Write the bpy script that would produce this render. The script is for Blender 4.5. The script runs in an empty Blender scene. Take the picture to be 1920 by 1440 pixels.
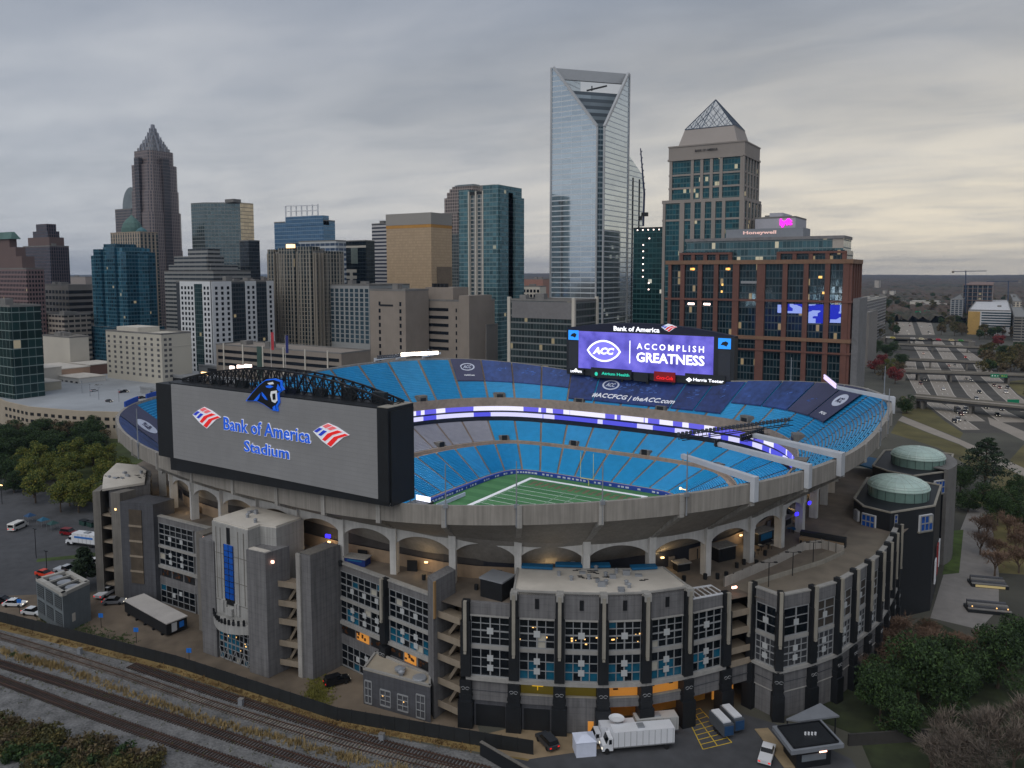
import bpy, math, random
from math import sin, cos, pi, radians, sqrt, atan2, hypot, floor
random.seed(7)
SC = bpy.context.scene
COL = SC.collection
def S(r, g, b):
    f = lambda c: (c/255/12.92 if c <= 10 else ((c/255+.055)/1.055)**2.4)
    return (f(r), f(g), f(b), 1)
# ------------------------------------------------------------------ camera, sky, sun, exposure
CAM = (136.152, -215.927, 85.27)          # world axes = the street grid: X along the near facade, Y away from it
HEAD, PITCH = radians(31.947), radians(5.05)
cam = bpy.data.objects.new('camera', bpy.data.cameras.new('camera'))
COL.objects.link(cam); SC.camera = cam
cam.location = CAM; cam.rotation_euler = (pi/2-PITCH, 0, HEAD)
cam.data.sensor_width = 36; cam.data.lens = 36*1460/1920
cam.data.shift_y = -80/1920
cam.data.clip_start = 1; cam.data.clip_end = 60000
SC.view_settings.view_transform = 'Standard'; SC.view_settings.look = 'None'
SC.view_settings.exposure = 0; SC.view_settings.gamma = 1
SUN_EL, SUN_AZ = radians(50), HEAD+radians(150)       # high and veiled by the overcast, behind the camera's left shoulder
GLOW_AZ = HEAD-radians(42)                            # where the cloud sheet thins out over the horizon
W = bpy.data.worlds.new('World'); SC.world = W; W.use_nodes = True
nt = W.node_tree; nt.nodes.clear()
def N(t, typ, **k):
    n = t.nodes.new(typ)
    for a, v in k.items():
        if a.startswith('i_'): n.inputs[int(a[2:])].default_value = v
        else: setattr(n, a, v)
    return n
def mth(t, op, a, b=None, c=None):
    n = t.nodes.new('ShaderNodeMath'); n.operation = op
    for i, v in enumerate((a, b, c)):
        if v is None: continue
        if isinstance(v, (int, float)): n.inputs[i].default_value = v
        else: t.links.new(v, n.inputs[i])
    return n.outputs[0]
def ramp(t, fac, stops):
    n = t.nodes.new('ShaderNodeValToRGB'); t.links.new(fac, n.inputs[0])
    e = n.color_ramp.elements
    while len(e) < len(stops): e.new(.5)
    for el, (p, c) in zip(e, stops): el.position = p; el.color = c
    return n.outputs[0]
def mixc(t, fac, a, b, mode='MIX'):
    n = t.nodes.new('ShaderNodeMix'); n.data_type = 'RGBA'; n.blend_type = mode
    for i, v in ((0, fac), (6, a), (7, b)):
        if isinstance(v, (int, float)): n.inputs[i].default_value = v
        elif isinstance(v, tuple): n.inputs[i].default_value = v
        else: t.links.new(v, n.inputs[i])
    return n.outputs[2]
sky = N(nt, 'ShaderNodeTexSky', sky_type='NISHITA', sun_disc=False, sun_elevation=SUN_EL, sun_rotation=-SUN_AZ, air_density=1.5, dust_density=3)
tc = N(nt, 'ShaderNodeTexCoord'); sep = N(nt, 'ShaderNodeSeparateXYZ'); nt.links.new(tc.outputs['Generated'], sep.inputs[0])
dx, dy, dz = sep.outputs
el = mth(nt, 'MAXIMUM', dz, 0.0)
inv = mth(nt, 'DIVIDE', 1.0, mth(nt, 'ADD', el, .11))
cmb = N(nt, 'ShaderNodeCombineXYZ')
nt.links.new(mth(nt, 'MULTIPLY', dx, inv), cmb.inputs[0]); nt.links.new(mth(nt, 'MULTIPLY', dy, inv), cmb.inputs[1])
def cloud(scale, rot, stretch, detail, seed):
    mp = N(nt, 'ShaderNodeMapping'); mp.inputs['Rotation'].default_value = (0, 0, rot)
    mp.inputs['Scale'].default_value = (1, stretch, 1); mp.inputs['Location'].default_value = (seed, seed*.7, 0)
    nt.links.new(cmb.outputs[0], mp.inputs[0])
    nz = N(nt, 'ShaderNodeTexNoise'); nz.inputs['Scale'].default_value = scale; nz.inputs['Detail'].default_value = detail
    nz.inputs['Roughness'].default_value = .52; nz.inputs['Distortion'].default_value = .35
    nt.links.new(mp.outputs[0], nz.inputs[0]); return nz.outputs[0]
c1 = cloud(.5, -HEAD+.1, 1.5, 4, 4.3); c2 = cloud(1.6, -HEAD+.05, 1.7, 6, 9.1)
cl = mth(nt, 'ADD', mth(nt, 'MULTIPLY', c1, .8), mth(nt, 'MULTIPLY', c2, .2))
cloudcol = ramp(nt, cl, [(.36, S(128, 138, 154)), (.46, S(142, 151, 166)), (.56, S(158, 165, 178)), (.7, S(184, 188, 196))])
# brighter, warmer band where the cloud sheet thins out above the horizon (stronger towards the hidden sun)
band = ramp(nt, el, [(0.0, (1, 1, 1, 1)), (.06, (.9, .9, .9, 1)), (.17, (.5, .5, .5, 1)), (.36, (0, 0, 0, 1))])
sd = (-sin(GLOW_AZ), cos(GLOW_AZ))
tosun = mth(nt, 'ADD', mth(nt, 'MULTIPLY', dx, sd[0]), mth(nt, 'MULTIPLY', dy, sd[1]))
warm = ramp(nt, tosun, [(.3, S(202, 206, 212)), (.72, S(224, 220, 214)), (.97, S(255, 242, 218))])
bandf = mth(nt, 'MULTIPLY', band, ramp(nt, c2, [(.32, (.66, .66, .66, 1)), (.62, (1, 1, 1, 1))]))
skyc = mixc(nt, bandf, cloudcol, warm)
nsky = mixc(nt, 1.0, sky.outputs[0], (.1, .1, .1, 1), 'MULTIPLY')
skyc = mixc(nt, .93, nsky, skyc)
bg = N(nt, 'ShaderNodeBackground'); nt.links.new(skyc, bg.inputs[0]); bg.inputs[1].default_value = 1.0
wo = N(nt, 'ShaderNodeOutputWorld'); nt.links.new(bg.outputs[0], wo.inputs[0])
sun = bpy.data.objects.new('sun', bpy.data.lights.new('sun', 'SUN')); COL.objects.link(sun)
sun.data.energy = 1.4; sun.data.angle = radians(70); sun.data.color = (1, .97, .93)
sun.rotation_euler = (pi/2-SUN_EL, 0, SUN_AZ+pi)
# ------------------------------------------------------------------ mesh helpers
class MB:
    def __init__(s): s.v = []; s.f = []; s.m = []
    def face(s, pts, m=0):
        i = len(s.v); s.v += [tuple(p) for p in pts]; s.f.append(tuple(range(i, i+len(pts)))); s.m.append(m)
    def box(s, x0, x1, y0, y1, z0, z1, m=0): s.prism([(x0, y0), (x1, y0), (x1, y1), (x0, y1)], z0, z1, m)
    def prism(s, P, z0, z1, m=0, top=None, bottom=True, top_pts=None):
        n = len(P); i = len(s.v); T = top_pts or P
        s.v += [(p[0], p[1], z0) for p in P]+[(p[0], p[1], z1) for p in T]
        for k in range(n):
            j = (k+1) % n; s.f.append((i+k, i+j, i+n+j, i+n+k)); s.m.append(m)
        s.f.append(tuple(range(i+n, i+2*n))); s.m.append(m if top is None else top)
        if bottom: s.f.append(tuple(range(i+n-1, i-1, -1))); s.m.append(m)
    def obox(s, c, d, L, w, z0, z1, m=0):       # oriented box: centre c, unit direction d, length L along d, width w across
        px, py = -d[1], d[0]; a, b = L/2, w/2
        s.prism([(c[0]-d[0]*a-px*b, c[1]-d[1]*a-py*b), (c[0]+d[0]*a-px*b, c[1]+d[1]*a-py*b),
                 (c[0]+d[0]*a+px*b, c[1]+d[1]*a+py*b), (c[0]-d[0]*a+px*b, c[1]-d[1]*a+py*b)], z0, z1, m)
    def bar(s, p, q, r, m=0, n=4, r2=None):
        r2 = r if r2 is None else r2
        ax = [q[i]-p[i] for i in range(3)]; L = sqrt(sum(a*a for a in ax)) or 1e-6; ax = [a/L for a in ax]
        h = (0, 0, 1) if abs(ax[2]) < .9 else (1, 0, 0)
        u = (ax[1]*h[2]-ax[2]*h[1], ax[2]*h[0]-ax[0]*h[2], ax[0]*h[1]-ax[1]*h[0]); l = sqrt(sum(a*a for a in u)); u = [a/l for a in u]
        w = (ax[1]*u[2]-ax[2]*u[1], ax[2]*u[0]-ax[0]*u[2], ax[0]*u[1]-ax[1]*u[0])
        i = len(s.v)
        for P, R in ((p, r), (q, r2)):
            for k in range(n):
                t = 2*pi*(k+.5)/n; s.v.append(tuple(P[j]+R*(cos(t)*u[j]+sin(t)*w[j]) for j in range(3)))
        for k in range(n):
            j = (k+1) % n; s.f.append((i+k, i+j, i+n+j, i+n+k)); s.m.append(m)
        s.f.append(tuple(range(i+n-1, i-1, -1))); s.m.append(m); s.f.append(tuple(range(i+n, i+2*n))); s.m.append(m)
    def lathe(s, c, prof, n=24, m=0, cap=True, a0=0, sx=1, sy=1):
        i = len(s.v)
        for r, z in prof:
            for k in range(n):
                t = a0+2*pi*k/n; s.v.append((c[0]+r*cos(t)*sx, c[1]+r*sin(t)*sy, c[2]+z))
        for a in range(len(prof)-1):
            for k in range(n):
                j = (k+1) % n; s.f.append((i+a*n+k, i+a*n+j, i+(a+1)*n+j, i+(a+1)*n+k)); s.m.append(m)
        if cap: s.f.append(tuple(range(i+(len(prof)-1)*n, i+len(prof)*n))); s.m.append(m)
    def build(s, name, mats, parent=None, smooth=False):
        me = bpy.data.meshes.new(name); me.from_pydata(s.v, [], s.f)
        if not isinstance(mats, (list, tuple)): mats = [mats]
        for m in mats: me.materials.append(m)
        if len(mats) > 1: me.polygons.foreach_set('material_index', s.m)
        if smooth: me.polygons.foreach_set('use_smooth', [True]*len(s.f))
        return link(name, me, parent)
def link(name, me, parent=None):
    o = bpy.data.objects.new(name, me); COL.objects.link(o)
    if parent is not None:
        o.parent = parent
        if parent.type == 'EMPTY': o.location = [-c for c in parent.location]
    return o
def tag(o, label=None, cat=None, group=None, kind=None):
    if label: o['label'] = label
    if cat: o['category'] = cat
    if group: o['group'] = group
    if kind: o['kind'] = kind
    return o
def thing(name, label, cat, loc=(0, 0, 0), group=None):
    o = bpy.data.objects.new(name, None); COL.objects.link(o); o.location = loc; o.empty_display_size = 2
    return tag(o, label, cat, group)
def struct(name, mb, mats): return tag(mb.build(name, mats), kind='structure')
KIDS = {}
def dup(root, loc, rz=0, sc=1, label=None, group=None, cat=None):
    r = root.copy(); COL.objects.link(r); r.location = loc; r.rotation_euler = (0, 0, rz)
    r.scale = (sc, sc, sc) if isinstance(sc, (int, float)) else sc
    tag(r, label, cat, group)
    def rec(a, b):
        for ch in a.children:
            c = ch.copy(); COL.objects.link(c); c.parent = b; rec(ch, c)
    rec(root, r); return r
def drop(root):
    for ch in list(root.children):
        drop(ch)
    bpy.data.objects.remove(root)
# ------------------------------------------------------------------ materials
MATS = {}
def base_mat(name, rough=.7, metal=0.0):
    m = bpy.data.materials.new(name); m.use_nodes = True; t = m.node_tree
    b = t.nodes['Principled BSDF']; b.inputs['Roughness'].default_value = rough; b.inputs['Metallic'].default_value = metal
    return m, t, b
def mat(name, col, rough=.75, metal=0, var=.18, scale=.6, streak=0, bump=0, joint=None):
    """plain weathered surface: colour broken by two noises, optional vertical rain streaks"""
    if name in MATS: return MATS[name]
    m, t, b = base_mat(name, rough, metal)
    if var:
        g = N(t, 'ShaderNodeNewGeometry')
        nz = N(t, 'ShaderNodeTexNoise'); nz.inputs['Scale'].default_value = scale; nz.inputs['Detail'].default_value = 5
        t.links.new(g.outputs['Position'], nz.inputs[0])
        nz2 = N(t, 'ShaderNodeTexNoise'); nz2.inputs['Scale'].default_value = scale*.13; nz2.inputs['Detail'].default_value = 3
        t.links.new(g.outputs['Position'], nz2.inputs[0])
        f = mth(t, 'ADD', mth(t, 'MULTIPLY', nz.outputs[0], .5), mth(t, 'MULTIPLY', nz2.outputs[0], .5))
        if streak:
            mp = N(t, 'ShaderNodeMapping'); mp.inputs['Scale'].default_value = (1.6, 1.6, .07)
            t.links.new(g.outputs['Position'], mp.inputs[0])
            n3 = N(t, 'ShaderNodeTexNoise'); n3.inputs['Scale'].default_value = 1.2; t.links.new(mp.outputs[0], n3.inputs[0])
            f = mth(t, 'ADD', mth(t, 'MULTIPLY', f, 1-streak), mth(t, 'MULTIPLY', n3.outputs[0], streak))
        if joint:                               # cast joints between panels, a shade darker
            sp_ = N(t, 'ShaderNodeSeparateXYZ'); t.links.new(g.outputs['Position'], sp_.inputs[0])
            ja = mth(t, 'LESS_THAN', mth(t, 'FRACT', mth(t, 'DIVIDE', mth(t, 'ADD', sp_.outputs[0], sp_.outputs[1]), joint[0])), .05/joint[0]*1.4); jb = mth(t, 'LESS_THAN', mth(t, 'FRACT', mth(t, 'DIVIDE', sp_.outputs[2], joint[1])), .06/joint[1])
            f = mth(t, 'SUBTRACT', f, mth(t, 'MULTIPLY', mth(t, 'MAXIMUM', ja, jb), .16))
        lo = tuple(c*(1-var*1.6) for c in col[:3])+(1,); hi = tuple(min(1, c*(1+var*1.2)) for c in col[:3])+(1,)
        t.links.new(ramp(t, f, [(.3, lo), (.7, hi)]), b.inputs['Base Color'])
        if bump:
            bp = N(t, 'ShaderNodeBump'); bp.inputs['Strength'].default_value = bump; bp.inputs['Distance'].default_value = .3
            t.links.new(nz.outputs[0], bp.inputs['Height']); t.links.new(bp.outputs[0], b.inputs['Normal'])
    else: b.inputs['Base Color'].default_value = col
    MATS[name] = m; return m
def glow(name, col, strength):
    if name in MATS: return MATS[name]
    m, t, b = base_mat(name, .5); b.inputs['Base Color'].default_value = col
    b.inputs['Emission Color'].default_value = col; b.inputs['Emission Strength'].default_value = strength
    MATS[name] = m; return m
def curtain(name, glass, frame, bay=1.5, floor_=3.6, mull=.12, span=.28, lit=0.0, metal=.55, rough=.12, var=.35, zoff=0., spancol=None, frough=.6, litcol=(1, .78, .42, 1), litst=.2, band2=0, tilt=.02):
    """curtain wall of panes: glass cells, mullions and spandrel bands, each pane a little different"""
    if name in MATS: return MATS[name]
    m, t, b = base_mat(name)
    g = N(t, 'ShaderNodeNewGeometry'); sp = N(t, 'ShaderNodeSeparateXYZ'); t.links.new(g.outputs['Position'], sp.inputs[0])
    sn = N(t, 'ShaderNodeSeparateXYZ'); t.links.new(g.outputs['True Normal'], sn.inputs[0])
    isx = mth(t, 'GREATER_THAN', mth(t, 'ABSOLUTE', sn.outputs[0]), .71)
    u = mth(t, 'ADD', mth(t, 'MULTIPLY', sp.outputs[1], isx), mth(t, 'MULTIPLY', sp.outputs[0], mth(t, 'SUBTRACT', 1.0, isx)))
    a = mth(t, 'DIVIDE', u, bay); v = mth(t, 'DIVIDE', mth(t, 'ADD', sp.outputs[2], zoff), floor_)
    fa, fv = mth(t, 'FRACT', a), mth(t, 'FRACT', v)
    ma, mv = mth(t, 'LESS_THAN', fa, mull), mth(t, 'LESS_THAN', fv, span)
    cell = N(t, 'ShaderNodeCombineXYZ'); t.links.new(mth(t, 'FLOOR', a), cell.inputs[0]); t.links.new(mth(t, 'FLOOR', v), cell.inputs[1]); t.links.new(isx, cell.inputs[2])
    wn = N(t, 'ShaderNodeTexWhiteNoise'); t.links.new(cell.outputs[0], wn.inputs[0]); r = wn.outputs[0]
    gl = mixc(t, r, tuple(c*(1-var) for c in glass[:3])+(1,), tuple(min(1, c*(1+var)) for c in glass[:3])+(1,))
    fr = mth(t, 'MAXIMUM', ma, mv)
    c = mixc(t, ma, gl, frame); c = mixc(t, mv, c, spancol or frame)
    roof = mth(t, 'GREATER_THAN', sn.outputs[2], .7); fr = mth(t, 'MAXIMUM', fr, roof); c = mixc(t, roof, c, S(120, 120, 118))
    t.links.new(c, b.inputs['Base Color'])
    t.links.new(mth(t, 'MULTIPLY', mth(t, 'SUBTRACT', 1.0, fr), metal), b.inputs['Metallic'])
    t.links.new(mth(t, 'ADD', mth(t, 'MULTIPLY', fr, frough-rough), rough), b.inputs['Roughness'])
    if tilt:                                    # panes sit very slightly out of true, so reflections break up
        tn = N(t, 'ShaderNodeVectorMath'); tn.operation = 'MULTIPLY_ADD'
        sub = N(t, 'ShaderNodeVectorMath'); sub.operation = 'SUBTRACT'; t.links.new(wn.outputs[1], sub.inputs[0]); sub.inputs[1].default_value = (.5, .5, .5)
        t.links.new(sub.outputs[0], tn.inputs[0]); tn.inputs[1].default_value = (tilt, tilt, tilt); t.links.new(g.outputs['Normal'], tn.inputs[2])
        nm = N(t, 'ShaderNodeVectorMath'); nm.operation = 'NORMALIZE'; t.links.new(tn.outputs[0], nm.inputs[0]); t.links.new(nm.outputs[0], b.inputs['Normal'])
    if lit:
        L = mth(t, 'MULTIPLY', mth(t, 'GREATER_THAN', wn.outputs[0], 1-lit), mth(t, 'SUBTRACT', 1.0, fr))
        b.inputs['Emission Color'].default_value = litcol; t.links.new(mth(t, 'MULTIPLY', L, litst), b.inputs['Emission Strength'])
    MATS[name] = m; return m
CONC = mat('grey concrete', S(156, 153, 148), streak=.5, scale=.5, var=.24, joint=(3.6, 2.4))
CONCD = mat('stained concrete', S(112, 108, 102), streak=.4, scale=.5, var=.25)
CONCL = mat('pale cast concrete', S(176, 172, 166), streak=.3, scale=.5)
DECK = mat('brown deck paving', S(118, 108, 97), scale=.25, var=.3)
WALLG = mat('grey block wall', S(112, 111, 112), streak=.5, scale=.7, var=.26, joint=(2.4, 1.22))
WALLD = mat('dark grey panel', S(76, 77, 82), streak=.4, scale=.8, var=.24, joint=(3.0, 1.5))
BLACK = mat('black cladding', S(24, 27, 31), rough=.55, var=.2)
BLACKM = mat('black steel', S(18, 20, 24), rough=.5, var=0)
BEIGE = mat('beige strip stone', S(148, 143, 132), streak=.3)
ROOFW = mat('white membrane roof', S(196, 190, 180), scale=.25, var=.14)
ROOFG = mat('grey roof', S(120, 118, 115), scale=.25, var=.2)
WHITE = mat('white painted steel', S(214, 216, 220), rough=.5, var=.06)
STEEL = mat('galvanised steel', S(150, 154, 160), rough=.45, metal=.3, var=.1)
MULL = mat('pale window frame', S(142, 144, 146), var=.05, rough=.5)
GLASSD = mat('dark window glass', S(16, 22, 28), rough=.08, var=.3, scale=.8)
GLASST = mat('teal window glass', S(24, 92, 118), rough=.1, var=.4, scale=.5)
GLASSB = mat('blue window glass', S(30, 80, 160), rough=.1, var=.25, scale=.6)
AMBER = glow('warm lit interior', S(224, 150, 66), .32)
AMBER2 = glow('warm lamp', S(255, 205, 140), 3)
AMBERS = glow('small warm lamp', S(255, 200, 120), 1.4)
LAMPW = glow('white lamp', S(255, 225, 215), 4)
BLUE = mat('blue seat plastic', S(38, 150, 200), rough=.45, var=.08, scale=.4)
GREYS = mat('grey club seat', S(150, 150, 158), rough=.5, var=.08, scale=.4)
AISLE = mat('bowl step concrete', S(150, 134, 120), scale=.6, var=.2)
NAVY = mat('navy tarp', S(40, 64, 118), rough=.6, var=.4, scale=.5)
NAVYD = mat('dark navy tarp', S(26, 50, 106), rough=.6, var=.45, scale=.5)
PALE = mat('pale print', S(190, 196, 212), rough=.6, var=.1)
# ------------------------------------------------------------------ ground
g = MB(); g.face([(-30000, -30000, 0), (30000, -30000, 0), (30000, 30000, 0), (-30000, 30000, 0)])
struct('ground', g, mat('city ground', S(76, 75, 66), scale=.03, var=.45, rough=.95))
# ------------------------------------------------------------------ stadium bowl
PW = 2.74
def sup(t, a, b, p=PW): return 1/((abs(cos(t))/a)**p+(abs(sin(t))/b)**p)**(1/p)
ZC = [43.1, 1.24, .23, 3.03, .13, .77, .44, -1.29, .05]
def rimz(t): return ZC[0]+sum(ZC[2*k-1]*cos(k*t)+ZC[2*k]*sin(k*t) for k in range(1, 5))
def notch(t): return 1-.02*max(0., 1-abs((t % (2*pi))-1.5*pi)/.42)      # the rim is cut back behind the near scoreboard
def rimp(t): r = sup(t, 113, 104)*notch(t); return (r*cos(t), r*sin(t))
def colp(t): r = sup(t, 98.5, 96); return (r*cos(t), r*sin(t))
def wallp(t):
    r = sup(t, 38.5, 63.5, 9); return (r*cos(t), r*sin(t))
def arcquad(fn, n):          # n equal-arc angles per quadrant
    out = []
    for q in range(4):
        T = [pi/2*(q+i/400) for i in range(401)]; P = [fn(t) for t in T]; d = [0]
        for i in range(400): d.append(d[-1]+hypot(P[i+1][0]-P[i][0], P[i+1][1]-P[i][1]))
        j = 0
        for k in range(n):
            want = d[-1]*k/n
            while d[j+1] < want: j += 1
            f = (want-d[j])/max(1e-9, d[j+1]-d[j]); out.append(T[j]+f*(T[j+1]-T[j]))
    return out
NQ = 48; NB = NQ*4
TO = arcquad(rimp, NQ); TI = arcquad(wallp, NQ)
OUT = [rimp(t) for t in TO]; INN = [wallp(t) for t in TI]; RZ = [rimz(t) for t in TO]
def lerpi(A, k):
    i = int(floor(k)); f = k-i; a, b = A[i % NB], A[(i+1) % NB]
    return a+(b-a)*f if isinstance(a, float) else (a[0]+(b[0]-a[0])*f, a[1]+(b[1]-a[1])*f)
def bp(k, t, z):
    o, i = lerpi(OUT, k), lerpi(INN, k); return (i[0]+(o[0]-i[0])*t, i[1]+(o[1]-i[1])*t, z)
def zup(k): return lerpi(RZ, k)-1.1
TIER = {'lower': (.025, .365, lambda k: 1.7, lambda k: 8.8, 24), 'club': (.405, .665, lambda k: 10.6, lambda k: 16.6, 18),
        'upper': (.66, .985, lambda k: 27.3, zup, 25)}
stad = thing('stadium', 'large open-air concrete stadium with bright blue seats and arched outer colonnade', 'stadium', (0, 0, 0))
def sweep(prof, name, m, k0=0, k1=NB, step=1):
    """sheet swept round the bowl from a list of (t, z(k))"""
    mb = MB(); ks = [k0+i*step for i in range(int((k1-k0)/step)+1)]
    P = [[bp(k, t, z(k) if callable(z) else z) for t, z in prof] for k in ks]
    for a in range(len(ks)-1):
        for b in range(len(prof)-1): mb.face([P[a][b], P[a][b+1], P[a+1][b+1], P[a+1][b]])
    return mb.build(name, m, stad)
FIELDW = mat('field wall padding', S(28, 62, 150), var=.1)
sweep([(0, 0), (0, 1.5), (.02, 1.55)], 'field_wall', FIELDW)
def stepprof(T):
    t0, t1, za, zb, n = TIER[T]; pr = []
    for i in range(n):
        f0, f1 = i/n, (i+1)/n
        pr.append((t0+(t1-t0)*f0, (lambda k, f=f0: za(k)+(zb(k)-za(k))*f)))
        pr.append((t0+(t1-t0)*f1, (lambda k, f=f0: za(k)+(zb(k)-za(k))*f)))
    return pr
sweep([(.02, 1.55)]+stepprof('lower')+[(.365, 8.9), (.365, 9.0), (.4, 9.0), (.4, 10.5), (.405, 10.6)], 'lower_stand', AISLE)
sweep(stepprof('club')+[(.665, 17)], 'club_stand', AISLE)
DARKC = mat('dark suite front', S(46, 48, 56), var=.2, rough=.3)
sweep([(.665, 17), (.69, 17), (.69, 26), (.655, 26)], 'suite_level', DARKC)
sweep([(.655, 23.6), (.655, 28.0), (.662, 28.0), (.662, 27.3)]+stepprof('upper')+[(.985, zup)], 'upper_stand', AISLE)
sweep([(.655, 23.6), (.69, 23.6)], 'upper_deck_edge', CONCD)
# rim parapet and raked soffit
sweep([(.985, zup), (.985, lambda k: lerpi(RZ, k)), (1, lambda k: lerpi(RZ, k)), (1, lambda k: lerpi(RZ, k)-3.7), (.985, lambda k: lerpi(RZ, k)-3.9)],
      'rim_parapet', mat('rim concrete', S(142, 137, 130), streak=.6, scale=.5, var=.2))
sweep([(.985, lambda k: lerpi(RZ, k)-3.9), (.80, lambda k: min(32.3, 27.3+(zup(k)-27.3)*.43-.5)), (.68, 25.6)], 'raked_soffit', mat('soffit concrete', S(142, 137, 130), streak=.3, var=.2))
# seats: one object per section of each tier
def visible(k, tier):
    a = (k/NB*4)                       # quadrant coordinate: 3 = the near end
    return not (2.52 < a < 3.42) if tier != 'upper' else not (2.62 < a < 3.36)
SECN = 48; RS = random.Random(44); BLUES = [BLUE, mat('faded blue seat plastic', S(54, 154, 204), rough=.5, var=.1, scale=.3), mat('deep blue seat plastic', S(30, 142, 194), rough=.45, var=.1, scale=.5)]
for tier in ('lower', 'club', 'upper'):
    t0, t1, za, zb, n = TIER[tier]
    for s in range(SECN):
        k0, k1 = s*4.0, s*4.0+4
        if not visible((k0+k1)/2, tier): continue
        mb = MB(); gap = .16 if tier != 'lower' else .2
        ks = [k0+gap, k0+1, k0+2, k0+3, k1-gap]
        for i in range(n):
            f0, f1 = (i+.28)/n, (i+.92)/n; fz = i/n
            if tier != 'lower' and i < 4 and s % 3 == 1: ks2 = [k0+gap, k0+1.3]      # vomitory opening
            else: ks2 = ks
            A = []
            for k in ks2:
                z = za(k)+(zb(k)-za(k))*fz
                A.append((bp(k, t0+(t1-t0)*f0, z+.42), bp(k, t0+(t1-t0)*f1, z+.48), bp(k, t0+(t1-t0)*(f1+.05/n), z+.92), bp(k, t0+(t1-t0)*f0, z)))
            if ks2 is not ks: A2 = [(bp(k, t0+(t1-t0)*f0, z_+.42), bp(k, t0+(t1-t0)*f1, z_+.48), bp(k, t0+(t1-t0)*(f1+.05/n), z_+.92), bp(k, t0+(t1-t0)*f0, z_)) for k in (k0+3.1, k1-gap) for z_ in [za(k)+(zb(k)-za(k))*fz]]
            for p, q in list(zip(A, A[1:]))+([(A2[0], A2[1])] if ks2 is not ks else []):
                mb.face([p[3], p[0], q[0], q[3]]); mb.face([p[0], p[1], q[1], q[0]]); mb.face([p[1], p[2], q[2], q[1]])
        grey = tier == 'club' and (17 <= s <= 25 or s in (46, 47, 0, 1))
        o = mb.build({'lower': 'lower_seating_section', 'club': 'club_seating_section', 'upper': 'upper_seating_section'}[tier], GREYS if grey else BLUES[RS.randrange(3)], stad)
        if grey: o['label'] = 'section of grey seats'
        if tier != 'lower' and s % 3 == 1:       # vomitory portal
            v = MB(); kk = [k0+1.5, k0+2.9]; q0, q1 = t0+.002, t0+(t1-t0)*4/n
            z0 = za(k0); z1 = z0+(zb(k0)-za(k0))*4/n+.5
            a0, b0 = bp(kk[0], q0, z0), bp(kk[1], q0, z0); a1, b1 = bp(kk[0], q1, z0), bp(kk[1], q1, z0)
            pl = [(p[0], p[1]) for p in (a0, b0, b1, a1)]
            v.prism(pl, z0, z1)
            po = v.build('vomitory', CONCD, stad)
            d = MB(); e0 = bp(kk[0]+.25, q0-.003, z0); e1 = bp(kk[1]-.25, q0-.003, z0)
            d.face([e0, e1, (e1[0], e1[1], z0+2.2), (e0[0], e0[1], z0+2.2)]); d.build('opening', BLACKM, po)
# LED ribbon boards on the suite fronts
def led(name, base, hi, sx=.35, str_=1.0, seed=0, z_flat=False):
    m, t, b = base_mat(name, .4); b.inputs['Base Color'].default_value = (0, 0, 0, 1)
    g_ = N(t, 'ShaderNodeNewGeometry'); mp = N(t, 'ShaderNodeMapping'); mp.inputs['Scale'].default_value = (sx, sx, .004 if z_flat else sx*1.6); mp.inputs['Location'].default_value = (seed, 0, 0)
    t.links.new(g_.outputs['Position'], mp.inputs[0])
    vz = N(t, 'ShaderNodeTexVoronoi'); vz.inputs['Scale'].default_value = 1; vz.distance = 'CHEBYCHEV'; t.links.new(mp.outputs[0], vz.inputs[0])
    sx_ = N(t, 'ShaderNodeSeparateColor'); t.links.new(vz.outputs['Color'], sx_.inputs[0])
    c = ramp(t, sx_.outputs[0], [(0, base), (.42, base), (.44, hi), (1, hi)]); t.links.new(c, b.inputs['Emission Color'])
    b.inputs['Emission Strength'].default_value = str_; return m
LED1 = led('ribbon led', S(96, 92, 214), S(232, 230, 255), .2, 1.15, 0, True)
LED2 = led('lower ribbon led', S(80, 80, 214), S(214, 212, 255), .16, 1.1, 9, True)
def ribbon(z0, z1, t, m, k0, k1, label):
    mb = MB(); st = .5; n = int((k1-k0)/st)
    for i in range(n):
        a, b = k0+i*st, k0+(i+1)*st
        A0, A1, B0, B1 = bp(a, t, z0), bp(a, t, z1), bp(b, t, z0), bp(b, t, z1)
        mb.face([A0, B0, B1, A1]); mb.face([A1, B1, bp(b, t+.01, z1), bp(a, t+.01, z1)]); mb.face([A0, bp(a, t+.01, z0), bp(b, t+.01, z0), B0])
    return tag(mb.build('ribbon_display', m, stad), label)
ribbon(22.0, 24.0, .652, LED1, -12, 120, 'upper glowing ribbon display'); ribbon(19.3, 21.1, .653, LED2, -12, 120, 'lower glowing ribbon display')
# playing field
FT = 'playing turf'
m, t, b = base_mat(FT, .9); g_ = N(t, 'ShaderNodeNewGeometry'); sp = N(t, 'ShaderNodeSeparateXYZ'); t.links.new(g_.outputs['Position'], sp.inputs[0])
st = mth(t, 'LESS_THAN', mth(t, 'FRACT', mth(t, 'DIVIDE', mth(t, 'ADD', sp.outputs[1], 100), 9.144)), .5)
nz = N(t, 'ShaderNodeTexNoise'); nz.inputs['Scale'].default_value = .4; t.links.new(g_.outputs['Position'], nz.inputs[0])
c = mixc(t, st, S(60, 112, 64), S(74, 126, 76)); c = mixc(t, mth(t, 'MULTIPLY', nz.outputs[0], .5), c, S(48, 96, 54)); t.links.new(c, b.inputs['Base Color']); MATS[FT] = m
fm = MB(); P = [wallp(2*pi*i/120) for i in range(120)]; fm.face([(x, y, .02) for x, y in P]); struct('playing_field', fm, m)
ln = MB(); LW = mat('field line paint', S(235, 235, 235), var=.05)
for x in (-26.2, 24.4): ln.box(x, x+1.8, -58.8, 58.8, .02, .05)
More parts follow.
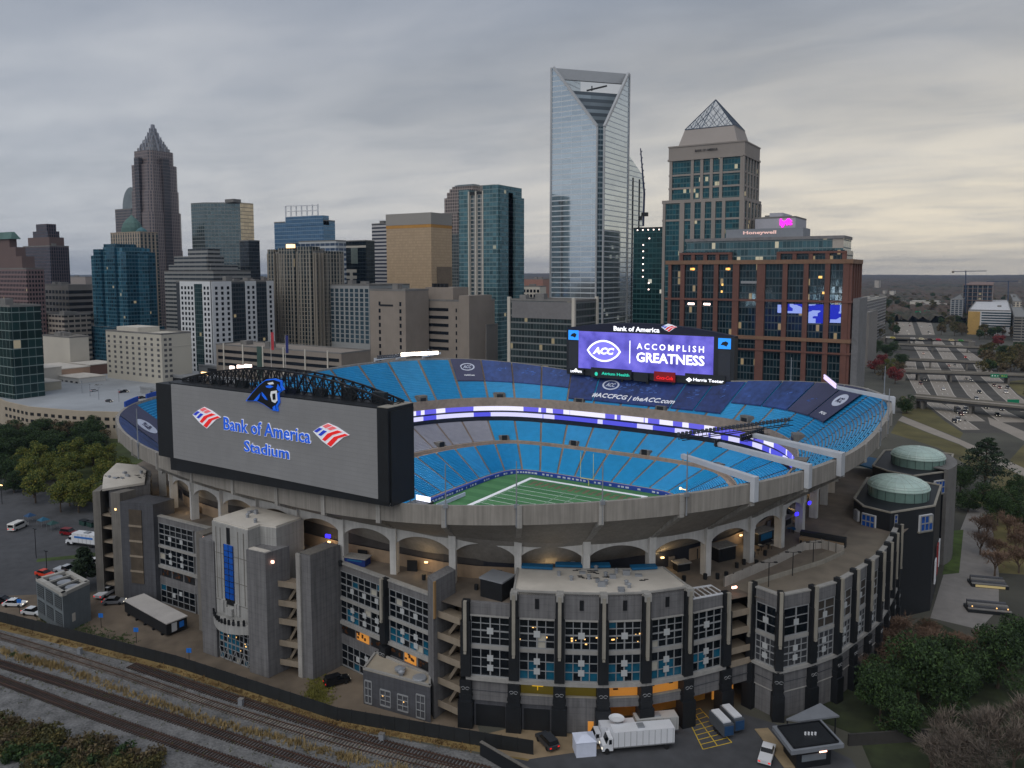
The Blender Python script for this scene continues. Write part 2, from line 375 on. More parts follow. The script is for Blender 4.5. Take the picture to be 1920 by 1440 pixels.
for y in (-58.8, 57.0): ln.box(-24.4, 24.4, y, y+1.8, .02, .05)
for i in range(21): y = -45.72+i*4.572; ln.box(-24.4, 24.4, y-.09, y+.09, .02, .04)
for i in range(101):
    y = -45.72+i*.9144
    for x in (-23.6, -3, 3, 23.6): ln.box(x-.3, x+.3, y-.05, y+.05, .02, .04)
struct('field_lines', ln, LW)
ez = MB(); R_ = random.Random(3)
for x in range(-21, 22, 3):                      # worn, half-painted end zone lettering
    for j in range(4): ez.box(x-.9+R_.random()*.5, x+.6+R_.random()*.6, 49+j*1.5, 49.7+j*1.5+R_.random()*.5, .02, .035)
struct('endzone_paint', ez, mat('brown end zone paint', S(116, 84, 64), var=.3, scale=1))
gp = thing('goal_post', 'tall goal post with two uprights behind the far end line of the field', 'goal post', (0, 59.3, 0))
YEL = mat('goal post paint', S(205, 200, 120), var=0, rough=.4)
a = MB(); a.bar((0, 60.6, 0), (0, 60.6, 1.8), .2, n=8); a.bar((0, 60.6, 1.8), (0, 59, 3.05), .16, n=8); a.build('stem', YEL, gp)
a = MB(); a.bar((-2.82, 59, 3.05), (2.82, 59, 3.05), .13, n=6); a.build('crossbar', YEL, gp)
for x in (-2.82, 2.82):
    a = MB(); a.bar((x, 59, 3.0), (x, 59, 13.7), .11, n=6); a.build('upright', YEL, gp)
# arcade: columns, arches, ribs round the outside of the deck (the sides that face the camera)
TC = arcquad(colp, 12); NCOL = len(TC); DZ = 22.5
SHIFT = 0.341
def tcol(j):
    i = j+SHIFT; a = int(floor(i)); f = i-a; t0 = TC[a % NCOL]+2*pi*(a//NCOL); t1 = TC[(a+1) % NCOL]+2*pi*((a+1)//NCOL); return t0+(t1-t0)*f
JC = list(range(26, 53))
ARCW = mat('arch concrete', S(200, 198, 194), streak=.4, scale=.6, var=.16)
for j in JC:
    t0 = tcol(j); p = colp(t0); r = rimp(t0); dl = hypot(*p); rad = (p[0]/dl, p[1]/dl); tan_ = (-rad[1], rad[0])
    mb = MB(); mb.obox(p, tan_, 1.35, 1.9, DZ, 30); mb.obox((p[0]+rad[0]*.1, p[1]+rad[1]*.1), tan_, 1.5, 2.1, 30, 33)
    mb.build('column', ARCW, stad)
    rz = rimz(t0); rb = MB()
    s = .55; A = (p[0]+tan_[0]*s, p[1]+tan_[1]*s); B = (p[0]-tan_[0]*s, p[1]-tan_[1]*s); o1 = (r[0]+tan_[0]*s-rad[0]*.2, r[1]+tan_[1]*s-rad[1]*.2); o2 = (r[0]-tan_[0]*s-rad[0]*.2, r[1]-tan_[1]*s-rad[1]*.2)
    top = rz-3.6
    for (q, w) in (((A, o1), 1), ((B, o2), -1)): rb.face([(q[0][0], q[0][1], 31.8), (q[1][0], q[1][1], top-.8), (q[1][0], q[1][1], top+.3), (q[0][0], q[0][1], 34.5)])
    rb.face([(A[0], A[1], 31.8), (B[0], B[1], 31.8), (o2[0], o2[1], top-.8), (o1[0], o1[1], top-.8)]); rb.face([(o1[0], o1[1], top-.8), (o2[0], o2[1], top-.8), (o2[0], o2[1], top+.3), (o1[0], o1[1], top+.3)])
    rb.build('soffit_rib', CONC, stad)
    pj = MB(); pj.obox((r[0]+rad[0]*.06, r[1]+rad[1]*.06), tan_, .9, .5, rz-4.2, rz+.06); pj.build('parapet_pier', CONC, stad)
    if j == JC[-1]: break
    q = colp(tcol(j+1)); dx_, dy_ = q[0]-p[0], q[1]-p[1]; L = hypot(dx_, dy_); d = (dx_/L, dy_/L); nn = (d[1], -d[0])
    mb = MB(); M = 16; th = .35; zt = 32.4
    def arc(s): return 27.7+3.4*(max(0, 1-(2*s-1)**2))**.52
    for i in range(M):
        s0, s1 = i/M, (i+1)/M
        for sg in (1, -1):
            P0 = (p[0]+dx_*s0+nn[0]*th*sg, p[1]+dy_*s0+nn[1]*th*sg); P1 = (p[0]+dx_*s1+nn[0]*th*sg, p[1]+dy_*s1+nn[1]*th*sg)
            mb.face([(*P0, arc(s0)), (*P1, arc(s1)), (*P1, zt), (*P0, zt)])
        a0 = (p[0]+dx_*s0, p[1]+dy_*s0); a1 = (p[0]+dx_*s1, p[1]+dy_*s1)
        mb.face([(a0[0]+nn[0]*th, a0[1]+nn[1]*th, arc(s0)), (a1[0]+nn[0]*th, a1[1]+nn[1]*th, arc(s1)), (a1[0]-nn[0]*th, a1[1]-nn[1]*th, arc(s1)), (a0[0]-nn[0]*th, a0[1]-nn[1]*th, arc(s0))])
        mb.face([(a0[0]+nn[0]*th, a0[1]+nn[1]*th, zt), (a1[0]+nn[0]*th, a1[1]+nn[1]*th, zt), (a1[0]-nn[0]*th, a1[1]-nn[1]*th, zt), (a0[0]-nn[0]*th, a0[1]-nn[1]*th, zt)])
    mb.build('arch', ARCW, stad)
AW2 = mat('blue awning', S(10, 96, 140), var=.15, rough=.6)
# concourse: deck, back wall, warm lamps, kiosks
BOUND = [(-118, -30), (-112, -52), (-96, -76), (-80, -86), (-71, -97), (-58, -103), (-44.5, -98.2), (-22, -97.5), (9, -97.5), (16.4, -97.2), (45.5, -100.6), (54.5, -101), (63, -97.6), (70.6, -94), (77.6, -90.3), (84, -85.6), (89.5, -79), (94.5, -71.6), (98, -66.5), (103.8, -68), (108.4, -61.6), (112, -55.2), (113.8, -48.4), (115.6, -41.6), (117, -35), (117.6, -27), (118.5, -16), (121, 0), (124, 30), (120, 62)]
mb = MB(); IN_ = []
for x, y in BOUND:
    t0 = atan2(y, x); r = sup(t0, 38.5, 63.5, 9)*.29+sup(t0, 113, 104)*.71; IN_.append((r*cos(t0), r*sin(t0)))
for a in range(len(BOUND)-1):
    o0, o1, i0, i1 = BOUND[a], BOUND[a+1], IN_[a], IN_[a+1]
    mb.face([(*i0, DZ), (*o0, DZ), (*o1, DZ), (*i1, DZ)])
mb.build('concourse_deck', DECK, stad)
mb = MB()
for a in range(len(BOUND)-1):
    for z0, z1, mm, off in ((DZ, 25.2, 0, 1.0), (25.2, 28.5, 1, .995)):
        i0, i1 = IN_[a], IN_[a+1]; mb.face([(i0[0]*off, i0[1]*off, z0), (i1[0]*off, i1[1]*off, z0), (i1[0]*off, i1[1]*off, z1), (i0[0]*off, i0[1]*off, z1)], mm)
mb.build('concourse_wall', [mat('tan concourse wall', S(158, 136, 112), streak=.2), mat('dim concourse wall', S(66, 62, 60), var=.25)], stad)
for j in JC[:-1]:
    tm = (tcol(j)+tcol(j+1))/2; r = (sup(tm, 38.5, 63.5, 9)*.29+sup(tm, 113, 104)*.71)+.1; p = (r*cos(tm), r*sin(tm)); d = (-sin(tm), cos(tm))
    for off, wd, hg, mm, nm in ((-3.2, 2.2, 2.3, BLACKM, 'doorway'), (2.6, 1.6, 2.1, mat('shutter', S(110, 104, 98), var=.1), 'shutter')):
        if (j*7+int(off)) % 3 == 0: continue
        mb = MB(); mb.obox((p[0]+d[0]*off, p[1]+d[1]*off), d, wd, .3, DZ, DZ+hg); mb.build(nm, mm, stad)
    if j % 2 == 0:
        r2 = r*1.006; mb = MB(); mb.obox((r2*cos(tm), r2*sin(tm)), d, .7, .3, DZ+2.2, DZ+2.5); mb.build('wall_lamp', AMBER2, stad)
        lt = bpy.data.objects.new('concourse_light', bpy.data.lights.new('concourse_light', 'POINT')); COL.objects.link(lt)
        lt.location = (r2*1.015*cos(tm), r2*1.015*sin(tm), DZ+3.0); lt.data.energy = 130; lt.data.color = (1, .72, .38); lt.data.shadow_soft_size = .4
# kiosks, bins and tables on the deck
for i, (f, tm, off, w_, d_, h_, mm, lb) in enumerate(((.93, -.52, 0, 5, 3, 3, BLACK, 'black kiosk with a pale roof on the deck behind the guard wall'), (.9, -.36, 0, 6, 2.6, 2.8, BLACK, 'long dark concession stand on the deck right of the pale guard wall'), (.95, -.22, 0, 4, 2.5, 2.6, CONCD, 'grey bar counter on the deck under a blue lamp'), (.93, -.12, 0, 4, 2.4, 2.6, CONCD, 'grey bar counter on the deck farthest along toward the domes'), (.92, -.64, 0, 3, 2, 1.6, BLACK, 'low dark cart on the deck near the white-roofed block'), (.93, -1.35, 0, 5, 2.4, 1.6, mat('blue cart', S(24, 50, 120), var=.1), 'blue covered stall on the deck under the arches'), (.9, -1.62, 0, 3, 2, 2.2, BLACK, 'dark stall on the deck behind the blank pier'))):
    r = sup(tm, 98.5, 96)*f; r = max(r, sup(tm, 38.5, 63.5, 9)*.29+sup(tm, 113, 104)*.71+3); p = (r*cos(tm), r*sin(tm)); d = (-sin(tm), cos(tm)); t = thing('deck_kiosk', lb, 'kiosk', (*p, DZ)); mb = MB(); mb.obox(p, d, w_, d_, DZ, DZ+h_); mb.build('body', mm, t)
    mb = MB(); mb.obox(p, d, w_+.5, d_+.5, DZ+h_, DZ+h_+.2); mb.build('roof', CONC, t); n = (d[1], -d[0]); mb = MB(); mb.obox((p[0]+n[0]*(d_/2+.03), p[1]+n[1]*(d_/2+.03)), d, w_*.7, .1, DZ+1, DZ+h_-.3); mb.build('counter_opening', AW2 if i % 2 else BLACKM, t)
for i, tm in enumerate((-.14, -.25, -1.43)):
    r = sup(tm, 98.5, 96)*1.0; p = (r*cos(tm), r*sin(tm)); mb = MB(); mb.obox(p, (-sin(tm), cos(tm)), 1.2, .4, 27.2, 27.9); tag(mb.build('blue_lamp', glow('deep blue lamp', S(50, 40, 255), 2.5)), 'deep blue lamp hanging under the arcade %s' % ('nearest the domes', 'second from the domes', 'right of the entrance tower'), 'lamp') if False else tag(mb.build('blue_lamp', glow('deep blue lamp', S(50, 40, 255), 2.5)), 'deep blue lamp hanging under the arcade, '+('nearest the domes', 'second from the domes', 'right of the entrance tower')[i], 'lamp')
R_ = random.Random(8)
for i in range(26):
    tm = R_.uniform(-.75, -.1) if i < 16 else R_.uniform(-1.7, -.8); r = sup(tm, 98.5, 96)*R_.uniform(.955, 1.03); p = (r*cos(tm), r*sin(tm)); t = thing('bin', 'dark bin standing on the brown deck behind the arches', 'bin', (*p, DZ), 'bins on the deck'); mb = MB(); mb.lathe((*p, DZ), [(.4, 0), (.45, 1.1), (.3, 1.2)], 8); mb.build('body', BLACK, t)
# end-zone and sideline signs on the field wall: pale letters-like blocks of sponsor boards
R_ = random.Random(5)
k = 6.0; n_ = 0
while k < 118 and n_ < 90:
    w_ = .25+R_.random()*.5
    if R_.random() < .72:
        a, b = bp(k, -.004, .45), bp(k+w_, -.004, .45); sg = MB(); sg.face([a, b, (b[0], b[1], 1.15), (a[0], a[1], 1.15)]); sg.build('field_wall_sign', PALE, stad); n_ += 1
    k += w_+.15+R_.random()*.35
SWL = glow('white strip light', S(240, 240, 255), 1.2)
vb = thing('stage_platform', 'black camera platform with a lit white strip at the near left of the pitch', 'platform', (-36, -8, 0))
mb = MB(); mb.box(-40, -33, -18, 2, 0, 3.2); mb.build('deck_box', BLACK, vb)
mb = MB(); mb.box(-39.5, -33.2, 0, .4, 3.2, 5); mb.build('lit_strip', SWL, vb)
mb = MB(); mb.box(-33, -32.7, -16, 0, 1, 2.2); mb.build('side_board', mat('pale board', S(170, 178, 214), var=.1), vb)
bn = MB(); bn.box(-33.5, -33.2, 4, 22, .2, 1.6); tag(bn.build('sideline_banner', PALE), 'white banner lying along the left sideline of the pitch', 'banner')
# ------------------------------------------------------------------ facade kit
def unit(p, q): L = hypot(q[0]-p[0], q[1]-p[1]); return ((q[0]-p[0])/L, (q[1]-p[1])/L), L
def slab(mb, p, q, o0, o1, z0, z1, m=0, a=0., b=0.):
    """upright slab along p->q, from offset o0 to o1 along the outward normal, trimmed a / b at its ends"""
    d, L = unit(p, q); n = (d[1], -d[0])
    A = (p[0]+d[0]*a, p[1]+d[1]*a); B = (q[0]-d[0]*b, q[1]-d[1]*b)
    mb.prism([(A[0]+n[0]*o1, A[1]+n[1]*o1), (B[0]+n[0]*o1, B[1]+n[1]*o1), (B[0]+n[0]*o0, B[1]+n[1]*o0), (A[0]+n[0]*o0, A[1]+n[1]*o0)], z0, z1, m)
RW = random.Random(11); PLATE = mat('pale square plate', S(178, 181, 182), var=.05, rough=.5)
def window(par, p, q, a, b, z0, z1, cols, rows, off=0., thick=(), plates=(), glass=None, teal=0., warm=0., lights=0, name='window'):
    """window = muntin grid; its panes (by glass kind), square plates and seen lamps are sub-parts"""
    d, L = unit(p, q); n = (d[1], -d[0]); w = L-a-b
    P = lambda s, z, o: (p[0]+d[0]*(a+s)+n[0]*o, p[1]+d[1]*(a+s)+n[1]*o, z)
    f = MB()
    for i in range(cols+1):
        r = .14 if i in thick else .075; s = w*i/cols
        A = P(s, 0, off); f.obox((A[0], A[1]), d, 2*r, .16, z0, z1)
    for j in range(rows+1):
        z = z0+(z1-z0)*j/rows; r = .13 if j in (0, rows) or (rows % 2 == 0 and j == rows//2) else .06
        A = P(w/2, 0, off); f.obox((A[0], A[1]), d, w, .14, z-r, z+r)
    wo = f.build(name, MULL, par)
    kinds = [(glass or GLASSD, []), (GLASST, []), (mat('pale blind', S(176, 172, 160), var=.1), []), (AMBER, [])]
    for i in range(cols):
        for j in range(rows):
            t_ = RW.random(); k = 0
            if t_ < (teal if teal < .2 else (teal*1.5 if j < rows-1 else 0)): k = 1
            elif teal < t_ < teal+warm: k = 3
            elif t_ > .985: k = 2
            kinds[k][1].append((i, j))
    for m_, cs in kinds:
        if not cs: continue
        g_ = MB()
        if len(cs) <= 5 or m_ in (AMBER, kinds[2][0]):
            for i, j in cs:
                s0, s1 = w*i/cols, w*(i+1)/cols; za, zb = z0+(z1-z0)*j/rows, z0+(z1-z0)*(j+1)/rows; q_ = MB(); q_.face([P(s0, za, off-.12), P(s1, za, off-.12), P(s1, zb, off-.12), P(s0, zb, off-.12)]); q_.build('pane', m_, wo)
            continue
        for i, j in cs:
            s0, s1 = w*i/cols, w*(i+1)/cols; za, zb = z0+(z1-z0)*j/rows, z0+(z1-z0)*(j+1)/rows
            g_.face([P(s0, za, off-.12), P(s1, za, off-.12), P(s1, zb, off-.12), P(s0, zb, off-.12)])
        g_.build('pane', m_, wo)
    for (s, z, h) in plates:
        A = P(w*s, 0, off+.12); b_ = MB(); b_.obox((A[0], A[1]), d, h*1.15, .14, z-h*.57, z+h*.57); b_.build('plate', PLATE, wo)
    if lights:
        for i in range(lights):
            A = P(w*RW.random(), 0, off-.06); z = z0+(z1-z0)*RW.uniform(.15, .75); b_ = MB(); r = RW.uniform(.07, .15)
            b_.obox((A[0], A[1]), d, 2.6*r, .05, z-r, z+r); b_.build('lamp', AMBERS, wo)
    return wo
def emblem(par, c, d, z, s=1.0):
    """pale looping wing badge on a black pier"""
    n = (d[1], -d[0]); mb = MB()
    def pt(u, v): return (c[0]+d[0]*u*s+n[0]*.06, c[1]+d[1]*u*s+n[1]*.06, z+v*s)
    for sg_ in (-1, 1):
        pr = None
        for i in range(11):
            t = pi*i/10*1.7; P = pt(sg_*(.42+.36*cos(t)), .05+.27*sin(t)*1.0)
            if pr: mb.bar(pr, P, .055)
            pr = P
    mb.build('badge', MULL, par)
def pilaster(par, c, d, ztop, zblack, badge=True, w=1.9, base=True, strip0=15.0):
    n = (d[1], -d[0]); mb = MB(); mb.obox(c, d, w, 1.7, 9.9, zblack-1.2); mb.obox(c, d, w*.72, 1.5, zblack-1.2, ztop); o = mb.build('pilaster', BLACK, par)
    mb = MB(); cc = (c[0]+n[0]*.85, c[1]+n[1]*.85); mb.obox(cc, d, .62, .7, strip0, ztop+.15); mb.obox((cc[0]+n[0]*.05, cc[1]+n[1]*.05), d, .5, .75, strip0-.55, strip0-.08); mb.build('beige_strip', BEIGE, o)
    mb = MB(); mb.obox(c, d, w*1.18, 2.0, 5.1, 9.2); mb.obox(c, d, w*1.3, 2.1, 6.0, 6.5)
    if base: mb.obox((c[0]+n[0]*.1, c[1]+n[1]*.1), d, w*1.5, 2.4, 0, 5.1)
    b = mb.build('pier_base', BLACK, par)
    if badge: emblem(b, (c[0]+n[0]*1.0, c[1]+n[1]*1.0), d, 7.7)
def block(name, label, cat, poly, top, roofm=ROOFG, z0=0, par_h=.5):
    c = (sum(p[0] for p in poly)/len(poly), sum(p[1] for p in poly)/len(poly)); t = thing(name, label, cat, (c[0], c[1], z0)); return t
def along(p, q, s): return (p[0]+(q[0]-p[0])*s, p[1]+(q[1]-p[1])*s)
def roof_clutter(par, x0, x1, y0, y1, z, n, rot=(1, 0), seed=1):
    r = random.Random(seed)
    for i in range(n):
        x, y = r.uniform(x0, x1), r.uniform(y0, y1); mb = MB(); k = r.random()
        if k < .4: mb.obox((x, y), rot, r.uniform(.6, 1.6), r.uniform(.5, 1), z, z+r.uniform(.3, 1)); mm, nm = STEEL, 'roof_unit'
        elif k < .7: mb.lathe((x, y, z), [(.35, 0), (.35, .7), (.5, .75), (.1, 1)], 8); mm, nm = STEEL, 'roof_vent'
        else:
            for _ in range(4): mb.obox((x+r.uniform(-.8, .8), y+r.uniform(-.6, .6)), rot, r.uniform(.3, 1.2), .18, z, z+.12)
            mm, nm = BLACKM, 'pipe_run'
        mb.build(nm, mm, par)
# --- suite block: six curved bays facing the tracks and the loading yard
SP = [(54.5, -101.2), (63, -97.8), (70.6, -94.2), (77.6, -90.4), (84, -85.7), (89.6, -79.2), (94.6, -71.8)]
sb = thing('suite_block', 'curved grey suite block of six tall window bays between black pilasters', 'building', (75, -90, 0))
LEDGE = mat('pale ledge', S(153, 151, 147), streak=.2)
mb = MB(); IN6 = [(p[0]*.86, p[1]*.86) for p in SP]
mb.face([(*p, 22.6) for p in (SP[0], SP[1], IN6[1], IN6[0])]); mb.build('terrace_floor', DECK, sb)
rp = [SP[1], SP[2], SP[3], SP[4], SP[5], (82.2, -72.6), (76.5, -77.2), (70.5, -81.2), (64.2, -84.6), (57.6, -87.6)]
mb = MB(); mb.prism(rp, 26.2, 26.8); mb.build('roof', ROOFW, sb)
mb = MB()
for p, q in zip(rp, rp[1:]+rp[:1]): slab(mb, q, p, -.25, .1, 26.8, 27.05)
mb.build('roof_edge', LEDGE, sb)
mb = MB(); slab(mb, rp[5], rp[4], -.3, 0, 22.4, 26.2); slab(mb, rp[1-1], rp[9], -.3, 0, 22.4, 26.2)
for i in range(5, 9): slab(mb, rp[i+1], rp[i], -.3, 0, 22.4, 26.2)
mb.build('rear_wall', CONCD, sb)
AW = mat('blue awning', S(10, 96, 140), var=.15, rough=.6)
for (i0, s0, s1, o0, o1) in ((8, .1, .95, -.9, .9), (7, .02, .98, -2.4, -.6), (6, .0, .55, -2.4, -.6), (5, .1, .8, -.9, .9)):
    mb = MB(); slab(mb, along(rp[i0+1], rp[i0], s0), along(rp[i0+1], rp[i0], s1), o0, o1, 27.0, 27.45); mb.build('awning', AW, sb)
roof_clutter(sb, 66, 82, -89, -79, 26.8, 26, unit((63, -97.8), (84, -85.7))[0], 3)
for i in range(6):
    p, q = SP[i], SP[i+1]; hi = 1 <= i <= 4; top = 26.6 if hi else 24.0; d, L = unit(p, q)
    mb = MB(); slab(mb, p, q, -1.0, -.35, 9.2, top); slab(mb, p, q, -.35, 0, 21.7, top, 0, .8, .8); slab(mb, p, q, -.34, .06, 15.2, 15.9, 1, .9, .9)
    slab(mb, p, q, -.35, .55, 9.15, 9.85, 1)
    slab(mb, p, q, -.4, .25, 21.5, 21.75, 1, .8, .8)
    w_ = mb.build('wall', [WALLG, LEDGE], sb)
    if hi:
        mb = MB(); c = along(p, q, .5); n = (d[1], -d[0]); mb.obox((c[0]+n[0]*.03, c[1]+n[1]*.03), d, .75, .2, 23.6, 25.5); mb.build('slot_opening', BLACKM, w_)
    window(sb, p, q, .95, .95, 16.0, 21.5, 4, 4, -.1, (2,), ((.5, 18.75, 1.05),), teal=.06 if hi else 0, warm=.0, lights=(0, 4, 7, 6, 2, 0)[i])
    window(sb, p, q, .95, .95, 9.9, 15.2, 4, 3, -.1, (2,), ((.5, 11.6, 1.0), (.5, 13.5, 1.0)), teal=(.0, .4, .6, .55, .5, .35)[i])
    mb = MB()
    if hi:
        slab(mb, p, q, -.4, 0, 5.1, 6.9, 0, .9, .9); slab(mb, p, q, -2.4, -2.2, 5.1, 9.1, 1)
        slab(mb, p, q, -.45, .12, 6.85, 7.0, 2, .9, .9)
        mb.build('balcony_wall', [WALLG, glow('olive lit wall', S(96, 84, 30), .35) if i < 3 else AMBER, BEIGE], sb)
        R_ = random.Random(i)
        if i >= 3:
            for _ in range(9):
                s = R_.uniform(.15, .85); z = R_.uniform(7.2, 8.8); mb = MB(); c = along(p, q, s); n = (d[1], -d[0]); mb.obox((c[0]-n[0]*2.1, c[1]-n[1]*2.1), d, R_.uniform(.5, 1), .1, z, z+.3); mb.build('lit_wall_mark', mat('dark brown', S(80, 46, 16), var=0), sb)
        elif i == 1:
            c = along(p, q, .5); n = (d[1], -d[0]); mb = MB(); X = lambda u, z: (c[0]+d[0]*u-n[0]*1.9, c[1]+d[1]*u-n[1]*1.9, z)
            for A, B in ((X(0, 6.9), X(0, 7.7)), (X(-1, 7.7), X(1, 7.7)), (X(-1, 7.7), X(-1, 8.9)), (X(1, 7.7), X(1, 8.9))): mb.bar(A, B, .09)
            mb.build('goal_post_ornament', glow('lit yellow', S(210, 165, 30), .7), sb)
    else:
        slab(mb, p, q, -.4, 0, 5.1, 9.2, 0, .9, .9); slab(mb, p, q, -.4, .1, 7.0, 7.12, 1, .9, .9); mb.build('panel_wall', [WALLG, WALLD], sb)
    mb = MB()
    if i in (0, 1):
        slab(mb, p, q, -.6, -.2, 0, 5.1); mb.build('garage_wall', WALLD, sb)
        mb = MB(); slab(mb, p, q, -.2, -.08, 0, 4.2, 0, 1.8, 1.8); mb.build('garage_door', BLACK, sb)
    elif i == 2:
        slab(mb, p, q, -.6, -.1, 0, 5.1); mb.build('garage_wall', WALLG, sb)
        mb = MB(); slab(mb, p, q, -.1, .02, 0, 2.3, 0, 5.3, 1.6); mb.build('lit_doorway', AMBER, sb)
    else:
        slab(mb, p, q, -6, -5.6, 0, 5.1); mb.build('dock_wall', mat('dock wall in orange light', S(196, 140, 60), var=.1), sb)  # wall colour carries the orange light inside the dock
        mb = MB(); slab(mb, p, q, -5.5, -5.4, 3.2, 4.4, 0, 1, 1); mb.build('dock_light', glow('dock lamp', S(255, 180, 80), 1.6), sb)
for i, p in enumerate(SP):
    d = unit(SP[max(0, i-1)], SP[min(6, i+1)])[0]; hi = 1 <= i <= 5
    pilaster(sb, p, d, 26.3 if hi else 24.4, 23.0 if hi else 21.8)
    if hi:
        mb = MB(); n = (d[1], -d[0]); mb.obox((p[0]+n[0]*.1, p[1]+n[1]*.1), d, 1.3, 2.0, 25.5, 26.9); mb.build('pilaster_cap', LEDGE, sb)
# mechanical box and skylight frame on the lower end bays
mb = MB(); mb.box(53.5, 58.5, -95, -90.5, 22.6, 26.2); mb.box(53.3, 58.7, -95.2, -90.3, 26.2, 26.5, 1)
tag(mb.build('equipment_box', [BLACK, STEEL]), 'black louvred equipment box on the deck left of the white roof', 'equipment box')
mb = MB()
for i in range(7):
    A, B = along((89.8, -78), (94.2, -72), i/6), along((86.5, -75.2), (91, -69.6), i/6); mb.bar((*A, 24.1), (*B, 24.1), .12)
for A, B in (((89.8, -78), (94.2, -72)), ((86.5, -75.2), (91, -69.6))): mb.bar((*A, 24.1), (*B, 24.1), .2)
mb.build('roof_trellis', WHITE, sb)
# --- generic open stair bay: landings, flights, back wall
STAIRC = mat('stair concrete', S(140, 128, 112), streak=.2)
def stair_bay(par, p, q, depth, levels, ztop, lamp=None, flights=True):
    d, L = unit(p, q); n = (d[1], -d[0]); mb = MB(); slab(mb, p, q, -depth-.4, -depth, 0, ztop); mb.build('stair_back_wall', mat('stair shaft wall', S(112, 98, 82), streak=.25), par)
    for i, z in enumerate(levels):
        mb = MB(); slab(mb, p, q, -depth*.55, .35, z-.5, z); slab(mb, p, q, .2, .35, z, z+.75); mb.build('landing', STAIRC, par)
        if flights and i < len(levels)-1:
            z2 = levels[i+1]; A = along(p, q, .8 if i % 2 else .75); B = along(p, q, .25); o = -depth*.45; mb = MB()
            for (P0, P1, oo) in ((A, B, o), ):
                a = (P0[0]+n[0]*oo, P0[1]+n[1]*oo); b = (P1[0]+n[0]*oo, P1[1]+n[1]*oo); w = (n[0]*1.4, n[1]*1.4)
                za, zb = (z2, z) if True else (z, z2)
                mb.face([(a[0]+w[0], a[1]+w[1], za), (a[0]-w[0], a[1]-w[1], za), (b[0]-w[0], b[1]-w[1], zb), (b[0]+w[0], b[1]+w[1], zb)])
                mb.face([(a[0]+w[0], a[1]+w[1], za-.5), (b[0]+w[0], b[1]+w[1], zb-.5), (b[0]+w[0], b[1]+w[1], zb+.6), (a[0]+w[0], a[1]+w[1], za+.6)])
            mb.build('stair_flight', STAIRC, par)
    if lamp:
        mb = MB(); c = along(p, q, lamp[0]); mb.obox((c[0]+n[0]*lamp[2], c[1]+n[1]*lamp[2]), d, 1.1, .35, lamp[1], lamp[1]+.35); mb.build('stair_lamp', glow('pink lamp', S(255, 190, 165), 4), par)
# --- stair bays either side of the suite block
sg2 = thing('stair_tower', 'open concrete stair bay between the window wing and the suite block', 'stair tower', (51, -100, 0))
stair_bay(sg2, (48.2, -101.6), (54, -102.2), 6, (2.6, 7.2, 12, 16.2, 20.4), 22.4)
mb = MB(); mb.prism([(45.6, -101.4), (48.3, -103.2), (48.3, -96), (45.6, -95)], 0, 27.2); mb.prism([(48.3, -103.2), (48.6, -103.2), (48.6, -102.6), (48.3, -102.6)], 20, 27.2, 1); mb.build('pier_wall', [WALLG, mat('warm lit edge', S(150, 120, 80), var=.1)], sg2)  # tan corner strip paints warm light onto the pier edge
mb = MB(); slab(mb, (49, -101.6), (53, -102), -5.8, -5.7, 0, 2.0); mb.build('doorway', BLACKM, sg2)
sg3 = thing('stair_tower', 'recessed open ramp bay with bare slabs between the suite block and right wing', 'stair tower', (97, -67, 0))
stair_bay(sg3, (95.3, -70.8), (98.2, -66.4), 7, (9.6, 12.2, 16, 19.6), 22.4, (.5, 23.6, -2.2), flights=False)
mb = MB(); slab(mb, (95.3, -70.8), (98.2, -66.4), -.5, 0, 5.4, 9.4); slab(mb, (95.3, -70.8), (98.2, -66.4), -.2, .15, 6.9, 7.1, 1); mb.build('panel_wall', [WALLG, WALLD], sg3)
mb = MB(); slab(mb, (95.3, -70.8), (98.2, -66.4), -5, -4.8, 0, 5); mb.build('lit_dock', AMBER, sg3)
# --- right wing: eight bays curving back to the black domed tower
RP = [(98.2, -66.2), (103.9, -68.2), (108.5, -61.8), (112, -55.3), (113.9, -48.5), (115.7, -41.6), (117.1, -35), (117.8, -27.5), (118.2, -20), (118.4, -12.5)]
rw = thing('stadium_wing', 'curving grey wing with pale window grids and tall black pilasters, near the domes', 'building', (110, -48, 0))
for i in range(9):
    p, q = RP[i], RP[i+1]; d, L = unit(p, q)
    mb = MB(); slab(mb, p, q, -1.0, -.35, 9.2, 24.2); slab(mb, p, q, -.35, 0, 21.7, 24.2, 0, .7, .7); slab(mb, p, q, -.34, .05, 15.3, 16.0, 1, .8, .8)
    slab(mb, p, q, -.35, .5, 9.15, 9.8, 1); slab(mb, p, q, -.6, 0, 0, 9.15, 0); slab(mb, p, q, 0, .12, 5.0, 5.2, 1); slab(mb, p, q, 0, .1, 7.0, 7.12, 2); slab(mb, p, q, -1.0, .1, 24.2, 24.45, 1)
    mb.build('wall', [WALLG, LEDGE, WALLD], rw)
    window(rw, p, q, .9, .9, 16.1, 21.6, 2, 3, -.1, (1,), ((.5, 18.6, 1.0),), glass=mat('open louvre', S(62, 56, 50), var=.2) if i > 1 else None)
    window(rw, p, q, .9, .9, 9.9, 15.2, 4, 4, -.1, (2,), ((.5, 11.5, .95), (.5, 13.4, .95)), glass=mat('grille dark', S(54, 56, 60), var=.3))
for i in range(10):
    d = unit(RP[max(0, i-1)], RP[min(9, i+1)])[0]; pilaster(rw, RP[i], d, 25.2, 22.2, badge=i > 0, w=1.5)
mb = MB(); mb.face([(*p, 22.55) for p in RP]+[(*p, 22.55) for p in ((108, -14), (106, -32), (101, -50), (93, -64))]); mb.build('ramp_deck', mat('tan ramp paving', S(124, 115, 102), scale=.3, var=.2), rw)
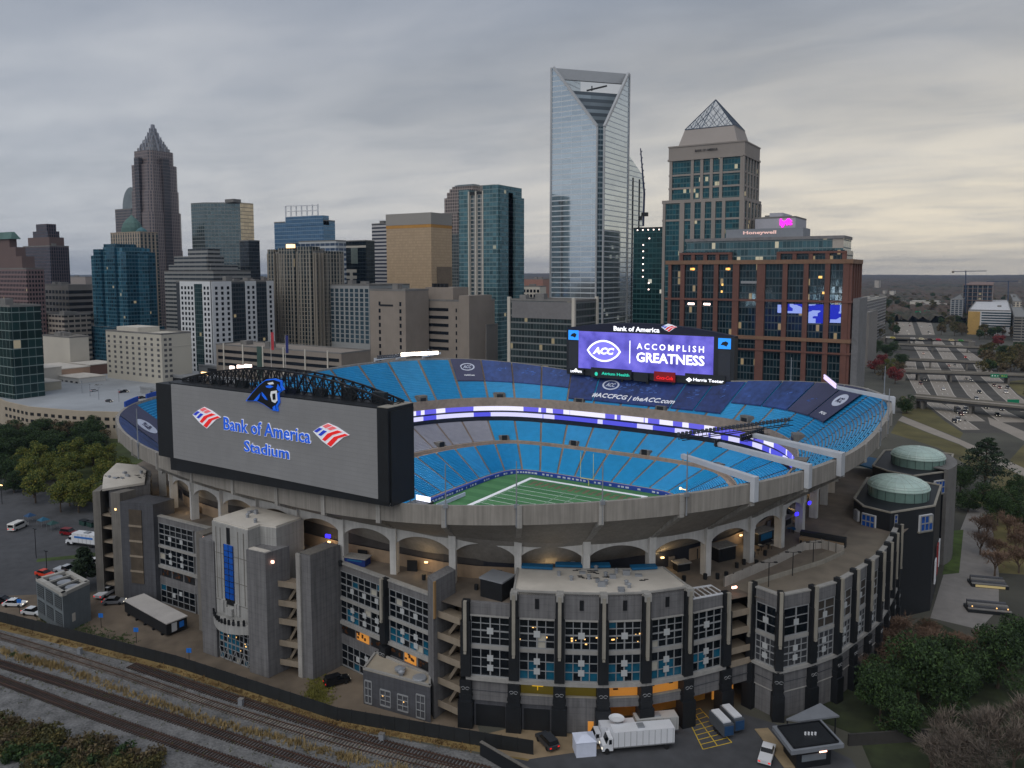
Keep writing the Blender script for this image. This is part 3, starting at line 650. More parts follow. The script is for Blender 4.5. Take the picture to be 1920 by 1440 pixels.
# low white guard wall with lamp posts round the ramp well
gw = thing('guard_wall', 'long pale concrete guard wall around the sunken ramp on the deck', 'wall', (98, -45, DZ))
GP = [(92.2, -65), (95.2, -56), (98.4, -46), (101.4, -35), (104.5, -31.5), (109.5, -33)]
mb = MB()
for p, q in zip(GP, GP[1:]): slab(mb, p, q, -.2, .2, DZ, DZ+1.9)
mb.build('wall_panel', mat('pale guard wall', S(164, 158, 150), streak=.3), gw)
mb = MB(); slab(mb, (96.5, -62.5), (106.5, -42), -.2, .2, DZ, DZ+.9); slab(mb, (106.5, -42), (109.5, -33), -.2, .2, DZ, DZ+.9); mb.build('ramp_kerb', BEIGE, gw)
mb = MB()
for p, q in zip(GP, GP[1:]):
    for s in (0, .33, .66): c = along(p, q, s); mb.obox(c, (1, 0), .25, .5, DZ, DZ+2.1)
mb.build('wall_pier', CONCD, gw)
for i, p in enumerate(((99.8, -60.5), (102.6, -52), (105, -43.5))):
    lp = thing('deck_lamp', 'twin-headed black lamp post %s along the ramp deck' % ('nearest the camera', 'in the middle', 'farthest back')[i], 'lamp post', (*p, DZ), 'lamp posts on the ramp deck')
    mb = MB(); mb.bar((*p, DZ), (*p, DZ+5), .09, n=6); mb.build('post', BLACKM, lp)
    for s in (-1, 1): mb = MB(); mb.bar((*p, DZ+5), (p[0]+s*.8, p[1]+s*.5, DZ+5.1), .05); mb.obox((p[0]+s*1.1, p[1]+s*.7), unit((0, 0), (.8, .5))[0], .7, .35, DZ+5, DZ+5.2); mb.build('lamp_head', BLACKM, lp)
# --- entrance tower
et = thing('entrance_tower', 'tall pale concrete entrance tower with a blue glass strip and curved canopy', 'entrance tower', (-1, -105, 0))
PC = mat('pale tower concrete', S(160, 159, 156), streak=.45, scale=.4, var=.2, joint=(3.4, 2.6))
mb = MB(); core = [(-8.4, -109), (-7.2, -109), (-7.2, -109.35), (3.8, -109.35), (3.8, -106), (7.8, -105.2), (7.8, -101), (-8.4, -101)]
mb.prism(core, 9.6, 30.9); mb.prism([(-8.4, -103), (7.8, -101), (7.8, -97.5), (-8.4, -98)], 0, 30.9); mb.build('tower_wall', PC, et)
mb = MB(); mb.prism([(-8.2, -108.8), (3.6, -109.1), (3.6, -105.8), (7.6, -105), (7.6, -98), (-8.2, -98)], 30.9, 31.35); mb.build('roof', ROOFW, et)
roof_clutter(et, -6, 2, -107, -101, 31.35, 5, seed=8)
mb = MB()
for x in (-6.6, -5.2, 0.6, 2.4): mb.box(x-.08, x+.08, -109.42, -109.3, 14, 30)
for z in (13.6, 18.5, 24.2): mb.box(-7.2, 3.8, -109.4, -109.3, z, z+.12)
mb.build('panel_joint', CONCD, et)
mb = MB(); mb.box(-4.0, -1.0, -109.5, -109.3, 13.2, 14.5, 1); mb.box(-4.0, -1.0, -109.52, -109.3, 14.5, 26.6)
mb.box(-3.0, -2.0, -109.5, -109.3, 26.8, 30.4, 1)
bs = mb.build('glass_strip', [mat('cobalt strip glass', S(18, 84, 178), rough=.15, var=.3, scale=.5), BLACKM], et)
mb = MB()
for i in range(1, 9): z = 14.5+i*12.1/9; mb.box(-4.02, -.98, -109.57, -109.5, z-.05, z+.05)
for x in (-4, -2.5, -1): mb.box(x-.05, x+.05, -109.57, -109.5, 14.5, 26.6)
mb.build('glazing_bar', BLACKM, bs)
mb = MB()     # plates under the strip
for x in (-5.2, -4.2, -.9, 0): mb.box(x, x+.7, -109.7, -109.3, 11.4, 13.9)
mb.box(-3.4, -1.4, -110, -109.3, 11, 12.6); mb.build('relief_plate', PC, et)
mb = MB(); cp = [(-8.6+12.8*i/12, -109.3-2.4*sin(pi*i/12)) for i in range(13)]
mb.prism(cp+[(4.2, -108.5), (-8.6, -108.5)], 8.0, 10.0); mb.build('curved_canopy', PC, et)
for i in range(1, 12):
    p, q = cp[i-1], cp[i]; c = along(p, q, .6); d = unit(p, q)[0]; n = (d[1], -d[0]); mb = MB()
    mb.obox((c[0]+n[0]*.02, c[1]+n[1]*.02), d, .5, .3, 10.0, 11.1 if i % 3 else 10.9); mb.obox((c[0], c[1]), d, .3, .3, 11.0, 11.3) if i % 2 else None; mb.build('canopy_letter', BLACKM, et)
window(et, (-7.2, -108.9), (3.7, -108.9), .1, .1, .1, 7.9, 8, 6, 0, (2, 6), (), glass=GLASSD, teal=.2, warm=.06, lights=5, name='entrance_glazing')
mb = MB(); mb.box(-7.2, 3.7, -108.4, -108, 0, 9.6); mb.build('entrance_back', BLACK, et)
for i in (1, 3, 5, 7):
    mb = MB(); X = -7.2+10.9*i/8; mb.bar((X, -109.1, .1), (X-1.3, -109.1, 2.6), .09); mb.bar((X, -109.1, .1), (X+1.3, -109.1, 2.6), .09); mb.build('cross_brace', MULL, et)
mb = MB(); mb.prism([(-12.2, -109.6), (-7.4, -109.5), (-8.4, -100), (-12.2, -100)], 0, 26.4); mb.build('side_pier', WALLG, et)
mb = MB(); mb.prism([(3.8, -109.9), (9.3, -109.5), (9.9, -103.6), (3.8, -105.5)], 0, 27); mb.build('side_pier', WALLG, et)
mb = MB(); mb.prism([(4.1, -109.5), (8.9, -109.1), (9.2, -108), (4.1, -108.2)], 27.0, 27.2); mb.build('pier_cap', ROOFW, et)
mb = MB(); mb.box(8.8, 10, -108.2, -107.8, 24.6, 25.1); mb.build('wall_lamp', glow('pink lamp', S(255, 190, 165), 4), et)
mb = MB(); mb.box(-13.0, -12.0, -108.2, -107.8, 25.6, 26.1); mb.build('wall_lamp', glow('pink lamp', S(255, 190, 165), 4), et)
# stair tower right of it
st1 = thing('stair_tower', 'open stair tower with wide landings beside a big blank grey pier', 'stair tower', (13, -102, 0))
stair_bay(st1, (9.6, -106.4), (14.6, -105.2), 6.5, (2.4, 6.6, 11.4, 15.4, 19.6), 23)
mb = MB(); mb.prism([(14.4, -105.4), (18.0, -105.3), (18.6, -97.2), (14.6, -97.6)], 0, 26.9); mb.prism([(14.2, -105.8), (15.4, -105.8), (15.4, -105.1), (14.2, -105.1)], 0, 26.9, 1); mb.build('blank_pier', [WALLG, CONC], st1)
mb = MB(); mb.prism([(14.6, -105.1), (17.8, -105), (18.3, -97.6), (14.8, -97.8)], 26.9, 27.05); mb.build('pier_cap', CONCD, st1)
mb = MB(); mb.box(10.6, 13.4, -101.5, -101, 0, 2.0); mb.build('doorway', BLACKM, st1)
# stair tower left of the entrance tower
st2 = thing('stair_tower', 'narrow open stair tower left of the pale entrance tower', 'stair tower', (-17, -102, 0))
stair_bay(st2, (-20, -102.5), (-12.4, -104.5), 5, (2.6, 7.2, 11.6, 16, 20.2), 22.4)
mb = MB(); mb.prism([(-22.6, -103), (-19.4, -103.4), (-19.4, -97.4), (-22.6, -97.4)], 0, 24); mb.build('pier_wall', CONCD, st2)
# window wing between the stair tower and the suite block (left of the annex)
def wing(label, p, q, segs, top, teal):
    t = thing('window_wing', label, 'building', (*along(p, q, .5), 0))
    mb = MB(); slab(mb, p, q, -1, -.35, 0, top); slab(mb, p, q, -.35, 0, 21.4, top); slab(mb, p, q, -1, .2, top, top+.3, 1)
    slab(mb, p, q, -.35, .15, 14.9, 15.5, 1); slab(mb, p, q, -.35, .4, 9.6, 10.3, 1); slab(mb, p, q, -.35, 0, 5.2, 7.2, 0); mb.build('wall', [WALLG, LEDGE], t)
    d, L = unit(p, q); n = (d[1], -d[0])
    for s0, s1, cols in segs:
        P, Q = along(p, q, s0), along(p, q, s1)
        pl = [((i+1)/cols*1., 17.6, .95) for i in range(1, cols-1, 2)]
        window(t, P, Q, .1, .1, 15.6, 21.3, cols, 4, -.1, (), pl, teal=.05)
        pl = [((i+1)/cols, z, .95) for i in range(1, cols-1, 2) for z in (11.6, 13.4)]
        window(t, P, Q, .1, .1, 10.4, 14.9, cols, 3, -.1, (), pl, teal=teal)
        window(t, P, Q, .1, .1, .2, 5.2, cols, 3, -.1, (), ((.4, 3, .9), (.6, 4, .9)), teal=.1)
        R_ = random.Random(int(s0*100)+cols)
        for i in range(3):
            a, b = s0+(s1-s0)*(i+.08)/3, s0+(s1-s0)*(i+.92)/3; mb = MB(); slab(mb, along(p, q, a), along(p, q, b), -.34, -.2, 7.3, 9.5)
            mb.build('gallery_opening', AMBER if teal and i in (1, ) else BLACK, t)
            for _ in range(5): mb = MB(); c = along(p, q, R_.uniform(a, b-.02)); z = R_.uniform(7.5, 9); mb.obox((c[0]-n[0]*.15, c[1]-n[1]*.15), d, .5, .1, z, z+R_.uniform(.3, .8)); mb.build('gallery_furniture', mat('dark brown', S(80, 46, 16), var=0), t)
    return t
w1 = wing('grey window wing with square white plates above the dark single-storey annex', (18.4, -97.3), (46, -100.7), ((.0, .5, 7), (.56, .98, 6)), 22.9, .3)
c = along((18.4, -97.3), (46, -100.7), .53); d = unit((18.4, -97.3), (46, -100.7))[0]; pilaster(w1, (c[0], c[1]-.4), d, 23.4, 21, badge=True, w=1.6)
w2 = wing('grey window wing behind the black portable cabin', (-44.4, -98.4), (-22.4, -97.8), ((.0, .62, 6), (.66, .98, 3)), 22.9, 0)
# corner tower at the far left
ct = thing('corner_tower', 'dark grey corner stair tower with a cluttered white roof, leftmost of the facade', 'stair tower', (-63, -96, 0))
mb = MB(); mb.prism([(-54, -102.6), (-44.4, -99.6), (-44.4, -93.5), (-54, -95)], 0, 26.3); mb.build('stair_shaft', WALLD, ct)
mb = MB(); mb.prism([(-51.3, -101.95), (-47.7, -100.8), (-47.8, -100.5), (-51.4, -101.6)], 5, 24.5); mb.build('shaft_opening', mat('dark stair shaft', S(78, 68, 56), var=.3), ct)
for z in (8, 12, 16, 20): mb = MB(); mb.prism([(-51.4, -102.1), (-47.6, -100.95), (-47.8, -100.4), (-51.5, -101.6)], z, z+.5); mb.build('landing', STAIRC, ct)
mb = MB(); RF = [(-60, -103.6), (-56.4, -94), (-68, -86), (-76, -83.5), (-83.5, -85.4), (-73, -95.6)]
mb.prism(RF, 28.4, 29); mb.build('roof', ROOFW, ct); roof_clutter(ct, -72, -61, -97, -88, 29, 12, seed=4)
mb = MB(); RI = [(x*.985-.6, y*.985) for x, y in RF]; mb.prism(RI, 22.4, 28.4); mb.build('penthouse_wall', WALLG, ct)
mb = MB(); mb.prism([(-66, -100.4), (-61.8, -105.2), (-60.4, -104), (-64.6, -99)], 0, 28.4); mb.prism([(-57, -103.2), (-54.2, -102.4), (-54.2, -98), (-57, -99)], 0, 28.4); mb.build('pier_wall', CONCD, ct)
mb = MB(); mb.prism([(-64.6, -99), (-60.4, -101.2), (-54.2, -99.4), (-54.2, -95), (-64, -95)], 0, 22.4); mb.build('stair_back_wall', mat('stair shaft wall', S(112, 98, 82)), ct)
for z in (3.4, 7.2, 11, 14.8, 18.6, 22):
    mb = MB(); mb.prism([(-61.5, -103.5), (-56.5, -102.4), (-57, -100), (-61, -100.6)], z-.4, z); mb.build('landing', STAIRC, ct)
mb = MB(); mb.box(-56.2, -55.4, -102.9, -102.4, 23.8, 24.3); mb.build('wall_lamp', AMBER2, ct)
# annex: dark flat-roofed building at the foot of the window wing
an = thing('annex', 'dark single-storey annex with a pale flat roof beside the black fence', 'building', (40, -102, 0))
AP = [(33, -106.2), (48.4, -104.4), (45.8, -101), (38.2, -100.4), (30.5, -99.8)]
mb = MB(); mb.prism(AP, 0, 7.0); mb.build('wall', WALLD, an)
mb = MB(); mb.prism(AP, 7.0, 7.15); mb.build('roof', mat('tan flat roof', S(158, 148, 132), var=.1, scale=.4), an)
mb = MB()
for p, q in zip(AP, AP[1:]+AP[:1]): slab(mb, p, q, -.35, .05, 7.15, 7.5)
mb.build('parapet', LEDGE, an)
for s, w in ((.08, 1.6), (.34, 2.4), (.6, 2.4), (.86, 1.9)):
    P = along(AP[0], AP[1], s-w/31); Q = along(AP[0], AP[1], s+w/31); window(an, P, Q, 0, 0, .4 if w < 2 else .8, 5.0 if w < 2 else 4.0, 2, 3, .08, (), (), teal=.3 if s < .2 else .0, lights=1 if .2 < s < .7 else 0)
for x, y, s in ((40, -103.2, 1.1), (41, -104, .7), (45, -103.4, 1.4)):
    mb = MB(); mb.lathe((x, y, 7.15), [(s*.6, 0), (s*.6, .5), (s, .55), (s, .9), (.2, 1.2)] if s < 1.3 else [(s, 0), (s, .5), (s*.9, .6)], 12); mb.build('roof_fan', STEEL, an)
# --- black domed towers at the right
def domed(label, C0, poly, top, r, wins, drum=2.5):
    t = thing('domed_tower', label, 'tower', (C0[0], C0[1], 0))
    mb = MB(); mb.prism(poly, 0, top); mb.build('tower_wall', mat('black tower wall', S(26, 29, 33), rough=.6, var=.15, streak=.3), t)
    mb = MB()
    for p, q in zip(poly, poly[1:]+poly[:1]): slab(mb, p, q, -.4, .15, top, top+.35)
    mb.build('parapet', BEIGE, t)
    G = mat('verdigris dome glass', S(172, 194, 186), rough=.3, var=.12, scale=.3)
    mb = MB(); mb.lathe((*C0, top), [(r, 0), (r, drum)], 32, cap=False); dr = mb.build('dome_drum', mat('verdigris drum', S(108, 134, 126), rough=.4, var=.12), t)
    prof = [(r*1.03, drum), (r*1.03, drum+.25)]+[(r*cos(a*pi/2/8), drum+.25+r*.35*sin(a*pi/2/8)) for a in range(0, 8)]+[(.3, drum+.25+r*.35)]
    mb = MB(); mb.lathe((*C0, top), prof, 32); dm = mb.build('dome', G, t, smooth=False)
    mb = MB()
    for k in range(20):
        a = 2*pi*k/20; pr = None
        for j in range(9):
            b = j*pi/2/8; P = (C0[0]+(r*cos(b)+.06)*cos(a), C0[1]+(r*cos(b)+.06)*sin(a), top+drum+.28+r*.35*sin(b))
            if pr: mb.bar(pr, P, .06)
            pr = P
    for j in (1, 2, 4, 6):
        b = j*pi/2/8; rr = r*cos(b)+.07; z = top+drum+.28+r*.35*sin(b); pr = None
        for k in range(33):
            P = (C0[0]+rr*cos(2*pi*k/32), C0[1]+rr*sin(2*pi*k/32), z)
            if pr: mb.bar(pr, P, .05)
            pr = P
    mb.build('glazing_bars', mat('pale glazing bar', S(190, 205, 200), var=0), dm)
    mb = MB()
    for k in range(20): a = 2*pi*k/20; mb.bar((C0[0]+(r+.05)*cos(a), C0[1]+(r+.05)*sin(a), top), (C0[0]+(r+.05)*cos(a), C0[1]+(r+.05)*sin(a), top+drum), .05)
    mb.build('drum_ribs', BLACKM, dr)
    for i, s, w, h, z in wins:
        P, Q = poly[i], poly[(i+1) % len(poly)]; L = unit(P, Q)[1]; A, B = along(P, Q, s-w/2/L), along(P, Q, s+w/2/L)
        if w > 1:
            mb = MB(); slab(mb, A, B, 0, .5, z-.5, z-.1, 1, -.4, -.4); slab(mb, A, B, 0, .45, z-.1, z+h+.15, 0, -.15, -.15); mb.build('window_surround', [WHITE, BEIGE], t)
        window(t, A, B, 0, 0, z, z+h, 3 if w > 1 else 1, 2 if w > 1 else 4, .66 if w > 1 else .15, (), (), glass=GLASSB)
    return t
d1 = domed('black tower with a green glass dome nearest the curving wing', (116.3, 7.3), [(107, -2.5), (110, -8.2), (116.4, -10.6), (125.2, 1.6), (125.4, 24), (118, 26), (107, 22)], 27.0, 7.3,
     ((1, .25, 3.2, 3.2, 22.2), (2, .78, 4, 3.8, 21.4), (2, .12, .9, 4, 22.4), (0, .5, 2, 3, 22)))
d2 = domed('black tower with a green glass dome, farther from the camera, beside the highway', (117.8, 46), [(106.5, 36), (111, 31.5), (118, 29), (126, 40), (126.4, 66), (112, 66), (107, 60)], 27.4, 7.3,
     ((2, .75, 3.6, 3.6, 21.6), (2, .1, .9, 4.2, 22)))
mb = MB()     # curved grey wall behind the second dome
A0 = [(117+10.6*cos(a), 48+17*sin(a)) for a in [radians(-35+i*10) for i in range(14)]]
for p, q in zip(A0, A0[1:]): slab(mb, p, q, -.5, .5, 0, 28.2)
for p, q in zip(A0, A0[1:]): slab(mb, p, q, -3.5, .5, 28.2, 28.5)
tag(mb.build('curved_wall', mat('grey screen wall', S(108, 106, 104), streak=.2)), 'tall curved grey screen wall wrapping behind the far dome', 'wall')
mb = MB(); mb.prism([(108, 26), (118, 28.5), (124.5, 26), (124.5, 38), (108, 36)], 0, 24); tag(mb.build('link_building', BLACK), 'low black link building between the two domed towers', 'building')
mb = MB(); mb.prism([(100.5, 44), (106.2, 40), (106.4, 54), (101.5, 56)], 25.4, 25.9, top_pts=[(100.5, 44), (106.2, 40), (106.4, 54), (101.5, 56)]); tag(mb.build('canopy', AW), 'bright blue fabric canopy left of the far domed tower', 'canopy')
for i, (y, mm, h) in enumerate(((6, WHITE, 6), (13, mat('red banner', S(150, 40, 40)), 8), (20, WHITE, 7))):
    mb = MB(); mb.box(125.6, 125.9, y-1.6, y+1.6, 6, 6+h); tag(mb.build('banner', [mm]), ('white', 'red', 'pale')[i]+' banner hanging on the plaza side of the %s' % ('domed tower nearest the wing', 'tower, in the middle', 'tower, farthest along')[i], 'banner')
# ------------------------------------------------------------------ lettering and logo helpers
def raydir(x, y):
    u, v = (x-960)/1460, (y-640)/1460; fw = cos(PITCH)-v*sin(PITCH); up = -v*cos(PITCH)-sin(PITCH)
    return (u*cos(HEAD)-fw*sin(HEAD), u*sin(HEAD)+fw*cos(HEAD), up)
def on_plane(x, y, Y):          # where the sight line through a photo pixel meets the real sign plane y = Y
    r = raydir(x, y); t = (Y-CAM[1])/r[1]; return (CAM[0]+r[0]*t, CAM[2]+r[2]*t)
def shape2(name, polys, origin, ux, uy, thick, m, parent):
    """flat-fronted solid from 2-D outlines in the frame origin + a*ux + b*uy, thick along ux x uy"""
    nx = (ux[1]*uy[2]-ux[2]*uy[1], ux[2]*uy[0]-ux[0]*uy[2], ux[0]*uy[1]-ux[1]*uy[0]); mb = MB()
    for P in polys:
        ar = sum(P[i][0]*P[(i+1) % len(P)][1]-P[(i+1) % len(P)][0]*P[i][1] for i in range(len(P)))
        if ar < 0: P = P[::-1]
        f = lambda p, h: tuple(origin[i]+p[0]*ux[i]+p[1]*uy[i]+nx[i]*h for i in range(3))
        mb.face([f(p, thick) for p in P])
        for a, b in zip(P, P[1:]+P[:1]): mb.face([f(a, 0), f(b, 0), f(b, thick), f(a, thick)])
    return mb.build(name, m, parent)
def text(name, s, origin, ux, uy, width, height, thick, m, parent, bold=0., shear=0., space=1., align='L'):
    cu = bpy.data.curves.new(name, 'FONT'); cu.body = s; cu.extrude = .02; cu.offset = bold; cu.shear = shear; cu.space_character = space; cu.resolution_u = 2
    o = bpy.data.objects.new(name, cu); COL.objects.link(o); bpy.context.view_layer.update()
    dg = bpy.context.evaluated_depsgraph_get(); me = bpy.data.meshes.new_from_object(o.evaluated_get(dg)); bpy.data.objects.remove(o); bpy.data.curves.remove(cu)
    xs = [v.co.x for v in me.vertices]; ys = [v.co.y for v in me.vertices]; x0, x1, y0, y1 = min(xs), max(xs), min(ys), max(ys)
    nx = (ux[1]*uy[2]-ux[2]*uy[1], ux[2]*uy[0]-ux[0]*uy[2], ux[0]*uy[1]-ux[1]*uy[0])
    for v in me.vertices:
        a, b, h = (v.co.x-x0)/(x1-x0)*width, (v.co.y-y0)/(y1-y0)*height, (thick if v.co.z > 0 else 0)
        v.co = [origin[i]+a*ux[i]+b*uy[i]+nx[i]*h for i in range(3)]
    me.materials.clear(); me.materials.append(m); me.name = name
    return link(name, me, parent)
UX, UZ = (1, 0, 0), (0, 0, 1)
def ellipse(cx, cy, a, b, n=28): return [(cx+a*cos(2*pi*i/n), cy+b*sin(2*pi*i/n)) for i in range(n)]
def lens_(cx, cy, a, b, n=12):
    R = [(cx-a+2*a*i/n, cy+b*(1-(2*i/n-1)**2)**.8) for i in range(n+1)]
    return R+[(x, 2*cy-y) for x, y in R[-2:0:-1]]
# ------------------------------------------------------------------ near scoreboard (its back faces the camera)
YS = -104.6
nb = thing('scoreboard', 'huge grey video board with blue stadium lettering, near end of the bowl', 'scoreboard', (4, -100, 39))
mb = MB(); mb.box(-27.6, 36.3, YS, -98, 41.6, 59.2); mb.build('screen', mat('grey led screen', S(140, 140, 141), rough=.6, var=.06, scale=.35, joint=(3.2, 1.6)), nb)
mb = MB(); mb.box(-33.6, -27.6, YS+.1, -98.2, 41.4, 59.0); mb.box(36.3, 39.0, YS-.1, -97, 41.2, 59.6); [mb.face(P_) for P_ in ([(-29.2, YS+.2, 38.5), (38.9, YS+.2, 40.5), (38.9, YS+.2, 41.55), (-29.2, YS+.2, 41.55)], [(-29.2, -98.1, 38.5), (38.9, -98.1, 40.5), (38.9, YS+.2, 40.5), (-29.2, YS+.2, 38.5)], [(-29.2, -98.1, 38.5), (-29.2, YS+.2, 38.5), (-29.2, YS+.2, 41.55), (-29.2, -98.1, 41.55)])]; mb.box(38.9, 39.3, YS+.5, -97.3, 40.5, 58.9)
mb.box(-29, 36.3, YS+.4, -98, 59.2, 59.5); mb.build('black_surround', BLACK, nb)
mb = MB(); mb.box(36.4, 39.1, YS, -97.1, 59.6, 59.75); mb.build('end_cap', BEIGE, nb)
mb = MB()
for i in range(1, 19): z = 41.6+i*17.6/19; mb.box(-27.6, 36.3, YS-.012, YS, z-.03, z+.03)
mb.build('panel_seams', mat('screen seam', S(132, 132, 133), var=0), nb)
mb = MB(); mb.box(-27.6, 36.3, -98, -97.6, 41.6, 59.2); mb.build('inner_screen', LED2, nb)
# arched black truss on top
tr = thing('roof_truss', 'arched black lattice truss rising behind the top of the near scoreboard', 'truss', (5, -99, 59.5))
def arcz(x): s = (x-5.2)/33.0; return 60.0+4.3*(1-s*s)
for yy in (-101.6, -98.4):
    mb = MB(); pr = None
    for i in range(25):
        x = -27.4+i*65.2/24; P = (x, yy, arcz(x))
        if pr: mb.bar(pr, P, .22)
        pr = P
    mb.build('top_chord', BLACKM, tr)
    mb = MB()
    for i in range(24):
        x0, x1 = -27.4+i*65.2/24, -27.4+(i+1)*65.2/24
        mb.bar((x0, yy, 59.5), (x0, yy, arcz(x0)), .17); mb.bar((x0, yy, 59.5), (x1, yy, arcz(x1)), .13); mb.bar((x1, yy, 59.5), (x0, yy, arcz(x0)), .13); mb.bar((x0, yy, 59.5), (x1, yy, 59.5), .2)
        mb.bar((x0, yy, (59.5+arcz(x0))/2), (x1, yy, (59.5+arcz(x1))/2), .1)
    mb.build('lattice', BLACKM, tr)
for i in range(25):
    mb = MB(); x = -27.4+i*65.2/24; mb.bar((x, -101.6, arcz(x)), (x, -98.4, arcz(x)), .1)
    if i % 2 == 0: mb.bar((x, -101.6, 59.6), (x, -98.4, arcz(x)), .09); mb.bar((x, -101.6, arcz(x)), (min(x+2.7, 37), -98.4, arcz(min(x+2.7, 37))), .08)
    mb.build('cross_bar', BLACKM, tr)
R_ = random.Random(4)
for i in range(8): mb = MB(); x = -26+i*8.2; mb.box(x, x+3.2, -100.6, -99.4, 59.5, 60.4+R_.random()*1.6); mb.build('equipment_rack', mat('dark kit', S(30, 40, 46), var=.3), tr)
for i, x in enumerate((-25.5, -15, -12.4, -9.8)):
    mb = MB(); mb.box(x, x+(1.2 if i == 1 else 2.1), -97.9, -97.5, arcz(x)+.15, arcz(x)+.9); mb.build('floodlight', LAMPW if i else AMBER2, tr)
# lettering: white edge behind, blue face in front
TBL = glow('lit blue lettering', S(30, 92, 214), .35); TWH = glow('lit white edging', S(232, 236, 245), .25); TRED = glow('lit red', S(222, 34, 34), .45); TPINK = glow('lit pale red', S(232, 110, 116), .35); TBL2 = glow('lit royal blue', S(40, 60, 190), .35)
def sign_text(s, p0, p1, h, y, par, parent):
    a, b = on_plane(*p0, y), on_plane(*p1, y); z = (a[1]+b[1])/2; w = b[0]-a[0]
    text('letter_edging', s, (a[0]-.12, y, z-.12), UX, UZ, w+.24, h+.24, .10, TWH, par, bold=.035)
    return text('lettering', s, (a[0], y-.10, z), UX, UZ, w, h, .10, TBL, par, bold=.012)
sign_text('Bank of America', (421, 806), (583, 831), 2.9, YS-.05, nb, nb)
sign_text('Stadium', (459, 847), (543, 860), 2.45, YS-.05, nb, nb)
def zpx(x, y): return (190+x/6.4, 680+y/6.4)
FLAG = (('flag_backing', TWH, [[(1100, 622), (1165, 570), (1240, 530), (1330, 572), (1442, 655), (1385, 680), (1272, 790), (1190, 725)]], 0),
        ('flag_red', TRED, [[(1190, 705), (1240, 640), (1330, 605), (1378, 622), (1285, 655), (1218, 722)], [(1235, 752), (1300, 675), (1400, 640), (1432, 655), (1340, 690), (1272, 778)]], 1),
        ('flag_top', TPINK, [[(1190, 562), (1240, 538), (1280, 555), (1222, 585)], [(1235, 590), (1285, 563), (1325, 582), (1265, 606)]], 1),
        ('flag_blue', TBL2, [[(1112, 618), (1160, 580), (1192, 590), (1140, 632)], [(1152, 655), (1200, 605), (1232, 618), (1178, 668)]], 1))
def flag_at(dx, dy, y, parent, tilt=.0):
    for nm, m_, P, lay in FLAG:
        polys = [[on_plane(zpx(a, b)[0], zpx(a, b)[1], YS) for a, b in poly] for poly in P]
        polys = [[(a+dx, b+dy) for a, b in poly] for poly in polys]
        shape2(nm, polys, (0, y-.1*lay, 0), UX, UZ, .10, m_, parent)
flag_at(0, 0, YS-.05, nb)
a, b = on_plane(388, 784, YS), on_plane(621, 817, YS); flag_at(b[0]-a[0], b[1]-a[1], YS-.05, nb)
# the roaring cat-head emblem that overlaps the top edge
em = thing('cat_emblem', 'black and blue roaring cat head emblem on the top edge of the grey board', 'emblem', (7, YS-.4, 56))
q = lambda P: [on_plane(200+x/3.2, 660+y/3.2, YS-.4) for x, y in P]
mb = MB()
def layer(nm, col, P, d): shape2(nm, [q(p) for p in P], (0, YS-.05-d+.0, 0), UX, UZ, .3 if d < .1 else .12, col, em)
EB = glow('emblem blue', S(20, 100, 230), .3); EW = glow('emblem white', S(225, 228, 232), .2); EK = mat('emblem black', S(10, 12, 16), var=0, rough=.5)
HEADP = [(842, 291), (876, 246), (920, 198), (954, 172), (1000, 167), (1040, 180), (1040, 206), (1052, 228), (1036, 237), (1022, 250), (1026, 300), (1014, 318), (1018, 348), (990, 343), (942, 310), (902, 291)]
layer('head_outline', EB, [[(940+(x-940)*1.1, 252+(y-252)*1.09) for x, y in HEADP]], 0)
layer('head', EK, [[(842, 291), (876, 246), (920, 198), (954, 172), (1000, 167), (1040, 180), (1040, 206), (1052, 228), (1036, 237), (1022, 250), (1026, 300), (1014, 318), (1018, 348), (990, 343), (942, 310), (902, 291)]], .32)
layer('neck_stripe', EB, [[(886, 291), (926, 246), (918, 276), (906, 292)], [(934, 240), (956, 266), (968, 288), (954, 282), (936, 260)], [(958, 203), (985, 198), (1004, 208), (985, 216), (964, 212)], [(1000, 330), (1014, 320), (1018, 348), (1003, 345)], [(1030, 192), (1052, 228), (1038, 236), (1024, 220)]], .45)
layer('teeth', EW, [[(990, 235), (1024, 230), (1028, 290), (1015, 305), (996, 296), (986, 260)], [(968, 186), (1000, 179), (1006, 192), (980, 195)]], .45)
layer('mouth', EK, [[(1001, 250), (1017, 247), (1019, 284), (1004, 286)]], .58)
# ------------------------------------------------------------------ far scoreboard
YF = 100.0
fb = thing('scoreboard', 'far video board glowing violet with white lettering above the end stands', 'scoreboard', (7, YF, 38))
mb = MB(); mb.box(-31.4, -25.1, YF+.3, YF+5, 40.2, 59.2); mb.box(37.3, 46.0, YF+.3, YF+5, 39.8, 59.1); mb.box(-25.1, 37.3, YF+.3, YF+5, 40.8, 41.9); mb.box(-25.1, 37.3, YF+.3, YF+5, 58.8, 59.3)
mb.box(-31.4, 37, YF+.6, YF+4.6, 38.6, 41); mb.build('black_surround', BLACK, fb)
pts = [(-31.4+i*77.4/20, 59.2+4.0*(1-((i/20-.47)/.53)**2)*(1 if .0 <= i/20 <= 1 else 0)) for i in range(21)]
shape2('arched_header', [[(-31.4, 58.8)]+[(x, max(59.2, z)) for x, z in pts]+[(46, 58.8)]], (0, YF+4, 0), UX, UZ, 3.6, mat('navy header', S(22, 26, 48), var=.1), fb)
m, t, b = base_mat('violet screen', .4); b.inputs['Base Color'].default_value = (0, 0, 0, 1)
g_ = N(t, 'ShaderNodeNewGeometry'); nz = N(t, 'ShaderNodeTexNoise'); nz.inputs['Scale'].default_value = .14; nz.inputs['Detail'].default_value = 6; t.links.new(g_.outputs['Position'], nz.inputs[0])
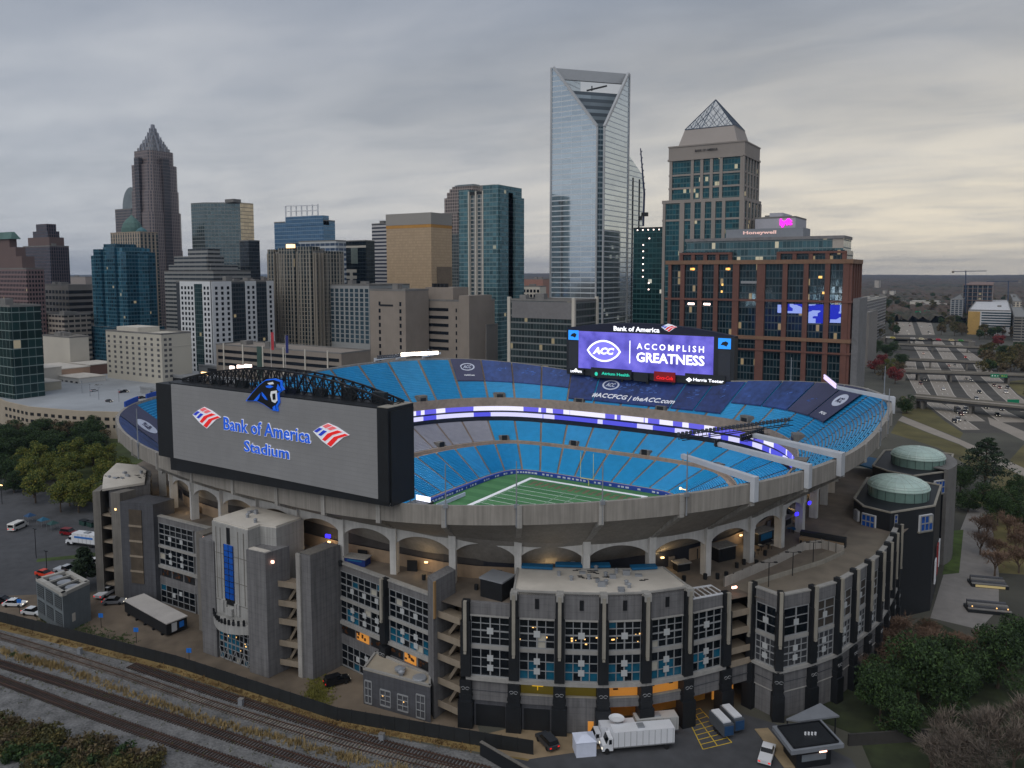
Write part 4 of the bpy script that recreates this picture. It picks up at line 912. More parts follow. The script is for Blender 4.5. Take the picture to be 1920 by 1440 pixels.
t.links.new(ramp(t, nz.outputs[0], [(.3, S(72, 66, 168)), (.5, S(106, 100, 216)), (.7, S(128, 120, 236))]), b.inputs['Emission Color']); b.inputs['Emission Strength'].default_value = 1.0
mb = MB(); mb.box(-25.1, 37.3, YF, YF+.5, 41.9, 58.8); sc = mb.build('screen', m, fb)
SW = glow('screen white', S(250, 250, 255), 1.0); SV = glow('screen violet', S(112, 106, 222), 1.0)
f = lambda x, y: on_plane(x, y, YF)
c0 = f(1132, 658); shape2('badge', [lens_(c0[0], c0[1], 8.4, 4.9)], (0, YF-.02, 0), UX, UZ, .06, SW, fb); shape2('badge_field', [lens_(c0[0], c0[1], 7.4, 4.1)], (0, YF-.1, 0), UX, UZ, .05, SV, fb)
text('badge_lettering', 'ACC', (c0[0]-5.4, YF-.16, c0[1]-1.6), UX, UZ, 10.6, 3.2, .05, SW, fb, bold=.05, shear=.25)
c1 = f(1181, 660); shape2('divider', [[(c1[0]-.2, c1[1]-5), (c1[0]+.2, c1[1]-5), (c1[0]+.2, c1[1]+5), (c1[0]-.2, c1[1]+5)]], (0, YF-.02, 0), UX, UZ, .06, SW, fb)
a, b2 = f(1194, 656), f(1320, 660); text('screen_lettering', 'ACCOMPLISH', (a[0], YF-.02, (a[1]+b2[1])/2), UX, UZ, b2[0]-a[0], 2.7, .06, SW, fb, bold=.02, space=1.5)
a, b2 = f(1193, 680), f(1321, 685); text('screen_lettering', 'GREATNESS', (a[0], YF-.02, (a[1]+b2[1])/2), UX, UZ, b2[0]-a[0], 4.3, .06, SW, fb, bold=.028)
a, b2 = f(1150, 620), f(1236, 624); text('header_lettering', 'Bank of America', (a[0], YF+.4, (a[1]+b2[1])/2), UX, UZ, b2[0]-a[0], 2.1, .12, SW, fb, bold=.02)
for nm, m_, P, lay in FLAG[:2]+FLAG[3:]:
    c = f(1254, 615); o0 = on_plane(388, 784, YS)
    polys = [[((on_plane(*zpx(x, y), YS)[0]-o0[0])*.72+c[0], (on_plane(*zpx(x, y), YS)[1]-o0[1])*.72+c[1]) for x, y in poly] for poly in P]
    shape2(nm, polys, (0, YF+.35-.1*lay, 0), UX, UZ, .1, TWH if lay == 0 else m_, fb)
for x0, z0 in ((-30.4, 54.6), (39.2, 54.0)):
    mb = MB(); mb.box(x0, x0+5.2, YF+.1, YF+.5, z0, z0+4.4); s_ = mb.build('blue_panel', glow('blue panel', S(36, 132, 222), 1.0), fb)
    shape2('panel_emblem', [[(x0+1, z0+1.6), (x0+1.8, z0+2.8), (x0+3.2, z0+3.2), (x0+4.2, z0+2.6), (x0+4.0, z0+1.9), (x0+3.4, z0+1.0), (x0+2.4, z0+1.5)]], (0, YF+.08, 0), UX, UZ, .05, EK, fb)
    mb = MB(); mb.box(x0+.2, x0+5.2, YF+.15, YF+.5, 41, z0-.6); mb.build('speaker_grille', mat('speaker cloth', S(48, 50, 56), var=.1), fb)
gl = glow('green sign', S(40, 190, 160), .8); rd = glow('red sign', S(226, 24, 32), .8)
for s_, p0, p1, h, m_ in (('Atrium Health', (1128, 703), (1180, 706), 1.3, gl), ('Coca-Cola', (1231, 711), (1262, 713), 1.5, rd), ('Harris Teeter', (1300, 715), (1357, 718), 1.3, SW), ("LOWE'S", (1070, 698), (1091, 699), 1.0, SW)):
    a, b2 = on_plane(*p0, YF-1), on_plane(*p1, YF-1); sn = text('sponsor_lettering', s_, (a[0], YF-1, (a[1]+b2[1])/2), UX, UZ, b2[0]-a[0], h, .12, m_, fb, bold=.02, shear=.25 if 'Coca' in s_ else 0)
for p0, p1, m_ in (((1226, 714), (1266, 699), mat('deep red sign', S(150, 12, 18), var=0)), ((1188, 714), (1215, 700), BLACK), ((1284, 719), (1360, 705), BLACK), ((1108, 707), (1184, 694), BLACK), ((1066, 701), (1094, 692), BLACK)):
    a, b2 = on_plane(*p0, YF-.8), on_plane(*p1, YF-.8); mb = MB(); mb.box(a[0], b2[0], YF-.8, YF-.3, a[1], b2[1]); mb.build('sponsor_board', m_, fb)
a = on_plane(1118, 701, YF-1); shape2('sponsor_mark', [[(a[0]+.6*cos(i*pi/4)*1.3, a[1]+.9*sin(i*pi/4)) for i in range(8)]], (0, YF-1, 0), UX, UZ, .1, gl, fb)
a = on_plane(1292, 712, YF-1); shape2('sponsor_mark', [[(a[0]-1.4, a[1]), (a[0], a[1]-1), (a[0]+1.4, a[1]), (a[0], a[1]+1)]], (0, YF-1, 0), UX, UZ, .1, SW, fb)
a = on_plane(1080, 693, YF-1); shape2('sponsor_mark', [[(a[0]-3, a[1]-.8), (a[0]-1, a[1]-.4), (a[0], a[1]+.7), (a[0]+1, a[1]-.4), (a[0]+3, a[1]-.8)]], (0, YF-1, 0), UX, UZ, .1, SW, fb)
mb = MB()
for x in range(-28, 46, 12): mb.box(x-.5, x+.5, YF+1, YF+5, 30, 41)
mb.build('support_post', BLACKM, fb)
# ------------------------------------------------------------------ printed tarps over the upper seats
def zsurf(k, t, lift=1.05):
    t0, t1, za, zb, n = TIER['upper']; return za(k)+(zb(k)-za(k))*(t-t0)/(t1-t0)+lift
def tarp(label, k0, k1, t0, t1, m_, marks=()):
    mb = MB(); n = max(2, int((k1-k0)*2)); rows = 5
    P = [[bp(k0+(k1-k0)*i/n, t0+(t1-t0)*j/rows, zsurf(k0+(k1-k0)*i/n, t0+(t1-t0)*j/rows)) for j in range(rows+1)] for i in range(n+1)]
    for i in range(n):
        for j in range(rows): mb.face([P[i][j], P[i+1][j], P[i+1][j+1], P[i][j+1]])
    for i in range(n): mb.face([P[i][0], P[i+1][0], (*P[i+1][0][:2], P[i+1][0][2]-.5), (*P[i][0][:2], P[i][0][2]-.5)])
    o = tag(mb.build('tarp', m_), label, 'tarp', 'tarps over the upper seats')
    def frame(s, u):        # surface point at fractions s along (left to right seen from the pitch = falling k), u up the slope
        k, t = k1-(k1-k0)*s, t0+(t1-t0)*u; return bp(k, t, zsurf(k, t, 1.12))
    for nm, kind, s, u, w, h, arg in marks:
        c = frame(s, u); cx = frame(s+.02, u); cy = frame(s, u+.03)
        ux = [cx[i]-c[i] for i in range(3)]; L = sqrt(sum(a*a for a in ux)); ux = [a/L for a in ux]
        uy = [cy[i]-c[i] for i in range(3)]; dt = sum(uy[i]*ux[i] for i in range(3)); uy = [uy[i]-dt*ux[i] for i in range(3)]; L = sqrt(sum(a*a for a in uy)); uy = [a/L for a in uy]
        if kind == 'text':          # printed on the tarp: the letters follow its curve
            tx = text(nm, arg, (0, 0, 0), (1, 0, 0), (0, 1, 0), w, h, .06, mat('white print', S(236, 238, 244), rough=.6, var=0), o, bold=.012, shear=.2)
            A_, B_ = bp(k0, (t0+t1)/2, 0), bp(k1, (t0+t1)/2, 0); lk = hypot(A_[0]-B_[0], A_[1]-B_[1]); C_, D_ = frame(.5, 0), frame(.5, 1); lt = sqrt(sum((C_[i]-D_[i])**2 for i in range(3)))
            for v in tx.data.vertices:
                k_, t_ = k1-(k1-k0)*(s+(v.co.x-w/2)/lk), t0+(t1-t0)*(u+(v.co.y-h/2)/lt); v.co = bp(k_, t_, zsurf(k_, t_, 1.2+v.co.z*2))
        elif kind == 'ell':
            shape2(nm, [ellipse(0, 0, w/2, h/2)], c, ux, uy, .05, PALE, o)
            shape2(nm, [ellipse(0, 0, w/2*.8, h/2*.76)], tuple(c[i]+0 for i in range(3)), ux, uy, .09, PALE if arg else m_, o) if not arg else None
            text('print_lettering', arg or 'ACC', tuple(c[i]-ux[i]*w*.27-uy[i]*h*.2 for i in range(3)), ux, uy, w*.54, h*.4, .14, m_ if arg else PALE, o, bold=.03, shear=.2)
        else:
            R_ = random.Random(int(s*100)+int(k0))
            pl = []
            for _ in range(arg):
                a, b_ = R_.uniform(-w/2, w/2), R_.uniform(-h/2, h/2); l, q_ = R_.uniform(.3, 1.6), R_.uniform(.12, .5); pl.append([(a, b_), (a+l, b_+q_*.6), (a+l*.9, b_+q_*1.4), (a-.1, b_+q_)])
            shape2(nm, pl, c, ux, uy, .05, mat('blue print', S(70, 104, 176), var=.3, scale=.5), o)
    return o
SL = mat('slate tarp', S(58, 60, 88), rough=.6, var=.2, scale=.12)
tarp('slate tarp with a pale pointed oval badge, leftmost at the far end', 68.1, 71.9, .80, .982, SL, (('badge', 'ell', .5, .62, 7, 4.6, None), ('print_lettering', 'text', .5, .22, 5, .9, 'theACC.com')))
tarp('navy tarp right of the slate one with the oval badge', 64.1, 67.9, .80, .982, NAVY, (('print', 'x', .6, .6, 5, 3, 9),))
tarp('navy tarp with scattered blue flecks, third from the left', 60.1, 63.9, .80, .982, NAVY, (('print', 'x', .5, .6, 7, 4, 14),))
tarp('navy tarp fading to slate at its lower edge, fourth from the left', 56.1, 59.9, .80, .982, NAVY, (('print', 'x', .5, .7, 7, 3, 8),))
tarp('deep navy tarp left of the hashtag lettering', 52.3, 55.9, .69, .975, NAVYD, (('print', 'x', .6, .8, 5, 3, 7),))
tarp('widest navy tarp with hashtag and web address lettering below the far board', 41.2, 52.1, .69, .975, NAVYD, (('print_lettering', 'text', .5, .17, 40, 3.3, '#ACCFCG | theACC.com'), ('badge', 'ell', .16, .66, 8, 6, None), ('print', 'x', .5, .66, 22, 6, 60)))
tarp('deep navy tarp right of the web address lettering', 37.9, 41.0, .69, .975, NAVYD, (('print', 'x', .5, .5, 4, 6, 12),))
tarp('deep navy tarp with a faint trophy print, under the right end of the far board', 34.1, 37.7, .69, .975, NAVYD, (('print', 'x', .5, .6, 3, 8, 12),))
tarp('navy tarp first beyond the right end of the far board', 29.8, 33.9, .79, .982, NAVY, (('print', 'x', .3, .3, 3, 2, 3),))
tarp('navy tarp second beyond the right end of the far board', 25.6, 29.6, .79, .982, NAVY, (('print', 'x', .5, .5, 3, 3, 3),))
tarp('navy tarp with one pale streak, beside the slate tarp at the right', 21.3, 25.4, .79, .982, SL, (('print', 'x', .5, .4, 5, 2, 6),))
tarp('slate tarp with a big pale oval badge at the right corner', 17.0, 21.1, .79, .982, SL, (('badge', 'ell', .5, .58, 8, 6, 'ACC'), ('print_lettering', 'text', .5, .15, 5, 1, 'FCG')))
tarp('slate tarp with a pale oval badge left of the near scoreboard', 116.2, 121.4, .70, .985, SL, (('badge', 'ell', .42, .62, 8, 7, 'ACC'),))
tarp('navy tarp with pale streaks at the left corner of the rim', 121.6, 134, .68, .985, NAVY, (('print', 'x', .5, .5, 24, 8, 40),))
for i, (k0, k1) in enumerate(((110.5, 113.5), (115, 118))):
    mb = MB(); P = [bp(k0+(k1-k0)*j/4, 1.0, 0) for j in range(5)]
    for A, B in zip(P, P[1:]): z = lerpi(RZ, k0); slab(mb, A[:2], B[:2], -.2, .2, z, z+1.6)
    tag(mb.build('rim_banner', mat('rim banner', S(34, 78, 170), var=.1)), 'blue fabric banner on the left rim, %s the scoreboard' % ('nearer' if i == 0 else 'farther from'), 'banner')
# ------------------------------------------------------------------ floodlight booms on the rim
BOOMW = mat('pale grey boom paint', S(188, 192, 198), rough=.5, var=.1, scale=.4)
def inward(k):
    a = bp(k, 1, 0); b_ = bp(k, .7, 0); return unit(a[:2], b_[:2])[0]
def boom(label, k, L, rise, bank, lit, w=1.35, lean=0.):
    P = bp(k, 1.0, lerpi(RZ, k)); d = inward(k); d = (d[0]*cos(lean)-d[1]*sin(lean), d[0]*sin(lean)+d[1]*cos(lean)); sx = (-d[1], d[0])
    t = thing('floodlight_boom', label, 'floodlight boom', P, 'floodlight booms on the rim')
    z0 = P[2]+.5; Q = (P[0]+d[0]*L, P[1]+d[1]*L, z0+rise); mb = MB()
    for a in (-1, 1):
        s = a*w/2
        A = (P[0]+sx[0]*s, P[1]+sx[1]*s); B = (Q[0]+sx[0]*s*.7, Q[1]+sx[1]*s*.7)
        mb.face([(*A, z0-.1), (*B, Q[2]-.1), (*B, Q[2]+.7), (*A, z0+1.0)])
    A0, A1 = (P[0]+sx[0]*w/2, P[1]+sx[1]*w/2), (P[0]-sx[0]*w/2, P[1]-sx[1]*w/2); B0, B1 = (Q[0]+sx[0]*w*.35, Q[1]+sx[1]*w*.35), (Q[0]-sx[0]*w*.35, Q[1]-sx[1]*w*.35)
    mb.face([(*A0, z0+1.0), (*A1, z0+1.0), (*B1, Q[2]+.7), (*B0, Q[2]+.7)]); mb.face([(*A0, z0-.1), (*B0, Q[2]-.1), (*B1, Q[2]-.1), (*A1, z0-.1)]); mb.face([(*B0, Q[2]-.1), (*B0, Q[2]+.7), (*B1, Q[2]+.7), (*B1, Q[2]-.1)])
    for s in (-.42, 0, .42): mb.bar((P[0]+sx[0]*s*w, P[1]+sx[1]*s*w, z0+1.05), (Q[0]+sx[0]*s*w*.7, Q[1]+sx[1]*s*w*.7, Q[2]+.75), .07)
    mb.build('beam', BOOMW, t)
    mb = MB(); mb.obox((P[0]-d[0]*.5, P[1]-d[1]*.5), sx, w, 1.0, P[2]-3.3, z0+1.05); mb.build('rim_bracket', BOOMW, t)
    if bank:
        b0, b1 = bank; mb = MB(); A = (Q[0]+sx[0]*b0, Q[1]+sx[1]*b0); B = (Q[0]+sx[0]*b1, Q[1]+sx[1]*b1)
        for z in (0, 1.2): mb.bar((*A, Q[2]+z), (*B, Q[2]+z), .16)
        n = int(abs(b1-b0)/1.1)
        for i in range(n+1): c = along(A, B, i/n); mb.bar((*c, Q[2]-.1), (*c, Q[2]+1.5), .1); mb.bar((*c, Q[2]), (c[0]-d[0]*1.6, c[1]-d[1]*1.6, Q[2]), .08)
        for i in range(n): c = along(A, B, i/n); c2 = along(A, B, (i+1)/n); mb.bar((*c, Q[2]), (*c2, Q[2]+1.2), .07)
        fr = mb.build('lamp_frame', STEEL if lit else BLACKM, t)
        for i in range(n):
            c = along(A, B, (i+.5)/n); mb = MB()
            for z in (.25, 1.05): mb.obox((c[0]+d[0]*.3, c[1]+d[1]*.3), sx, .8, .35, Q[2]+z-.3, Q[2]+z+.3)
            mb.build('floodlight', lit or mat('lamp housing', S(70, 74, 82), var=0), fr)
    return Q
LPINK = glow('floodlight glow', S(255, 226, 230), 3.5); LHOT = glow('hot floodlight', S(255, 236, 214), 9)
boom('white floodlight boom on the near rim, nearest the camera', 173.0, 17, 1.4, None, None, lean=.12)
boom('white floodlight boom on the near right rim, the middle one of three', 177.0, 20, 1.4, (-1, 1.2), None, lean=.1)
boom('white floodlight boom on the right rim, farthest of three', 180.5, 19, 1.6, (-5, 6), None, 2.1, lean=.08)
boom('pale boom at the far right corner with a row of violet-white lamps', 9.5, 15, 3.0, (-22, 0), glow('violet lamp', S(214, 196, 240), 1.0), 2.2, lean=.1)
boom('pale boom at the far left rim, its lamps unlit', 81.5, 20, 3.2, (-10, 2), None, 1.2)
boom('pale boom at the far left rim with a glowing lamp bank, middle one', 78.6, 20, 3.4, (-8, -1), LHOT, 1.2)
boom('pale boom at the far left rim with the longest glowing lamp bank', 75.2, 20, 3.4, (-12, -1), LHOT, 1.2)
# catwalk of dark lamp racks over the right stand
cw = thing('lamp_catwalk', 'dark lattice lamp catwalk hanging over the right side stand', 'catwalk', (85, -20, 45))
mb = MB(); A, B = (71, -34, 44.4), (91, -6, 45.6)
for o, z in ((0, 0), (1.6, 0), (0, 1.3), (1.6, 1.3)): mb.bar((A[0]+o*.8, A[1]-o*.6, A[2]+z), (B[0]+o*.8, B[1]-o*.6, B[2]+z), .14)
mb.build('chord', BLACKM, cw); mb = MB()
for i in range(30):
    c = tuple(A[j]+(B[j]-A[j])*i/29 for j in range(3)); mb.box(c[0]-.3, c[0]+.3, c[1]-.3, c[1]+.3, c[2]+.9, c[2]+1.7); mb.bar(c, (c[0], c[1], c[2]+1.3), .08)
mb.build('lamp_rack', mat('lamp housing', S(70, 74, 82), var=0), cw)
# thin poles on the rim
for i, (k, h, lb) in enumerate(((157.1, 8, 'thin grey mast on the near rim beside the scoreboard'), (160.8, 8.4, 'thin grey mast on the near rim, second right of the scoreboard'), (165, 7.6, 'thin grey mast on the near rim, third right of the scoreboard'), (169.2, 8, 'thin grey mast on the near rim with one small white lamp'), (131, 9, 'thin grey mast on the left rim corner'), (190, 7.5, 'thin pale mast on the right rim behind the booms'), (2, 8, 'thin pale mast at the far right of the rim'), (13.5, 9, 'tall thin mast at the far right corner of the rim'), (36, 9, 'short thin mast on the far rim right of the video board'), (29, 9, 'bent thin mast on the far rim, second right of the video board'))):
    P = bp(k, 1.003, 0); z = lerpi(RZ, k); ma = thing('rim_mast', lb, 'mast', (P[0], P[1], z-4), 'masts along the rim'); mb = MB(); mb.bar((P[0], P[1], z-4), (P[0], P[1], z+h), .17, n=6, r2=.1); mb.build('pole', STEEL, ma)
    mb = MB(); mb.obox(P[:2], inward(k), .5, .9, z-.4, z+.3); mb.build('clamp', STEEL, ma)
    if i == 3:
        for s in (-1.4, ): mb = MB(); mb.bar((P[0], P[1], z+.8), (P[0]+s, P[1]+.5, z+.8), .05); mb.lathe((P[0]+s, P[1]+.5, z+.8), [(.05, -.25), (.22, -.1), (.22, .1), (.05, .25)], 8); mb.build('lamp', AMBER2, ma)
# spot lights into the bowl, some away from any lit bank
for loc, tgt, en in (((-88, 52, 55), (-5, 0, 5), 26000), ((88, 46, 55), (20, 20, 10), 26000), ((0, -95, 62), (0, 40, 12), 30000), ((60, -40, 56), (10, 60, 15), 20000), ((-60, -50, 56), (0, 40, 15), 20000)):
    L = bpy.data.objects.new('bowl_floodlight', bpy.data.lights.new('bowl_floodlight', 'SPOT')); COL.objects.link(L); L.location = loc
    v = [tgt[i]-loc[i] for i in range(3)]; L.rotation_euler = (atan2(hypot(v[0], v[1]), -v[2]), 0, atan2(v[1], v[0])-pi/2)
    L.data.energy = en*1.4; L.data.spot_size = radians(100); L.data.spot_blend = .8; L.data.shadow_soft_size = 3; L.data.color = (.9, .95, 1)
# ------------------------------------------------------------------ ground works round the stadium
def gp_(x, y, z=0.):
    r = raydir(x, y); t = (z-CAM[2])/r[2]; return (CAM[0]+r[0]*t, CAM[1]+r[1]*t)
def px_of(a, b, z):
    X, Y = a-CAM[0], b-CAM[1]; R_, F = X*cos(HEAD)+Y*sin(HEAD), -X*sin(HEAD)+Y*cos(HEAD)
    d = F*cos(PITCH)-(z-CAM[2])*sin(PITCH); h = F*sin(PITCH)+(z-CAM[2])*cos(PITCH); return (960+1460*R_/d, 640-1460*h/d)
ASPH = mat('asphalt', S(72, 73, 76), scale=.35, var=.22, rough=.9); ASPHL = mat('worn asphalt', S(92, 90, 88), scale=.3, var=.25, rough=.9)
DIRT = mat('brown yard', S(108, 96, 82), scale=.18, var=.35, rough=.95); BALL = mat('ballast', S(108, 108, 108), scale=2.2, var=.45, rough=.95, bump=.6)
GRASS = mat('grass', S(66, 84, 34), scale=.3, var=.5, rough=.95); DRY = mat('dry verge', S(128, 108, 66), scale=.2, var=.4, rough=.95)
PAVE = mat('plaza paving', S(128, 124, 120), scale=.4, var=.15)
def sheet(name, P, z, m): mb = MB(); mb.face([(x, y, z) for x, y in P]); return struct(name, mb, m)
FN = [(-130, -139), (-68, -126.3), (-11.3, -117), (33, -113.3), (61.4, -105.2), (70, -102.6)]
sheet('ballast_bed', [(-200, -152), (-130, -141), (-68, -128.5), (-11, -119.5), (33, -115.4), (62, -107.5), (90, -100), (90, -130), (40, -150), (-200, -190)], .004, BALL)
sheet('dirt_verge', [(-200, -150), (-130, -139), (-68, -126), (-11, -116.6), (33, -113), (62, -105), (70, -103), (70, -104.6), (33, -115), (-11, -118.8), (-68, -129.2), (-130, -143), (-200, -156)], .008, DRY)
sheet('brown_yard', [(-130, -138), (-68, -126), (-11, -116.5), (33, -113), (61, -105), (56, -100), (10, -97), (-60, -97), (-66, -106), (-80, -112)], .004, DIRT)
sheet('car_park', [(-190, -150), (-130, -138), (-100, -131), (-76, -112), (-64, -102), (-84, -76), (-130, -50), (-220, -60)], .008, ASPH)
sheet('loading_yard', [(60, -104.8), (76, -92), (96, -70), (104, -70), (118, -74), (128, -92), (90, -128), (74, -110)], .006, ASPH)
sheet('yard_apron', [(57, -105), (62, -98), (76, -92), (80, -94), (70, -104), (64, -106)], .012, mat('sandy apron', S(140, 122, 96), scale=.4, var=.2))
sheet('lawn', [(118, -66), (108, -64), (116, -40), (119, -20), (124, -4), (126, -4), (150, -20), (170, -70), (160, -110), (128, -92)], .004, mat('dark lawn', S(46, 54, 30), scale=.3, var=.5, rough=.95))
sheet('plaza', [(125.6, -3), (127, 40), (131, 110), (137, 112), (140, 40), (140, 12), (136, -4)], .012, PAVE)
sheet('lawn_strip', [(126.4, 30), (127, 75), (130, 78), (130.4, 34)], .02, GRASS)
sheet('grove_floor', [(-240, -50), (-130, -46), (-84, -74), (-90, -58), (-118, -20), (-118, 40), (-300, 20)], .01, mat('grove floor', S(62, 72, 34), scale=.12, var=.5, rough=.95))
sheet('sandy_lane', [(140, 40), (131, 112), (150, 240), (175, 330), (230, 330), (220, 200), (190, 60)], .004, mat('scrub slope', S(104, 96, 58), scale=.06, var=.4, rough=.95))
# privacy fence along the tracks
pf = thing('privacy_fence', 'long black mesh fence between the stadium yard and the railway', 'fence', (0, -115, 0))
FM = mat('black fence mesh', S(30, 33, 35), rough=.7, var=.25, scale=.5)
for p, q in zip(FN, FN[1:]):
    d, L = unit(p, q); n = max(1, int(L/2.9))
    for i in range(n):
        A, B = along(p, q, i/n), along(p, q, (i+1)/n)
        if p[0] < -100 and i < n-6: continue
        mb = MB(); slab(mb, A, B, -.03, .03, .05, 2.7, 0, .04, .04); mb.build('fence_panel', FM, pf)
        mb = MB(); mb.bar((*A, 0), (*A, 2.85), .06); mb.build('fence_post', BLACKM, pf)
f2 = thing('retaining_wall', 'dark low retaining wall at the bottom edge right of the black fence', 'wall', (68, -106, 0))
mb = MB(); slab(mb, (62, -107.5), (75, -110), -.2, .2, 0, 2.4); slab(mb, (75, -110), (80, -113), -.2, .2, 0, 2.4); mb.build('wall_panel', BLACK, f2)
mb = MB(); slab(mb, (62, -107.5), (75, -110), -.3, .3, 2.4, 2.55); mb.build('coping', CONCD, f2)
# railway tracks
RAIL = mat('rusty rail', S(92, 70, 60), rough=.5, metal=.4, var=.2, scale=1); SLP = mat('weathered sleeper', S(122, 114, 106), var=.5, scale=1.2); SLPD = mat('dark sleeper', S(62, 48, 42), var=.4, scale=1)
def smooth(P, n=14):
    out = []
    for i in range(len(P)-1):
        p0, p1, p2, p3 = P[max(0, i-1)], P[i], P[i+1], P[min(len(P)-1, i+2)]
        for k in range(n):
            t = k/n; out.append(tuple(.5*((2*p1[j])+(-p0[j]+p2[j])*t+(2*p0[j]-5*p1[j]+4*p2[j]-p3[j])*t*t+(-p0[j]+3*p1[j]-3*p2[j]+p3[j])*t**3) for j in (0, 1)))
    return out+[P[-1]]
def track(label, P, slp):
    P = smooth(P); t = thing('railway_track', label, 'railway track', (*P[len(P)//2], 0), 'railway tracks')
    for s in (-.75, .75):
        mb = MB()
        for p, q in zip(P, P[1:]): slab(mb, p, q, s-.05, s+.05, .18, .36)
        mb.build('rail', RAIL, t)
    mb = MB(); acc = 0; R_ = random.Random(len(P))
    for p, q in zip(P, P[1:]):
        d, L = unit(p, q); s = acc
        while s < L:
            mb.obox((p[0]+d[0]*s, p[1]+d[1]*s), (-d[1], d[0]), 2.6+R_.uniform(-.1, .1), .28, .02, .19); s += .68
        acc = s-L
    tag(mb.build('sleepers', slp, t), kind='stuff')
T1 = [(-150, -143.5), (-100, -135.8), (-59.4, -130), (-23.3, -125.5), (8.6, -122.3), (37.9, -118.2), (62, -113.5), (90, -107)]
T2 = [(-20.2, -121.7), (8, -118.9), (34.8, -115.8), (50, -113.6), (66, -110.6)]
T3 = [(-150, -152), (-100, -144.6), (-45.3, -136.5), (-7.6, -131.2), (35.7, -125.5), (62, -120.5), (90, -114)]
T4 = [(-120, -151), (-80, -145.2), (-38, -140), (-4.8, -136.4), (30, -131.8), (62, -127), (90, -121)]
track('railway track with pale worn sleepers, second from the black fence', T1, SLP); track('short railway siding nearest the black fence', T2, SLPD)
track('brown railway track between the grass strip and the nearest track', T3, SLPD); track('dark railway track nearest the bottom left bushes', T4, SLPD)
# tufts of dry grass between the tracks
def tufts(name, path, n, spread, h, m_, seed):
    r = random.Random(seed); mb = MB()
    for _ in range(n):
        i = r.randrange(len(path)-1); c = along(path[i], path[i+1], r.random()); x, y = c[0]+r.gauss(0, spread), c[1]+r.gauss(0, spread)
        cl_ = .4+.6*abs(sin(x*.33)+.5*sin(x*.9+1))/1.5
        for _ in range(5):
            a = r.uniform(0, 2*pi); l = h*r.uniform(.4, 1.1)*cl_; w = .07+.05*r.random(); bx, by = x+r.uniform(-.3, .3), y+r.uniform(-.3, .3); tx, ty = bx+cos(a)*l*.45, by+sin(a)*l*.45
            mb.face([(bx-sin(a)*w, by+cos(a)*w, 0), (bx+sin(a)*w, by-cos(a)*w, 0), (tx, ty, l)])
    return tag(mb.build(name, m_), 'dry yellow grass growing in clumps beside the tracks', 'grass', kind='stuff')
mid = smooth([(-110, -141), (-50, -133.4), (-30, -130.3), (5, -127.2), (36, -121.9), (62, -117)])
tufts('dry_grass', mid, 1500, .6, 1.3, mat('dry grass blades', S(146, 126, 84), var=.35, scale=.7), 1)
tufts('dry_grass', [(-68, -127.6), (-11, -118.2), (33, -114.4), (60, -107)], 900, .5, .6, mat('brown grass blades', S(124, 98, 58), var=.35, scale=.7), 2)
tufts('green_grass', [(-60, -120), (-48, -118), (-30, -116)], 500, 1.2, .6, mat('green grass blades', S(62, 84, 36), var=.35, scale=.7), 3)
tufts('green_grass', [(19, -104), (22, -108), (26, -110.5)], 700, 1.3, .7, mat('olive grass blades', S(112, 110, 44), var=.35, scale=.7), 4)
for i, P in enumerate((T1, T3, T4)):
    tufts('weeds', smooth(P), 420, 1.5, .45, mat('weed blades', S(88, 92, 52), var=.4, scale=.7), 20+i)['label'] = ('low weeds along the track with pale sleepers', 'low weeds along the brown middle track', 'low weeds along the track nearest the scrub')[i]
for i, (x, y, lb) in enumerate(((452, 1322, 'small grey relay cabinet beside the siding near the black fence'), (716, 1388, 'small grey relay cabinet between the tracks at the bottom'), (150, 1226, 'low grey cabinet between the fence and the nearest track'))):
    P_ = gp_(x, y); t = thing('relay_cabinet', lb, 'cabinet', (*P_, 0)); mb = MB(); mb.obox(P_, (.97, .2), 1.0, .7, 0, 1.3); mb.build('cabinet_box', STEEL, t); mb = MB(); mb.obox(P_, (.97, .2), 1.1, .8, 1.3, 1.38); mb.build('lid', ROOFG, t)
# ------------------------------------------------------------------ vehicles
TYRE = mat('tyre rubber', S(20, 20, 21), var=0, rough=.9); CARG = mat('car glass', S(14, 18, 22), var=0, rough=.1); HEADL = glow('headlight', S(255, 246, 225), 1.2); TAILL = glow('tail light', S(220, 30, 25), .8)
def extr(mb, prof, y0, y1, m=0, taper=0.):
    """side profile (x, z) extruded across the width, optionally narrowing towards the top"""
    zt = max(z for x, z in prof); zb = min(z for x, z in prof); f = lambda z: taper*(z-zb)/max(.01, zt-zb)
    A = [(x, y0+f(z), z) for x, z in prof]; B = [(x, y1-f(z), z) for x, z in prof]
    mb.face(A[::-1], m); mb.face(B, m)
    for i in range(len(prof)): j = (i+1) % len(prof); mb.face([A[i], A[j], B[j], B[i]], m)
def paint(c):
    nm = 'paint %d %d %d' % c; return mat(nm, S(*c), rough=.3, var=.04)
